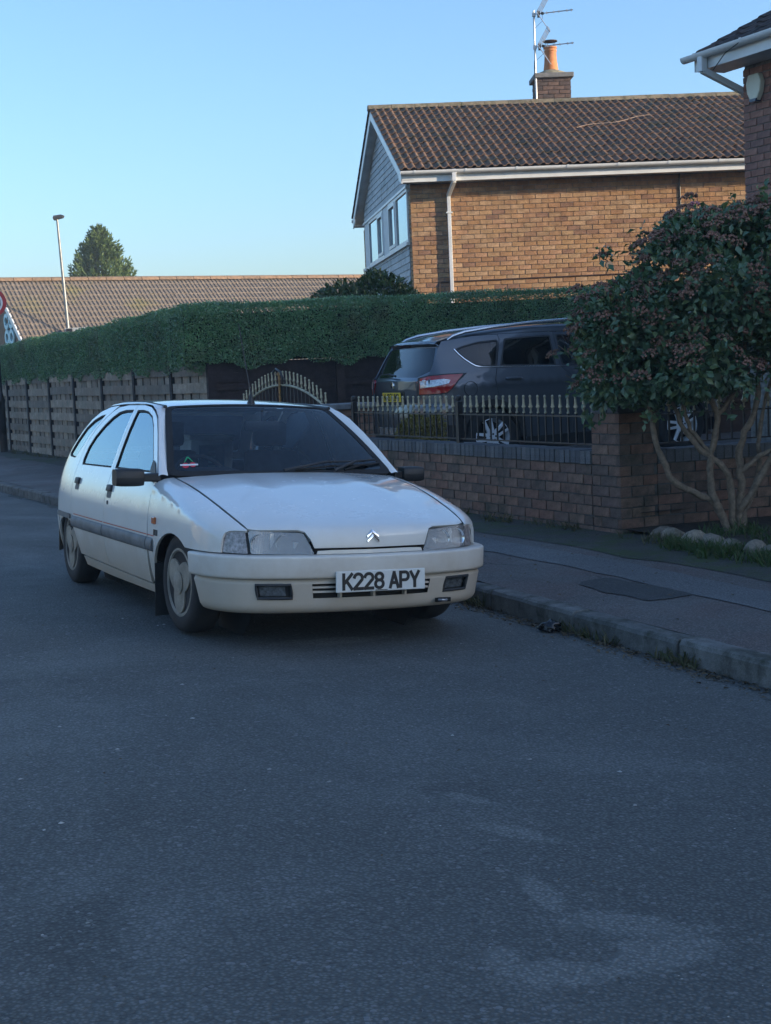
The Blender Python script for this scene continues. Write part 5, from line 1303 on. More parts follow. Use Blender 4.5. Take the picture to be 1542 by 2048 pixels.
def side_set(mirr):
    k = dict(mirror=mirr)
    panel('front_fender', FEND, ff, _ox, PW, car, .026, **k)
    fd = panel('front_door', FDOOR, fs, _ox, PW, car, .06, holes=[FGL], **k)
    rd = panel('rear_door', RDOOR, fs, _ox, PW, car, .06, holes=[RGL], **k)
    qp = panel('rear_quarter', QUART, fs, _ox, PW, car, .06, holes=[QGL], **k)
    panel('sill', SILL, fs, _ox, PW, car, .06, lift=-.004, **k)
    for par, G in ((fd, FGL), (rd, RGL), (qp, QGL)):
        panel('window_seal', offset_poly(G, -.004), fs, _ox, M_rubber, par, .08, holes=[offset_poly(G, .012)], gap=0, thick=.006, lift=-.003, **k)
        panel('window_glass', offset_poly(G, .002), fs, _ox, M_glass_s, par, .10, gap=0, thick=0, lift=-.010, **k)
    sg = -1 if mirr else 1
    panel('bumper_corner', [(-2.862, .497), (-2.815, .41), (-2.845, .32), (-2.865, .215), (-3.16, .235), (-3.17, .40), (-3.12, .497)], fs, _ox, PW, car, .06, lift=.006, **k)
    # B-pillar between the doors, dark
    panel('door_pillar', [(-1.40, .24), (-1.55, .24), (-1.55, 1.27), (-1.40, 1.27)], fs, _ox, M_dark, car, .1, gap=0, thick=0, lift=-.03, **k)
    # bump strips per panel
    def stripf(y, v): return (cW(y, .465)+.016*math.sin(max(0, min(1, v))*pi)**.55, y, .424+.080*v)
    for (a, b, par) in ((-.372, -.482, None), (-.492, -1.476, fd), (-1.489, -2.345, rd)):
        panel('bump_strip', [(a, 0), (a, 1), (b, 1), (b, 0)], stripf, _ox, M_grey_trim, par if par else car, .12, gap=.003, thick=.008, **k)
    panel('bump_strip', [(-2.385, .66), (-2.385, 1.1), (-2.85, 1.1), (-2.85, .66)], lambda y, v: (cW(y, .465)+.014, y, .424+.080*v), _ox, M_grey_trim, qp, .12, gap=.003, thick=.008, **k)
    # red pinstripe
    rs = mat('red_pinstripe', (.50, .075, .04), .5)
    for a, b, par in ((-.35, -.484, car), (-.49, -1.475, fd), (-1.491, -2.30, rd)):
        panel('pinstripe', [(a, .515), (a, .5205), (b, .5205), (b, .515)], fs, _ox, rs, par, .12, gap=0, thick=0, lift=.0016, **k)
    # handles
    for yy, zz, par in ((-1.385, .735, fd), (-2.255, .745, rd)):
        hw = panel('handle_recess', rounded([(yy-.055, zz-.055), (yy+.055, zz-.055), (yy+.055, zz+.03), (yy-.055, zz+.03)], .02), fs, _ox, mat('recess_shade', (.12, .12, .12), .6), par, .05, gap=0, thick=0, lift=.001, **k)
        b = MB(); P = [fs(yy-.052, zz+.030), fs(yy+.052, zz+.030), fs(yy+.052, zz-.012), fs(yy-.052, zz-.012)]
        b.add([(p[0]+o_, p[1], p[2]) for o_ in (.0, .016) for p in P], [(0, 1, 2, 3), (7, 6, 5, 4), (0, 4, 5, 1), (1, 5, 6, 2), (2, 6, 7, 3), (3, 7, 4, 0)])
        if mirr: b.v = [(-x, y, z) for x, y, z in b.v]
        b.build('handle', M_dkgrey, par, bevel=.007, smooth=True)
        if zz < .74:
            c = fs(yy-.01, zz-.085); MB().lathe([(0, .004), (.012, .004), (.014, 0), (.014, -.01)], 14, (sg*c[0], c[1], c[2]), axis=0).build('door_lock', M_dkgrey, par)
    # mirror sail and housing
    panel('mirror_sail', [(-.515, .872), (-.64, .872), (-.655, .945), (-.60, .93)], fs, _ox, M_black, fd, .05, gap=0, thick=.004, lift=.006, **k)
    if mirr: hx0, hx1, hz0, hz1 = .83, .972, .805, .90
    else: hx0, hx1, hz0, hz1 = .868, 1.034, .797, .903
    mb = MB(); G = []
    for t in [i/8 for i in range(9)]:
        x = hx0+(hx1-hx0)*t; s_ = 1-.10*abs(2*t-1)**4; c_ = (hz0+hz1)/2; hh = (hz1-hz0)/2*s_
        ring = []
        for a in [2*pi*j/16 for j in range(16)]:
            ca_, sa_ = math.cos(a), math.sin(a); cx_ = abs(ca_)**.45*(1 if ca_ > 0 else -1); sx_ = abs(sa_)**.45*(1 if sa_ > 0 else -1)
            ring.append((sg*x, -.52+.0*t+(.062 if cx_ > 0 else .05)*cx_*s_, c_+hh*sx_))
        G.append(ring+[ring[0]])
    mb.grid(G); n_ = 17; mb.f.append(tuple(range(16))); mb.f.append(tuple(8*17+i for i in reversed(range(16))))
    hs_ = mb.build('mirror_housing', M_black, fd, smooth=True, angle=50)
    MB().add([(sg*(hx0+.015), -.574, hz0+.012), (sg*(hx1-.015), -.574, hz0+.012), (sg*(hx1-.015), -.574, hz1-.012), (sg*(hx0+.015), -.574, hz1-.012)], [(0, 1, 2, 3)]).build('mirror_glass', M_chrome, hs_)
    MB().add([(sg*.765, -.47, .875), (sg*.765, -.60, .875), (sg*.765, -.60, .825), (sg*.765, -.47, .825), (sg*(hx0+.02), -.49, .868), (sg*(hx0+.02), -.55, .868), (sg*(hx0+.02), -.55, .825), (sg*(hx0+.02), -.49, .825)], [(0, 1, 2, 3), (4, 7, 6, 5), (0, 4, 5, 1), (1, 5, 6, 2), (2, 6, 7, 3), (3, 7, 4, 0)]).build('mirror_arm', M_black, fd, bevel=.008)
    # mud flap
    b = MB().add([(sg*.735, -.365, .055), (sg*.835, -.365, .05), (sg*.842, -.352, .36), (sg*.735, -.352, .36)], [(0, 1, 2, 3)])
    b.v += [(x, y+.008, z) for x, y, z in b.v]; b.f += [(7, 6, 5, 4), (0, 4, 5, 1), (1, 5, 6, 2), (2, 6, 7, 3), (3, 7, 4, 0)]
    b.build('mud_flap', M_rubber, car)
    # wheel-arch liners
    for cy in (0, -2.54):
        G = [[(sg*x_, cy+.352*math.cos(a), .285+.352*math.sin(a)) for x_ in (.765, .50)] for a in [R(-15+210*i/16) for i in range(17)]]
        MB().grid(G).build('arch_liner', M_dark, car)
        MB().add([(sg*.5, cy+.36*math.cos(R(30*i)), .285+.36*math.sin(R(30*i))) for i in range(12)], [tuple(range(12))]).build('arch_back', M_dark, car)
side_set(False); side_set(True)
# pillar and roof-rail strips (between windscreen or roof edge and the door tops)
_zr = pchip([-1.0, -1.2, -1.5, -1.9, -2.2, -2.45, -2.8], [1.272, 1.302, 1.322, 1.324, 1.302, 1.255, 1.15])
def zr(x, y): return _zr(y)-.022*(x/.56)**2-.010*abs(x/.56)**6
def pillar_strip(mirr):
    A = []; B = []
    for t, by, bz in ((0, -.455, .858), (.16, -.545, .930), (.34, -.655, 1.022), (.52, -.775, 1.112), (.72, -.915, 1.203), (.88, -1.03, 1.246), (1.0, -1.16, 1.275)):
        A.append((.731-.172*t, -.450-.612*t, .860+.405*t)); B.append(fs(by, bz))
    for y, bz in ((-1.25, 1.282), (-1.40, 1.287), (-1.6, 1.288), (-1.8, 1.286), (-1.95, 1.282)):
        A.append((.556, y, zr(.556, y)-.001)); B.append(fs(y, bz))
    for ya, (by, bz) in ((-2.12, (-2.15, 1.274)), (-2.30, (-2.35, 1.241)), (-2.50, (-2.52, 1.184)), (-2.66, (-2.68, 1.095))):
        A.append((.553, ya, min(zr(.553, ya)-.001, bz+.022))); B.append(fs(by, bz))
    G = []
    for a, b in zip(A, B):
        a = Vector(a); b = Vector(b); n = Vector((.55, .25, .8)).normalized(); G.append([a+(b-a)*t+n*(.011*math.sin(pi*t)) for t in (0, .2, .4, .6, .8, 1)])
    bb = MB().grid(G)
    if mirr: bb.v = [(-x, y, z) for x, y, z in bb.v]
    bb.build('roof_pillar', PW, car, smooth=True, angle=70)
    # black drip moulding between roof and rail
    pts = [(p[0]-.006, p[1], p[2]+.006) for p in A[6:14]]; pts[0] = (A[6][0], A[6][1]+.012, A[6][2]+.002)
    MB().tube([((-x if mirr else x), y, z) for x, y, z in pts], [.012]+[.008]*(len(pts)-1), 6).build('drip_moulding', M_black, car, smooth=True)
pillar_strip(False); pillar_strip(True)
# bonnet
_wy = pchip([-.46, .74, .79, .83, .87, .91, .95], [-.46, .74, .785, .808, .818, .822, .822]); _wz = pchip([-.46, -.2, 0, .3, .5, .65, .74, .79, .83, .87, .91, .95], [.885, .853, .822, .760, .713, .675, .650, .630, .603, .568, .532, .50])
_yF = pchip([0, .3, .5, .645, .72, .78, .82, .845], [.83, .80, .745, .68, .61, .52, .42, .30])
def yF(x): return _yF(abs(x))
def fh(x, w_):
    k = min(1, max(0, (w_+.46)/1.28))**1.5; y = _wy(w_)-k*(.83-yF(x)); cr = .030*(x/.66)**2
    z = _wz(w_)-cr*(1-.75*k) + .010*math.exp(-((abs(x)-.36)/.10)**2)*max(0, 1-abs(w_-.1)/.62)
    return (x, y, z)
def hood_x(w_):                     # bonnet edge: where its own y meets the fender line
    x = .67
    for _ in range(12): x = _xh(fh(x, w_)[1])
    return x-.0045
edge = [(hood_x(v), v) for v in lin(-.42, .78, 14)]
HOOD = [(-x, v) for x, v in reversed(edge)]
HOOD = [(0, -.405)] + [(.35, -.415)] + edge + [(.60, .795), (.40, .800), (.368, .815), (.345, .86), (.325, .915), (.16, .917), (0, .918)]
HOOD = HOOD + [(-x, v) for x, v in reversed(HOOD[1:-1])]
bon = panel('bonnet', HOOD, fh, (0, .3, 1), PW, car, .035, thick=.014)
for s_ in (1, -1):
    pts = []
    for v in lin(-.44, .775, 22):
        x = hood_x(v)+.0042; p = fh(x, v); pts.append((s_*x, p[1], p[2]-.0035))
    MB().tube(pts, .0042, 5).build('bonnet_gap_line', M_rubber, bon)  # dark tube added to draw the shaded shut gap beside the bonnet
# chevron emblem on the nose
def chev(dz):
    b = MB(); 
    def pt(x, z, o_): 
        w_ = .95-(z-.50)/.132*.16 if False else np.interp(z, [.532, .568, .603, .630, .650], [.91, .87, .83, .79, .74]); p = fh(x, float(w_)); return (p[0], p[1]+o_+.002, p[2]+o_*.5)
    for s_ in (1, -1):
        q = [(0, .605+dz), (s_*.034, .575+dz), (s_*.034, .563+dz), (0, .592+dz)]
        b.add([pt(x, z, .001) for x, z in q]+[pt(x, z, .007) for x, z in q], [(0, 1, 2, 3), (7, 6, 5, 4), (0, 4, 5, 1), (1, 5, 6, 2), (2, 6, 7, 3), (3, 7, 4, 0)])
    return b.build('chevron_badge', M_chrome, bon)
chev(.012); chev(-.012)
# slot below the bonnet lip with the painted bar
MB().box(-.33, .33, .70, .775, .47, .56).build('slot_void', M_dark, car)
def fbar(x, z): return (x, yF(x)-.010-(z-.50)*.1, z)
panel('nose_bar', [(-.315, .4935), (.315, .4935), (.305, .517), (.23, .520), (-.23, .520), (-.305, .517)], fbar, (0, 1, 0), PW, car, .06, thick=.02)
# headlamps and indicators
def fl(x, z): return (x, yF(x)-.012-(z-.49)*.22, z)
for s_ in (1, -1):
    hl = empty('headlamp', (0, 0, 0)); hl.parent = car
    HP = rounded([(.318, .4945), (.372, .606), (.640, .618), (.634, .499)], .012)
    IP = rounded([(.648, .499), (.654, .6185), (.738, .606), (.750, .503)], .008)
    fix_ = (lambda q: q) if s_ > 0 else mir
    panel('lamp_surround', fix_(offset_poly([(.312, .4925), (.368, .6095), (.655, .6225), (.742, .609), (.754, .500), (.64, .4955)], -.003)), lambda x, z: (x, fl(x, z)[1]-.012, z), (0, 1, 0), M_black, hl, .05, thick=.02, gap=0)
    panel('lens', fix_(HP), fl, (0, 1, 0), M_lens, hl, .05, thick=.010, gap=0)
    # inside the lamp: pale housing, two polished bowls, divider, bulb
    hx = [.322, .40, .48, .56, .637]
    G = [[(s_*x, fl(x, z)[1]-.036, z) for z in (.4965, .53, .57, .612)] for x in hx]
    MB().grid(G).build('lamp_housing', mat('lamp_housing', (.72, .76, .80), .3, .2, var=.2, nscale=14), hl, smooth=True)
    G = [[(s_*x, fl(x, .4975)[1]-.052*t, .4975) for t in (.1, 1)] for x in hx]; MB().grid(G).build('lamp_floor', mat('lamp_silver', (.80, .84, .88), .25, .5, var=.15, nscale=25), hl)
    for cx_, rr_ in ((.585, .048), (.468, .044)):
        cy_ = fl(cx_, .552)[1]-.014
        b = MB().lathe([(rr_*1.06, .004), (rr_*.97, .002), (rr_*.8, -.010), (rr_*.5, -.017), (.012, -.019)], 20, (s_*cx_, cy_, .552), axis=1, cap=False); b.build('reflector_bowl', mat('polished_bowl', (.90, .92, .94), .10, .95, var=.04), hl, smooth=True)
        MB().lathe([(.0, .0), (.012, -.004), (.013, -.030)], 10, (s_*cx_, cy_-.004, .552), axis=1).build('bulb', mat('bulb_glass', (.80, .78, .72), .15, .2), hl)
    c_ = fl(.527, .552); MB().obox((s_*.527, c_[1]-.022, .553), (1, 0, 0), (0, 1, 0), (0, 0, 1), .011, .012, .052).build('lamp_divider', MATS['lamp_silver'], hl)
    c_ = fl(.40, .54); MB().obox((s_*.392, c_[1]-.026, .535), (1, 0, 0), (0, 1, 0), (0, 0, 1), .030, .012, .024).build('sidelight', MATS['lamp_silver'], hl, bevel=.004)
    panel('indicator_lens', fix_(IP), lambda x, z: (x, fl(x, z)[1]+.001, z), (0, 1, 0), mat('smoked_indicator', (.34, .31, .31), .22, var=.3, nscale=60, coat=.6), hl, .03, thick=.012, gap=0)
# front bumper: upper section swept round the nose, lower valance with openings
def plan_b(u):                       # u in [-1, 1] round the nose -> x, y
    xs = [(.848, .33), (.840, .43), (.815, .525), (.772, .612), (.70, .688), (.58, .758), (.40, .813), (.2, .842), (0, .852)]
    t = (1-abs(u))*(len(xs)-1); i = min(int(t), len(xs)-2); f_ = t-i
    p0 = xs[max(i-1, 0)]; p1 = xs[i]; p2 = xs[i+1]; p3 = xs[i+2] if i+2 < len(xs) else (-xs[i][0], xs[i][1])
    q = [.5*((2*p1[k])+(-p0[k]+p2[k])*f_+(2*p0[k]-5*p1[k]+4*p2[k]-p3[k])*f_*f_+(-p0[k]+3*p1[k]-3*p2[k]+p3[k])*f_**3) for k in (0, 1)]
    return (q[0]*(1 if u >= 0 else -1), q[1])
def bump_pt(u, off, z):
    # trim the rear edge: it slants forward towards the bottom
    us = 1-max(0, (.49-z))*1.05*.30
    u2 = u*us; x, y = plan_b(u2); e = 1e-3; a = plan_b(u2+e); b = plan_b(u2-e); tx, ty = a[0]-b[0], a[1]-b[1]; l = math.hypot(tx, ty); nx, ny = -ty/l, tx/l
    if nx*x+ny*(y-.0) < 0: nx, ny = -nx, -ny
    return (x+nx*off, y+ny*off, z)
us_ = lin(-1, 1, 64)
up = [(-.06, .4945), (.004, .4925), (.010, .4918), (.0155, .4893), (.0185, .484), (.0187, .477), (.0187, .392), (.0185, .385), (.0155, .3775), (.009, .3735), (.004, .3722), (-.03, .3700)]
MB().grid([[bump_pt(u, o_, z) for o_, z in up] for u in us_]).build('front_bumper', PW, car, smooth=True, angle=75)
lo_z = [.368, .362, .348, .3445, .333, .320, .306, .292, .280, .268, .262, .24, .222, .208, .198, .190, .186]
def lo_off(z): return float(np.interp(z, [.18, .19, .20, .222, .30, .345, .354, .366], [-.085, -.058, -.040, -.028, -.016, -.008, -.008, -.02]))
def x_to_u(x):
    a, b = 0.0, 1.0
    for _ in range(30):
        m_ = (a+b)/2
        if plan_b(m_)[0] < abs(x): a = m_
        else: b = m_
    return a*(1 if x >= 0 else -1)
xcol = [-.655, -.48, -.365, .365, .48, .655]
ucol = sorted(set([round(x_to_u(x), 4) for x in xcol]+[round(u, 4) for u in us_ if all(abs(u-x_to_u(x)) > .012 for x in xcol)]))
G = [[bump_pt(u, lo_off(z), z) for z in lo_z] for u in ucol]
bmv = MB().grid(G); nj = len(lo_z); keepf = []
def bx_(u): return plan_b(u)[0]
for q in bmv.f:
    i, j = q[0]//nj, q[0] % nj; xc = bx_((ucol[i]+ucol[i+1])/2); zc = (lo_z[j]+lo_z[j+1])/2
    hole = (abs(xc) < .362 and .268 < zc < .3445) or (.482 < abs(xc) < .653 and .268 < zc < .3445)
    if not hole: keepf.append(q)
bmv.f = keepf; val = bmv.build('bumper_valance', PW, car, smooth=True, angle=35)
# recess walls and grille slats
def recess(x0, x1, z0, z1, dep, nm, material, par, n=10):
    b = MB(); ring = []
    for k in range(n+1): ring.append((x0+(x1-x0)*k/n, z1))
    for k in range(n+1): ring.append((x1+(x0-x1)*k/n, z0))
    G = []
    for t in (0, 1):
        row = []
        for x, z in ring+[ring[0]]:
            p = bump_pt(x_to_u(x), lo_off(z), z); row.append((p[0]*(1-.0*t), p[1]-dep*t, p[2]))
        G.append(row)
    b.grid(G); o = len(b.v)//2; b.f.append(tuple(o+i for i in range(len(ring)))); return b.build(nm, material, par)
recess(-.365, .365, .268, .3445, .05, 'grille_recess', mat('grille_shadow', (.03, .029, .028), .8), val)
for z in (.324, .300):
    b = MB(); G = []
    for x in lin(-.364, .364, 14):
        p = bump_pt(x_to_u(x), lo_off(z), z); G.append([(p[0], p[1]-.004, z+.006), (p[0], p[1]-.002, z-.004), (p[0], p[1]-.03, z-.006), (p[0], p[1]-.03, z+.006), (p[0], p[1]-.004, z+.006)])
    b.grid(G).build('grille_slat', PW, val, smooth=True, angle=50)
for x in (-.19, 0, .19):
    p = bump_pt(x_to_u(x), 0, .29); MB().box(x-.006, x+.006, p[1]-.045, p[1]-.012, .268, .344).build('grille_strut', PW, val)
for s_ in (1, -1):
    fg = recess(s_*.48 if s_ > 0 else -.655, s_*.655 if s_ > 0 else -.48, .268, .3445, .035, 'foglamp_recess', M_dkgrey, val, 8)
    b = MB(); G = []
    for x in lin(.505, .632, 6):
        row = []
        for z in (.280, .305, .333):
            p = bump_pt(x_to_u(x), lo_off(z), z); row.append((s_*p[0], p[1]-.022, z))
        G.append(row)
    b.grid(G).build('foglamp_lens', mat('foglamp_glass', (.15, .165, .18), .2, .2, var=.3, nscale=50), fg, smooth=True)
    # thin frame round the opening
    pts = [(.482, .270), (.653, .270), (.653, .3425), (.482, .3425)]; fr = []
    for (xa, za), (xb, zb_) in zip(pts, pts[1:]+pts[:1]):
        for t in (0, .33, .66):
            x, z = xa+(xb-xa)*t, za+(zb_-za)*t; p = bump_pt(x_to_u(x), lo_off(z), z); fr.append((s_*p[0], p[1]+.001, z))
    MB().tube(fr, .008, 6, closed=True).build('foglamp_frame', M_dkgrey, fg, smooth=True)
p = bump_pt(x_to_u(-.43), 0, .224)
MB().tube([(-.455, p[1]-.005, .224), (-.44, p[1]+.012, .224), (-.415, p[1]+.014, .225), (-.40, p[1]-.002, .226)], .007, 6).build('tow_eye', M_steel, val, smooth=True)
MB().box(-.475, -.385, p[1]-.012, p[1]-.002+.004, .214, .236).build('tow_recess', M_dark, val)
# front number plate
pl_y = .878
npl = MB().box(-.26, .26, -.006, .006, -.0555, .0555).build('number_plate', mat('plate_white', (.68, .69, .67), .35, var=.05), car, bevel=.004, loc=(-.02, pl_y, .356), rot=(R(-2), 0, R(180)))
cw_, gp_ = .046, .0135
strokes('K228 APY', -.2185, -.038, cw_, .077, gp_+.0015, .0165, .0085, space=.026).build('plate_text', mat('plate_black', (.012, .012, .014), .5), npl, fix=False)
MB().box(-.035, .035, -.0075, -.006, -.0515, -.0475).build('plate_maker_line', MATS['plate_black'], npl)
MB().box(-.20, .16, .80, .874, .30, .345).build('plate_bracket', M_black, car)
# windscreen, seal, sticker
def fw(u, t):
    k = 1-u*u; return (u*(.723-.175*t), -.46+.085*k-(.61+.035*k)*t, .868+.397*t+.020*k*t+.018*math.sin(pi*t)*1.0)
WS = rounded([(-1, 0), (1, 0), (1, 1), (-1, 1)], .09)
ws = panel('windscreen', WS, fw, (0, 1, .7), M_glassf, car, .12, thick=0, gap=0)
panel('windscreen_seal', rounded([(-1.012, -.02), (1.012, -.02), (1.012, 1.004), (-1.012, 1.004)], .08), fw, (0, 1, .7), M_rubber, car, .10, holes=[rounded([(-.955, .035), (.955, .035), (.945, .978), (-.945, .978)], .07)], thick=.01, gap=0, lift=.003)
def dab(nm, pts, material, lift=.002): return panel(nm, pts, fw, (0, 1, .7), material, ws, .03, thick=0, gap=0, lift=lift)
sk_ = mat('sticker_red', (.55, .03, .05), .4); 
dab('cherry_sticker', [(.86+.030*math.cos(a), .105+.034*math.sin(a)) for a in [2*pi*i/12 for i in range(12)]], sk_)
dab('cherry_sticker', [(.80+.026*math.cos(a), .115+.032*math.sin(a)) for a in [2*pi*i/12 for i in range(12)]], sk_, .0024)
dab('sticker_stem', [(.865, .14), (.835, .20), (.84, .205), (.80, .15), (.79, .15), (.83, .215), (.845, .215), (.872, .14)], mat('sticker_green', (.02, .30, .12), .4), .0028)
dab('sticker_band', [(.905, .098), (.905, .118), (.755, .125), (.755, .105)], mat('sticker_white', (.75, .75, .75), .4), .0034)
# scuttle below the windscreen
G = [[(x, -.42+.03*(1-(x/.7)**2), .862-.02*(x/.7)**2), (x, -.50+.08*(1-(x/.7)**2), .862-.01*(x/.7)**2)] for x in lin(-.71, .71, 16)]
MB().grid(G).build('scuttle', M_black, car)
# wipers parked on the passenger side
for i, (x0, x1, t0, t1) in enumerate(((.05, -.80, .02, .115), (-.42, -.93, .015, .135))):
    a = Vector(fw(x0, t0))+Vector((0, .03, .012)); b = Vector(fw(x1, t1))+Vector((0, .012, .015)); mid = (a+b)/2+Vector((0, .015, .025))
    ar = MB().tube([a, mid, b], [.010, .008, .006], 6).build('wiper_arm', M_black, car, smooth=True)
    c0 = Vector(fw(x0-.12, t0+.012))+Vector((0, .006, .006)); c1 = Vector(fw(x1-.03, t1-.028))+Vector((0, .006, .006)); cm = Vector(fw((x0+x1)/2-.05, (t0+t1)/2-.0))+Vector((0, .008, .010))
    MB().tube([c0, cm, c1], .007, 6).build('wiper_blade', M_rubber, ar, smooth=True)
# roof and aerial
def fr_(x, y): return (x, y, zr(x, y))
RF_ = [(-.546, -1.08), (-.30, -1.047), (0, -1.035), (.30, -1.047), (.546, -1.08), (.546, -2.42), (0, -2.50), (-.546, -2.42)]
panel('roof', RF_, fr_, (0, 0, 1), PW, car, .08, thick=.012, gap=0)
az = zr(0, -1.12)
an = MB().lathe([(.028, 0), (.026, .012), (.016, .035), (.011, .06), (.008, .07)], 10, (-.045, -1.14, az-.004)).build('aerial_base', M_black, car, smooth=True)
MB().tube([(-.045, -1.14, az+.06), (-.040, -1.23, az+.26), (-.028, -1.33, az+.53)], [.0045, .0040, .0034], 5).build('aerial_rod', M_black, an)
# tailgate, rear glass, rear bumper
cur = [(-2.41, 1.250), (-2.56, 1.175), (-2.74, 1.04), (-2.92, .89), (-3.06, .76), (-3.11, .60), (-3.13, .50)]
def ft(x, t):
    i = min(int(t), len(cur)-2); f_ = t-i; y = cur[i][0]+(cur[i+1][0]-cur[i][0])*f_; z = cur[i][1]+(cur[i+1][1]-cur[i][1])*f_
    return (x*(.56+.17*min(1, t/4)), y-.10*(1-x*x), z)
tgp = [(-1, 0), (1, 0), (1, 3), (1, 6), (-1, 6), (-1, 3)]; rg = rounded([(-.86, .35), (.86, .35), (.88, 2.7), (-.88, 2.7)], .12)
tg = panel('tailgate', tgp, ft, (0, -1, .3), PW, car, .25, holes=[rg], thick=.012, gap=0)
panel('rear_glass', rg, ft, (0, -1, .3), M_glassf, tg, .3, thick=0, gap=0, lift=-.006)
MB().grid([[( (1 if u > 0 else -1)*min(abs(u)*.84, .80)*(1-.0), -3.17+.55*max(0, abs(u)-.72)*1.6-.03*(1-u*u), z) for z in (.20, .24, .40, .50, .52)] for u in lin(-1, 1, 20)]).build('rear_bumper', PW, car, smooth=True)
# cabin: floor, dash, seats, wheel, mirror
MB().box(-.74, .74, -3.0, -.35, .17, .24).build('floor_pan', M_dark, car)
MB().box(-.55, .55, -.35, .60, .17, .30).build('engine_tray', M_dark, car)
MB().add([(-.69, -.50, .855), (.69, -.50, .855), (.66, -.80, .84), (-.66, -.80, .84), (-.69, -.5, .3), (.69, -.5, .3), (.66, -.86, .50), (-.66, -.86, .50)], [(0, 1, 2, 3), (3, 2, 6, 7), (0, 4, 5, 1), (0, 3, 7, 4), (1, 5, 6, 2)]).build('dashboard', M_int, car, bevel=.02, smooth=True)
bn = MB().add([(.20, -.66, .845), (.56, -.66, .845), (.54, -.86, .855), (.22, -.86, .855), (.20, -.62, .80), (.56, -.62, .80), (.54, -.88, .80), (.22, -.88, .80)], [(0, 1, 2, 3), (0, 4, 5, 1), (1, 5, 6, 2), (2, 6, 7, 3), (3, 7, 4, 0)]); bn.v = [(x, y, z+.04 if z > .82 else z) for x, y, z in bn.v]; bn.build('instrument_binnacle', M_int, car, bevel=.015, smooth=True)
cw2 = Vector((.37, -.92, .79)); sw = []
ax = Vector((1, 0, 0)); ay = Vector((0, -.42, .9)).normalized()
sw = [cw2+ax*.185*math.cos(a)+ay*.185*math.sin(a) for a in [2*pi*i/28 for i in range(28)]]
st = MB().tube(sw, .014, 8, closed=True).build('steering_wheel', M_black, car, smooth=True)
hub = MB().obox(cw2+Vector((0, .02, -.005)), ax, ay, ax.cross(ay), .06, .05, .02)
for a in (0, pi, -pi/2): hub.bar(cw2, cw2+ax*.18*math.cos(a)+ay*.18*math.sin(a), .03, .012)
hub.build('steering_hub', M_black, st)
def seat(x, y):
    s0 = MB().add([(x-.24, y+.22, .42), (x+.24, y+.22, .42), (x+.24, y-.25, .38), (x-.24, y-.25, .38), (x-.24, y+.22, .28), (x+.24, y+.22, .28), (x+.24, y-.25, .28), (x-.24, y-.25, .28)], [(0, 1, 2, 3), (7, 6, 5, 4), (0, 4, 5, 1), (1, 5, 6, 2), (2, 6, 7, 3), (3, 7, 4, 0)]).build('seat', M_int, car, bevel=.04, smooth=True)
    MB().add([(x-.24, y-.20, .40), (x+.24, y-.20, .40), (x+.20, y-.42, .98), (x-.20, y-.42, .98), (x-.24, y-.32, .40), (x+.24, y-.32, .40), (x+.20, y-.52, .98), (x-.20, y-.52, .98)], [(0, 1, 2, 3), (7, 6, 5, 4), (0, 4, 5, 1), (1, 5, 6, 2), (2, 6, 7, 3), (3, 7, 4, 0)]).build('backrest', M_int, s0, bevel=.04, smooth=True)
    MB().obox((x, y-.49, 1.09), (1, 0, 0), (0, 1, 0), (0, 0, 1), .12, .04, .085).build('headrest', M_int, s0, bevel=.03, smooth=True)
seat(.37, -1.15); seat(-.37, -1.15)
MB().box(-.60, .60, -2.35, -1.95, .28, .44).build('rear_bench', M_int, car, bevel=.04)
MB().add([(-.60, -2.25, .42), (.60, -2.25, .42), (.58, -2.42, .88), (-.58, -2.42, .88), (-.60, -2.38, .42), (.60, -2.38, .42), (.58, -2.52, .88), (-.58, -2.52, .88)], [(0, 1, 2, 3), (7, 6, 5, 4), (0, 4, 5, 1), (1, 5, 6, 2), (2, 6, 7, 3), (3, 7, 4, 0)]).build('rear_backrest', M_int, car, bevel=.04)
MB().box(-.62, .62, -2.92, -2.45, .86, .88).build('parcel_shelf', M_int, car)
rv = MB().obox((-.05, -.96, 1.15), (1, 0, 0), (0, 1, 0), (0, 0, 1), .115, .018, .033).build('rear_view_mirror', M_black, car, bevel=.012, smooth=True)
MB().tube([(-.05, -.95, 1.18), (-.05, -.955, 1.25)], .010, 6).build('mirror_stem', M_black, rv)
MB().box(-.56, .56, -2.4, -1.15, 1.245, 1.262).build('headlining', mat('headlining', (.20, .20, .19), .9), car)
# side repeater and model badges
for s_ in (1, -1):
    c = fs(-.345, .607); MB().box(c[0]-.004, c[0]+.014, -.372, -.318, .588, .627).build('side_repeater', mat('amber_repeater', (.55, .13, .03), .25, coat=.5), car, bevel=.004) if s_ > 0 else MB().box(-c[0]-.014, -c[0]+.004, -.372, -.318, .588, .627).build('side_repeater', MATS['amber_repeater'], car, bevel=.004)
for yy in (-.300, -.340):
    c = fs(yy, .54); o = MB().box(c[0]-.002, c[0]+.003, yy-.017, yy+.017, .522, .556).build('model_badge', M_black, car)
    t = strokes('9' if yy > -.32 else '1', -.007, -.010, .013, .020, .004, .0035, .0008)
    t.v = [(c[0]+.003-v[1], yy+v[0], .539+v[2]) for v in t.v]; t.build('badge_numeral', M_chrome, o, fix=False)
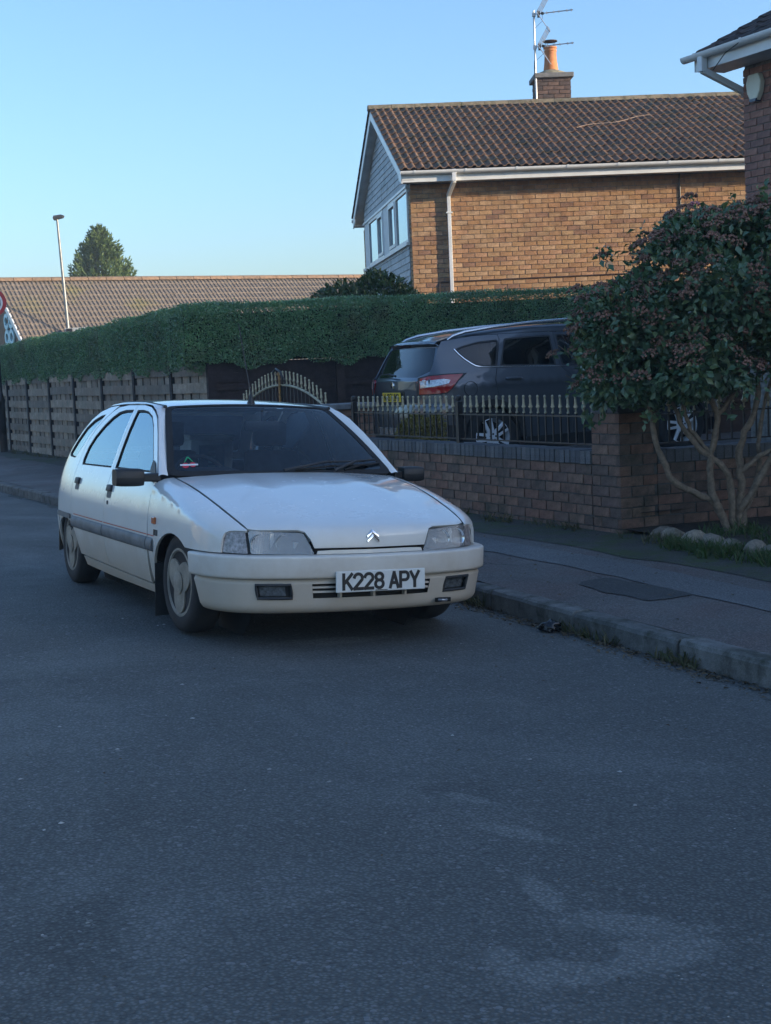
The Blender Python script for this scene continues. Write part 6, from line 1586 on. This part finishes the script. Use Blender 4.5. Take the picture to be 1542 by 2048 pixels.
# wheels
M_cover = mat('dusty_wheel_cover', (.30, .265, .215), .6, var=.25, nscale=9)
def wheel(name, x, y, s_, r=.285, steer=0.0, cover='tri'):
    w0 = empty(name, (x, y, r), 0); w0.parent = car; w0.rotation_euler = (0, 0, steer)
    tw_ = .085
    prof = [(.178, -tw_+.01), (.20, -tw_), (.25, -tw_+.0), (.275, -tw_+.015), (r-.001, -tw_+.04), (r, 0), (r-.001, tw_-.04), (.275, tw_-.015), (.25, tw_), (.20, tw_), (.178, tw_-.01)]
    MB().lathe(prof, 40, axis=0).build('tyre', M_rubber, w0, smooth=True)
    o_ = s_*(tw_-.006)
    cv = MB().lathe([(.0, o_-s_*.05), (.18, o_-s_*.05), (.186, o_), (.192, o_+s_*.004), (.180, o_+s_*.006), (.172, o_-s_*.002)], 40, axis=0, cap=False).build('rim', M_cover, w0, smooth=True)
    MB().lathe([(.0, o_-s_*.044), (.172, o_-s_*.044)], 30, axis=0).build('rim_shadow', mat('dark_wheel_gap', (.03, .03, .03), .7), cv)
    # three broad lobes
    pts = []; N = 72
    for i in range(N):
        a = 2*pi*i/N; c3 = .5+.5*math.cos(3*a); rr_ = .094+.080*c3**.75; pts.append((rr_*math.cos(a+.5), rr_*math.sin(a+.5)))
    b = MB(); G = [[(o_+s_*(.010-.006*q), q_[0]*q, q_[1]*q) for q in (.0, .45, .8, 1.0)]+[(o_-s_*.02, q_[0]*1.01, q_[1]*1.01)] for q_ in pts+[pts[0]]]
    b.grid(G).build('wheel_cover', M_cover, w0, smooth=True, angle=50)
    MB().lathe([(.062, o_+s_*.008), (.066, o_+s_*.012), (.062, o_+s_*.0135), (0, o_+s_*.015)], 28, axis=0).build('centre_cap', M_cover, w0, smooth=True)
    return w0
wheel('front_wheel', .725, 0, 1, steer=R(3)); wheel('front_wheel', -.725, 0, -1, steer=R(3)); wheel('rear_wheel', .715, -2.54, 1); wheel('rear_wheel', -.715, -2.54, -1)
# a white tub with a blue label on the back seat, seen through the windscreen
car_m = Matrix.Translation((CX, CY, 0)) @ car.rotation_quaternion.to_matrix().to_4x4()
tub = empty('white_tub', (0, 0, 0), 0, 'white plastic tub with a blue printed label on the rear seat of the white hatchback', 'tub')
tub.matrix_world = car_m @ Matrix.Translation((-.06, -2.08, .445))
MB().add([(-.15, -.12, 0), (.15, -.12, 0), (.15, .12, 0), (-.15, .12, 0), (-.165, -.13, .60), (.165, -.13, .60), (.165, .13, .60), (-.165, .13, .60)], [(0, 3, 2, 1), (4, 5, 6, 7), (0, 1, 5, 4), (1, 2, 6, 5), (2, 3, 7, 6), (3, 0, 4, 7)]).build('tub_body', mat('tub_white', (.85, .87, .86), .5), tub, bevel=.03, smooth=True)
MB().box(-.172, .172, -.138, .138, .597, .63).build('lid', MATS['tub_white'], tub, bevel=.01)
lb = MB().box(-.085, .10, .137, .140, .38, .56).build('label', mat('tub_label_blue', (.02, .13, .24), .5), tub)
for k in range(4): MB().box(-.02+.0*k, .035, .1405, .142, .40+k*.035, .417+k*.035).build('label_print', mat('label_pale', (.25, .45, .55), .5), lb)
# ================================================================== grey SUV on the driveway
suv = empty('grey_suv', (.9491, 17.607, .262), -1.16064, 'dark grey SUV with silver roof rails parked nose-in on the driveway', 'car')
PG = paint('grey_car_paint', (.088, .102, .120), flake=.55, rough=.32)
M_sglass = glass('privacy_glass', (.06, .075, .09), 1.5, 1.25)
M_sglass2 = glass('suv_clear_glass', (.45, .52, .56), 1.55, 1.7)
M_clad = MATS['black_plastic']
_sp = pchip([-.86, -.84, -.80, -.72, -.60, 0, 2.6, 3.1, 3.4, 3.55], [.56, .66, .755, .845, .89, .915, .91, .87, .76, .55])
_st = pchip([.15, .25, .38, .5, .75, .90, 1.0, 1.08, 1.15, 1.25, 1.4, 1.52, 1.60, 1.68], [.07, .035, .012, .004, 0, .004, .018, .040, .072, .118, .182, .240, .295, .38])
def sW(y, z):
    # shoulder crease running along the flank
    return _sp(y)-_st(z)+.010*math.exp(-((z-.985)/.030)**2)
def ss(y, z): return (sW(y, z), y, z)
arcR = lambda a0, a1, n, r=.435, c=0.0: arc_pts(c, .35, r, a0, a1, n)
SQ = [(-.52, 1.505), (-.585, 1.42), (-.66, 1.28), (-.73, 1.15), (-.80, 1.06), (-.825, .90), (-.835, .775), (-.50, .735), (-.40, .63)] + arcR(138, 62, 10) + [(.097, .836), (.072, .95), (.07, 1.04), (.12, 1.17), (.185, 1.35), (.245, 1.505), (.24, 1.565), (-.10, 1.555), (-.30, 1.53)]
SQG = rounded([(-.37, 1.398), (-.27, 1.29), (-.16, 1.205), (-.05, 1.19), (.115, 1.186), (.165, 1.32), (.215, 1.47), (.205, 1.495), (-.05, 1.478), (-.25, 1.437)], .02, 2)
SR = [(.097, .836)] + arcR(62, 6, 8) + [(.455, .30), (1.08, .30), (1.11, .60), (1.115, .90), (1.085, 1.05), (.985, 1.16), (.995, 1.35), (1.005, 1.575), (.60, 1.575), (.24, 1.565), (.245, 1.505), (.185, 1.35), (.12, 1.17), (.07, 1.04), (.072, .95)]
SRG = rounded([(.17, 1.186), (.925, 1.166), (.935, 1.35), (.945, 1.53), (.62, 1.522), (.31, 1.503), (.25, 1.36)], .02, 2)
SF = [(1.08, .30), (2.20, .30), (2.26, .60), (2.30, .90), (2.22, 1.10), (1.95, 1.28), (1.65, 1.50), (1.50, 1.575), (1.005, 1.575), (.995, 1.35), (.985, 1.16), (1.085, 1.05), (1.115, .90), (1.11, .60)]
SFG = rounded([(1.01, 1.166), (2.08, 1.142), (1.80, 1.34), (1.55, 1.51), (1.40, 1.535), (1.03, 1.535), (1.02, 1.35)], .02, 2)
SN = [(2.20, .30)] + [(2.245, .42)] + arcR(165, 15, 14, .435, 2.69) + [(3.2, .45), (3.42, .62), (3.40, .88), (3.1, .98), (2.7, 1.06), (2.22, 1.12), (2.30, .90), (2.26, .60)]
for mirr in (False, True):
    k = dict(mirror=mirr); sg = -1 if mirr else 1
    q = panel('rear_quarter', SQ, ss, _ox, PG, suv, .07, holes=[SQG], **k)
    rd = panel('rear_door', SR, ss, _ox, PG, suv, .07, holes=[SRG], **k)
    fd = panel('front_door', SF, ss, _ox, PG, suv, .08, holes=[SFG], **k)
    panel('front_fender', SN, ss, _ox, PG, suv, .08, **k)
    for par, g_, gm in ((q, SQG, M_sglass), (rd, SRG, M_sglass), (fd, SFG, M_sglass2)):
        panel('window_glass', offset_poly(g_, -.002), ss, _ox, gm, par, .15, gap=0, thick=0, lift=-.008, **k)
        panel('window_seal', offset_poly(g_, -.005), ss, _ox, M_black, par, .12, holes=[offset_poly(g_, .014)], gap=0, thick=.004, lift=.001, **k)
    # chrome line under the windows, sweeping up round the rear glass
    line_ = [(-.385, 1.405), (-.34, 1.345), (-.28, 1.285), (-.20, 1.225), (-.15, 1.197), (-.08, 1.184), (.11, 1.178), (.5, 1.168), (.95, 1.156), (1.5, 1.145), (2.1, 1.132)]
    b = MB().tube([(sg*(sW(y, z)+.003), y, z) for y, z in line_], .009, 6); b.build('chrome_strip', mat('bright_trim', (.85, .86, .88), .15, 1.0, var=.03), suv, smooth=True)
    # handles, fuel flap
    for yy, par in ((.31, rd), (1.35, fd)):
        c = ss(yy, 1.03); b = MB().tube([(sg*(c[0]+.004), yy-.11, 1.033), (sg*(c[0]+.030), yy-.08, 1.034), (sg*(c[0]+.030), yy+.07, 1.031), (sg*(c[0]+.006), yy+.11, 1.03)], [.012, .017, .017, .013], 8); b.build('handle', PG, par, smooth=True)
    if not mirr:
        MB().tube([(ss(-.27+.085*math.cos(a), .935+.085*math.sin(a))[0]+.0005, -.27+.085*math.cos(a), .935+.085*math.sin(a)) for a in [2*pi*i/24 for i in range(24)]], .003, 4, closed=True).build('fuel_flap_joint', M_dark, q)
    # black wheel-arch cladding and sill
    for c in (0, 2.69):
        ring = arc_pts(c, .35, .45, -2 if c == 0 else 8, 182 if c else 168, 22); inn = arc_pts(c, .35, .385, -2 if c == 0 else 8, 182 if c else 168, 22)
        b = MB(); G = [[(sg*(sW(max(a[0], -.80), a[1])-.01), a[0], a[1]), (sg*(sW(max(a[0], -.80), a[1])+.014), a[0], a[1]), (sg*(sW(max(i[0], -.80), i[1])+.016), i[0], i[1]), (sg*(sW(max(i[0], -.8), i[1])-.06), i[0], i[1])] for a, i in zip(ring, inn)]
        b.grid(G).build('arch_cladding', M_black, suv, smooth=True, angle=50)
        MB().grid([[(sg*x_, c+.40*math.cos(a), .35+.40*math.sin(a)) for x_ in (.86, .45)] for a in [R(-20+220*i/14) for i in range(15)]]).build('arch_liner', M_dark, suv)
    panel('sill_cladding', [(.42, .19), (.46, .33), (1.2, .345), (2.20, .345), (2.24, .19)], ss, _ox, M_black, suv, .1, gap=0, lift=.012, **k)
    # roof rail
    rp = [(.665, -.44, 1.515), (.655, -.36, 1.558), (.645, -.20, 1.600), (.63, .2, 1.650), (.615, .7, 1.690), (.61, 1.2, 1.712), (.615, 1.55, 1.705), (.62, 1.78, 1.665)]
    MB().tube([(sg*x, y, z) for x, y, z in rp], [.010, .018, .021, .021, .021, .021, .019, .010], 8).build('roof_rail', mat('satin_silver', (.66, .68, .70), .25, .85, var=.05), suv, smooth=True)
    # roof side: strip between door tops and roof edge
    A = []
    for y, bz in ((-.42, 1.508), (-.30, 1.534), (-.10, 1.559), (.24, 1.568), (.7, 1.578), (1.2, 1.578), (1.5, 1.577), (1.66, 1.50), (1.95, 1.285), (2.20, 1.115)):
        zt_ = float(np.interp(y, [-.62, -.3, 0, .5, 1, 1.55, 1.8, 2.05, 2.35], [1.485, 1.568, 1.607, 1.648, 1.668, 1.655, 1.54, 1.36, 1.13])); xt = float(np.interp(y, [-.6, 1.55, 2.3], [.58, .57, .70]))
        B_ = ss(y, bz); A.append([(sg*(xt+(B_[0]-xt)*t), y, zt_+(B_[2]-zt_)*t+.010*math.sin(pi*t)) for t in (0, .25, .5, .75, 1)])
    MB().grid(A).build('roof_side', PG, suv, smooth=True, angle=70)
    # door mirror
    MB().obox((sg*1.03, 2.0, 1.14), (1, 0, 0), (0, 1, 0), (0, 0, 1), .10, .06, .075).build('mirror_housing', PG, fd, bevel=.03, smooth=True)
# roof skin
_sz = pchip([-.64, -.5, -.3, 0, .5, 1, 1.3, 1.6], [1.50, 1.548, 1.590, 1.632, 1.676, 1.694, 1.694, 1.675])
panel('roof', [(-.575, -.50), (-.30, -.55), (0, -.56), (.30, -.55), (.575, -.50), (.57, 1.50), (0, 1.58), (-.57, 1.50)], lambda x, y: (x, y, _sz(y)-.030*(x/.57)**2), (0, 0, 1), PG, suv, .12, gap=0)
# windscreen, bonnet, front end (mostly behind the bush)
def sfw(u, t): return (u*(.70-.13*t), 2.35+.10*(1-u*u)-(.77+.08*(1-u*u))*t, 1.10+.555*t+.03*math.sin(pi*t))
panel('windscreen', rounded([(-1, 0), (1, 0), (1, 1), (-1, 1)], .06), sfw, (0, 1, .6), M_sglass2, suv, .2, gap=0, thick=0)
panel('bonnet', [(-.70, 2.30), (.70, 2.30), (.72, 2.9), (.66, 3.3), (-.66, 3.3), (-.72, 2.9)], lambda x, y: (x, y-.0, 1.12-.10*((y-2.3)/1.0)**2-.05*(x/.7)**2), (0, 0, 1), PG, suv, .15, gap=0)
MB().grid([[(x, 3.52-.30*(abs(x)/.8)**3, z) for z in (.22, .35, .60, .85, .98)] + [(x*.95, 3.35-.25*(abs(x)/.8)**3, 1.02)] for x in lin(-.85, .85, 14)]).build('front_bumper', PG, suv, smooth=True)
# tailgate: surface through a rear profile, curved in plan
cu = [(-.50, 1.548), (-.66, 1.515), (-.70, 1.485), (-.655, 1.455), (-.70, 1.35), (-.775, 1.18), (-.83, 1.10), (-.865, 1.06), (-.868, .95), (-.862, .86), (-.85, .78)]
def sft(x, t):
    i = min(max(int(t), 0), len(cu)-2); f_ = t-i; y = cu[i][0]+(cu[i+1][0]-cu[i][0])*f_; z = cu[i][1]+(cu[i+1][1]-cu[i][1])*f_
    hw = float(np.interp(z, [.78, 1.06, 1.15, 1.28, 1.42, 1.50, 1.55], [.81, .815, .785, .755, .70, .645, .60]))
    return (x*hw, y+.10*abs(x)**3.0, z-.012*abs(x)**2)
tgs = panel('tailgate', [(-1, 0), (1, 0), (1, 5), (1, 10), (-1, 10), (-1, 5)], sft, (0, -1, .2), PG, suv, .22, gap=0, holes=[[(-.93, 3.15), (.93, 3.15), (.95, 5.1), (.70, 6.1), (-.70, 6.1), (-.95, 5.1)]])
panel('rear_glass', [(-.94, 3.1), (.94, 3.1), (.96, 5.1), (.71, 6.15), (-.71, 6.15), (-.96, 5.1)], sft, (0, -1, .2), M_sglass, tgs, .3, gap=0, thick=0, lift=-.004)
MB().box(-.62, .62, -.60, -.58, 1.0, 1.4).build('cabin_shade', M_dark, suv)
panel('brake_light', [(-.22, 2.35), (.22, 2.35), (.22, 2.8), (-.22, 2.8)], sft, (0, -1, 0), mat('dark_red_lens', (.12, .008, .010), .25), tgs, .3, gap=0, thick=.004, lift=.003)
MB().tube([(.10, -.868, 1.115), (-.10, -.86, 1.14), (-.42, -.83, 1.135)], [.014, .010, .006], 6).build('rear_wiper', M_black, tgs, smooth=True)
MB().lathe([(0, -.006), (.045, -.004), (.048, .004)], 16, (0.0, -.872, 1.0), axis=1).build('badge', M_chrome, tgs)
# number plate
rp_ = MB().box(-.26, .26, -.006, .006, -.0555, .0555).build('number_plate', mat('plate_yellow', (.90, .62, .03), .4, var=.04), suv, loc=(0, -.885, .862), rot=(R(3), 0, 0), bevel=.003)
strokes('NJ67 UMG', -.213, -.039, .044, .078, .0165, .0120, .0085, space=.026).build('plate_text', MATS['plate_black'], rp_, fix=False)
MB().box(-.32, .32, -.862, -.845, .775, .935).build('plate_recess', M_black, tgs)
# rear bumper with black lower part and reflectors
cb = [(-.84, .785), (-.905, .775), (-.925, .70), (-.93, .60), (-.925, .52)]
def sb(x, t, pr): 
    i = min(int(t), len(pr)-2); f_ = t-i; y = pr[i][0]+(pr[i+1][0]-pr[i][0])*f_; z = pr[i][1]+(pr[i+1][1]-pr[i][1])*f_; return y, z
for nm, pr, m_ in (('rear_bumper', cb, PG), ('lower_bumper', [(-.922, .517), (-.935, .48), (-.92, .36), (-.86, .25)], M_black)):
    G = []
    for u in lin(-1, 1, 36):
        row = []
        for y, z in pr:
            a = abs(u); x = min(a, .82)/.82*.80 if a < .82 else .80+.10*math.sin((a-.82)/.18*pi/2); yy = y+.10*(min(a, .82)/.82)**3.2 if a < .82 else y+.10+.34*(1-math.cos((a-.82)/.18*pi/2))
            row.append((x*(1 if u > 0 else -1), yy, z))
        G.append(row)
    ob = MB().grid(G).build(nm, m_, suv, smooth=True, angle=60)
MB().box(-.30, .30, -.95, -.93, .40, .50).build('skid_plate', mat('satin_silver', (.66, .68, .70), .25), suv)
for s_ in (1, -1):
    # reflector in the lower bumper
    MB().add([(s_*.60, -.885, .40), (s_*.83, -.80, .405), (s_*.83, -.80, .455), (s_*.58, -.89, .465), (s_*.60, -.875, .40), (s_*.83, -.79, .405), (s_*.83, -.79, .455), (s_*.58, -.88, .465)], [(0, 1, 2, 3), (7, 6, 5, 4), (0, 4, 5, 1), (1, 5, 6, 2), (2, 6, 7, 3), (3, 7, 4, 0)]).build('bumper_reflector', mat('red_reflector', (.34, .02, .02), .3), suv)
    # tail lamp: side wing on the quarter, inner piece on the tailgate
    LPs = [(-.815, 1.075), (-.75, 1.096), (-.56, 1.106), (-.345, 1.108), (-.42, 1.045), (-.52, .95), (-.58, .905), (-.70, .895), (-.83, .893), (-.828, .98)]
    lm = mat('tail_red', (.42, .018, .02), .18, coat=.8, var=.1)
    tl = panel('tail_lamp', LPs, ss, _ox, lm, suv, .05, gap=0, thick=.02, lift=.012, mirror=s_ < 0)
    panel('lamp_edge', offset_poly(LPs, -.014)[:3]+[(-.29, 1.118)]+offset_poly(LPs, -.014)[4:], ss, _ox, M_black, tl, .06, gap=0, thick=.01, lift=.007, mirror=s_ < 0)
    panel('clear_band', [(-.818, 1.045), (-.60, 1.060), (-.52, 1.045), (-.55, 1.005), (-.64, .99), (-.822, .965)], ss, _ox, mat('clear_lamp_band', (.70, .73, .76), .15, .3, var=.25, nscale=40), tl, .05, gap=0, thick=.004, lift=.016, mirror=s_ < 0)
    pz = lambda x, z: (x, -.868+.10*(abs(x)/.80)**3-.012-max(0, z-1.04)*-.25, z)
    Li = [(.62, 1.035), (.66, 1.075), (.775, 1.085), (.79, .895), (.72, .895)]
    panel('inner_lamp', Li if s_ > 0 else mir(Li), pz, (0, -1, 0), lm, tl, .05, gap=0, thick=.02, lift=.004)
    Lj = [(.635, 1.035), (.66, 1.055), (.775, 1.055), (.782, .975), (.675, .975)]
    panel('inner_clear_band', Lj if s_ > 0 else mir(Lj), pz, (0, -1, 0), MATS['clear_lamp_band'], tl, .05, gap=0, thick=.004, lift=.008)
# floor and interior mass
MB().box(-.80, .80, -.80, 3.3, .26, .42).build('floor_pan', M_dark, suv)
for x in (-.38, .38): MB().add([(x-.24, 1.30, .7), (x+.24, 1.30, .7), (x+.2, 1.02, 1.42), (x-.2, 1.02, 1.42), (x-.24, 1.15, .7), (x+.24, 1.15, .7), (x+.2, .92, 1.42), (x-.2, .92, 1.42)], [(0, 1, 2, 3), (7, 6, 5, 4), (0, 4, 5, 1), (1, 5, 6, 2), (2, 6, 7, 3), (3, 7, 4, 0)]).build('seat', M_int, suv, bevel=.04)
# alloy wheels
M_alloy = mat('alloy_silver', (.80, .82, .85), .3, .25, var=.05)
def alloy(name, x, y, s_):
    w0 = empty(name, (x, y, .35), 0); w0.parent = suv; w0.rotation_euler = (R(18), 0, 0); tw_ = .11
    MB().lathe([(.225, -tw_+.01), (.25, -tw_), (.31, -tw_), (.335, -tw_+.02), (.348, -tw_+.05), (.35, 0), (.348, tw_-.05), (.335, tw_-.02), (.31, tw_), (.25, tw_), (.225, tw_-.01)], 40, axis=0, cap=False).build('tyre', M_rubber, w0, smooth=True)
    o_ = s_*(tw_-.01)
    rim = MB().lathe([(.19, o_-s_*.12), (.222, o_-s_*.02), (.228, o_), (.238, o_+s_*.004), (.238, o_-s_*.01)], 40, axis=0, cap=False).build('rim', M_alloy, w0, smooth=True)
    MB().lathe([(.0, o_-s_*.11), (.20, o_-s_*.11)], 24, axis=0).build('brake_shadow', M_dark, w0)
    for k in range(5):
        a = 2*pi*k/5+.3; ca_, sa_ = math.cos(a), math.sin(a); t = Vector((0, -sa_, ca_)); d = Vector((0, ca_, sa_))
        P = [d*.04+t*.045, d*.225+t*.062, d*.225-t*.062, d*.04-t*.045]
        b = MB().add([p+Vector((o_+s_*h_, 0, 0)) for h_ in (.002, -.03) for p in P], [(0, 1, 2, 3), (7, 6, 5, 4), (0, 4, 5, 1), (1, 5, 6, 2), (2, 6, 7, 3), (3, 7, 4, 0)])
        sp_ = b.build('spoke', M_alloy, w0, bevel=.006)
        Q = [d*.09+t*.010, d*.215+t*.030, d*.215-t*.030, d*.09-t*.010]
        MB().add([p+Vector((o_+s_*h_, 0, 0)) for h_ in (.004, -.0) for p in Q], [(0, 1, 2, 3), (7, 6, 5, 4), (0, 4, 5, 1), (1, 5, 6, 2), (2, 6, 7, 3), (3, 7, 4, 0)]).build('spoke_window', M_dark, sp_)
    hubm = MB().lathe([(.055, o_-s_*.02), (.055, o_+s_*.005), (0, o_+s_*.008)], 20, axis=0).build('hub', M_alloy, w0, smooth=True)
    for k in range(5):
        a = 2*pi*k/5; MB().lathe([(.012, o_-s_*.005), (.012, o_+s_*.010), (0, o_+s_*.011)], 8, (0, .038*math.cos(a), .038*math.sin(a)), axis=0).build('wheel_nut', M_dark, hubm)
for x, y, s_ in ((.80, 0, 1), (-.80, 0, -1), (.80, 2.69, 1), (-.80, 2.69, -1)): alloy('rear_wheel' if y == 0 else 'front_wheel', x, y, s_)
# ================================================================== litter and small things on the road
bag = empty('litter_bag', SW(1.30, kerb_n(1.30)-.10, road_z(.10)), 0, 'small crumpled black plastic bag in the gutter against the kerb', 'litter')
bm = bmesh.new(); bmesh.ops.create_icosphere(bm, subdivisions=3, radius=1)
for v in bm.verts:
    c = v.co; f_ = 1+.22*math.sin(c.x*6+1)*math.sin(c.y*7)+.18*math.sin(c.z*8+c.x*5); v.co = Vector((c.x*.062, c.y*.045, max(-.02, c.z*.038)))*f_
me = bpy.data.meshes.new('bag_film'); bm.to_mesh(me); bm.free(); me.materials.append(mat('black_film', (.010, .011, .014), .22)); me.shade_smooth(); obj('bag_film', me, bag, (0, 0, .025))
# grey silt lying along the gutter, broken up at its edge
g = NG('gutter_silt'); co = g.n('ShaderNodeNewGeometry').outputs['Position']
g.col(g.ramp(g.noise(30, 5, .7, co), [(.3, (.10, .09, .075)), (.7, (.20, .18, .15))])); g.set(Roughness=.95, Alpha=g.ramp(g.noise(7, 6, .75, co), [(.44, 0.0), (.60, .75)])); g.bump(g.noise(120, 3, .6, co), .8, .006)
v = []; ss_ = lin(-13, 6, 76)
for s_ in ss_:
    for d_ in (.004, .10+.05*math.sin(s_*3.1)+.03*math.sin(s_*7.7)): v.append(SW(s_, kerb_n(s_)-d_, road_z(d_)+.004))
tag(MB().add(v, [(2*i, 2*i+1, 2*i+3, 2*i+2) for i in range(len(ss_)-1)]).build('gutter_silt', g.m), 'pale silt lying along the foot of the kerb', 'silt', kind='stuff')
# pale chips and scraps scattered on the carriageway
P_ = []; 
for (u, v_) in ((122, 1648), (316, 1252), (328, 1250), (245, 1238), (1270, 1612), (660, 1565), (1240, 1545), (235, 1500), (365, 1370), (540, 1540), (120, 1455), (385, 1438), (40, 1560), (1060, 1520), (905, 1472)):
    x, y = road_pt(u, v_); P_.append((x, y, .010))
for i in range(420):
    s_ = rng.uniform(-4, 8.5); n_ = rng.uniform(-7, -.3); p = SW(s_, n_); P_.append((p[0], p[1], rng.uniform(.0025, .006)))
b = MB()
for x, y, r_ in P_:
    s_, n_ = s_n(x, y); z = road_z(kerb_n(s_)-n_)+.003; a0 = rng.uniform(0, 6); k = [r_*rng.uniform(.5, 1.3) for _ in range(5)]
    b.add([(x+k[i]*math.cos(a0+i*1.257), y+k[i]*math.sin(a0+i*1.257), z) for i in range(5)]+[(x, y, z+r_*.45)], [(i, (i+1) % 5, 5) for i in range(5)])
tag(b.build('road_chips', mat('pale_chip', (.42, .42, .40), .9, var=.3, nscale=3), fix=False), 'pale stone chips scattered over the carriageway', 'chips', kind='stuff')
# opposite houses: seen only as reflections in the paintwork, they stand across the road outside the frame
M_cream = mat('cream_render', (.52, .45, .30), .9, var=.12, nscale=1.2); M_rt = mat('plain_tile', (.12, .07, .055), .9, var=.2, nscale=3)
def far_side(s, label, L=8.5):
    p = SW(s, -15.0); rz = math.atan2(-T_[1], -T_[0])
    plain_house('house', (p[0], p[1], -.05), rz, L, 7.0, 5.0, 32, M_cream, M_rt, label)
far_side(-8, 'cream rendered house across the road, nearest the camera')
far_side(-19, 'cream rendered house across the road, further along the street')
# unseen houses on the right, sized and placed so their shadows cover the street
p = SW(5.3, 7.2); plain_house('house', (p[0], p[1], 0), math.atan2(T_[1], T_[0]), 16, 8.5, 5.4, 34, M_rbrick, M_rt, 'unseen long brick house nearer the camera on the right, lengthened to shade the car')
plain_house('house', (21.3, 9.0, 0), pi/2, 10.5, 9, 5.2, 41, M_rbrick, M_rt, 'unseen brick house added behind the red brick house to shade the hedge')  # added to keep the sun off the street hedge

# ================================================================== thin bluish air added to lift the dark tones, like windscreen glare
hz = MB().box(-155, 155, -65, 185, -1.4, 9.6).build('added_veil', None)
hm = bpy.data.materials.new('veil_air'); hm.use_nodes = True; t_ = hm.node_tree; t_.nodes.clear()
pv_ = t_.nodes.new('ShaderNodeVolumePrincipled'); pv_.inputs['Density'].default_value = .0014; pv_.inputs['Color'].default_value = (.80, .92, 1.0, 1); pv_.inputs['Anisotropy'].default_value = .0
mo_ = t_.nodes.new('ShaderNodeOutputMaterial'); t_.links.new(pv_.outputs[0], mo_.inputs['Volume'])
hz.data.materials.clear(); hz.data.materials.append(hm); tag(hz, 'thin pale blue veil added over the whole street to lift its dark tones', 'added_veil', kind='stuff')
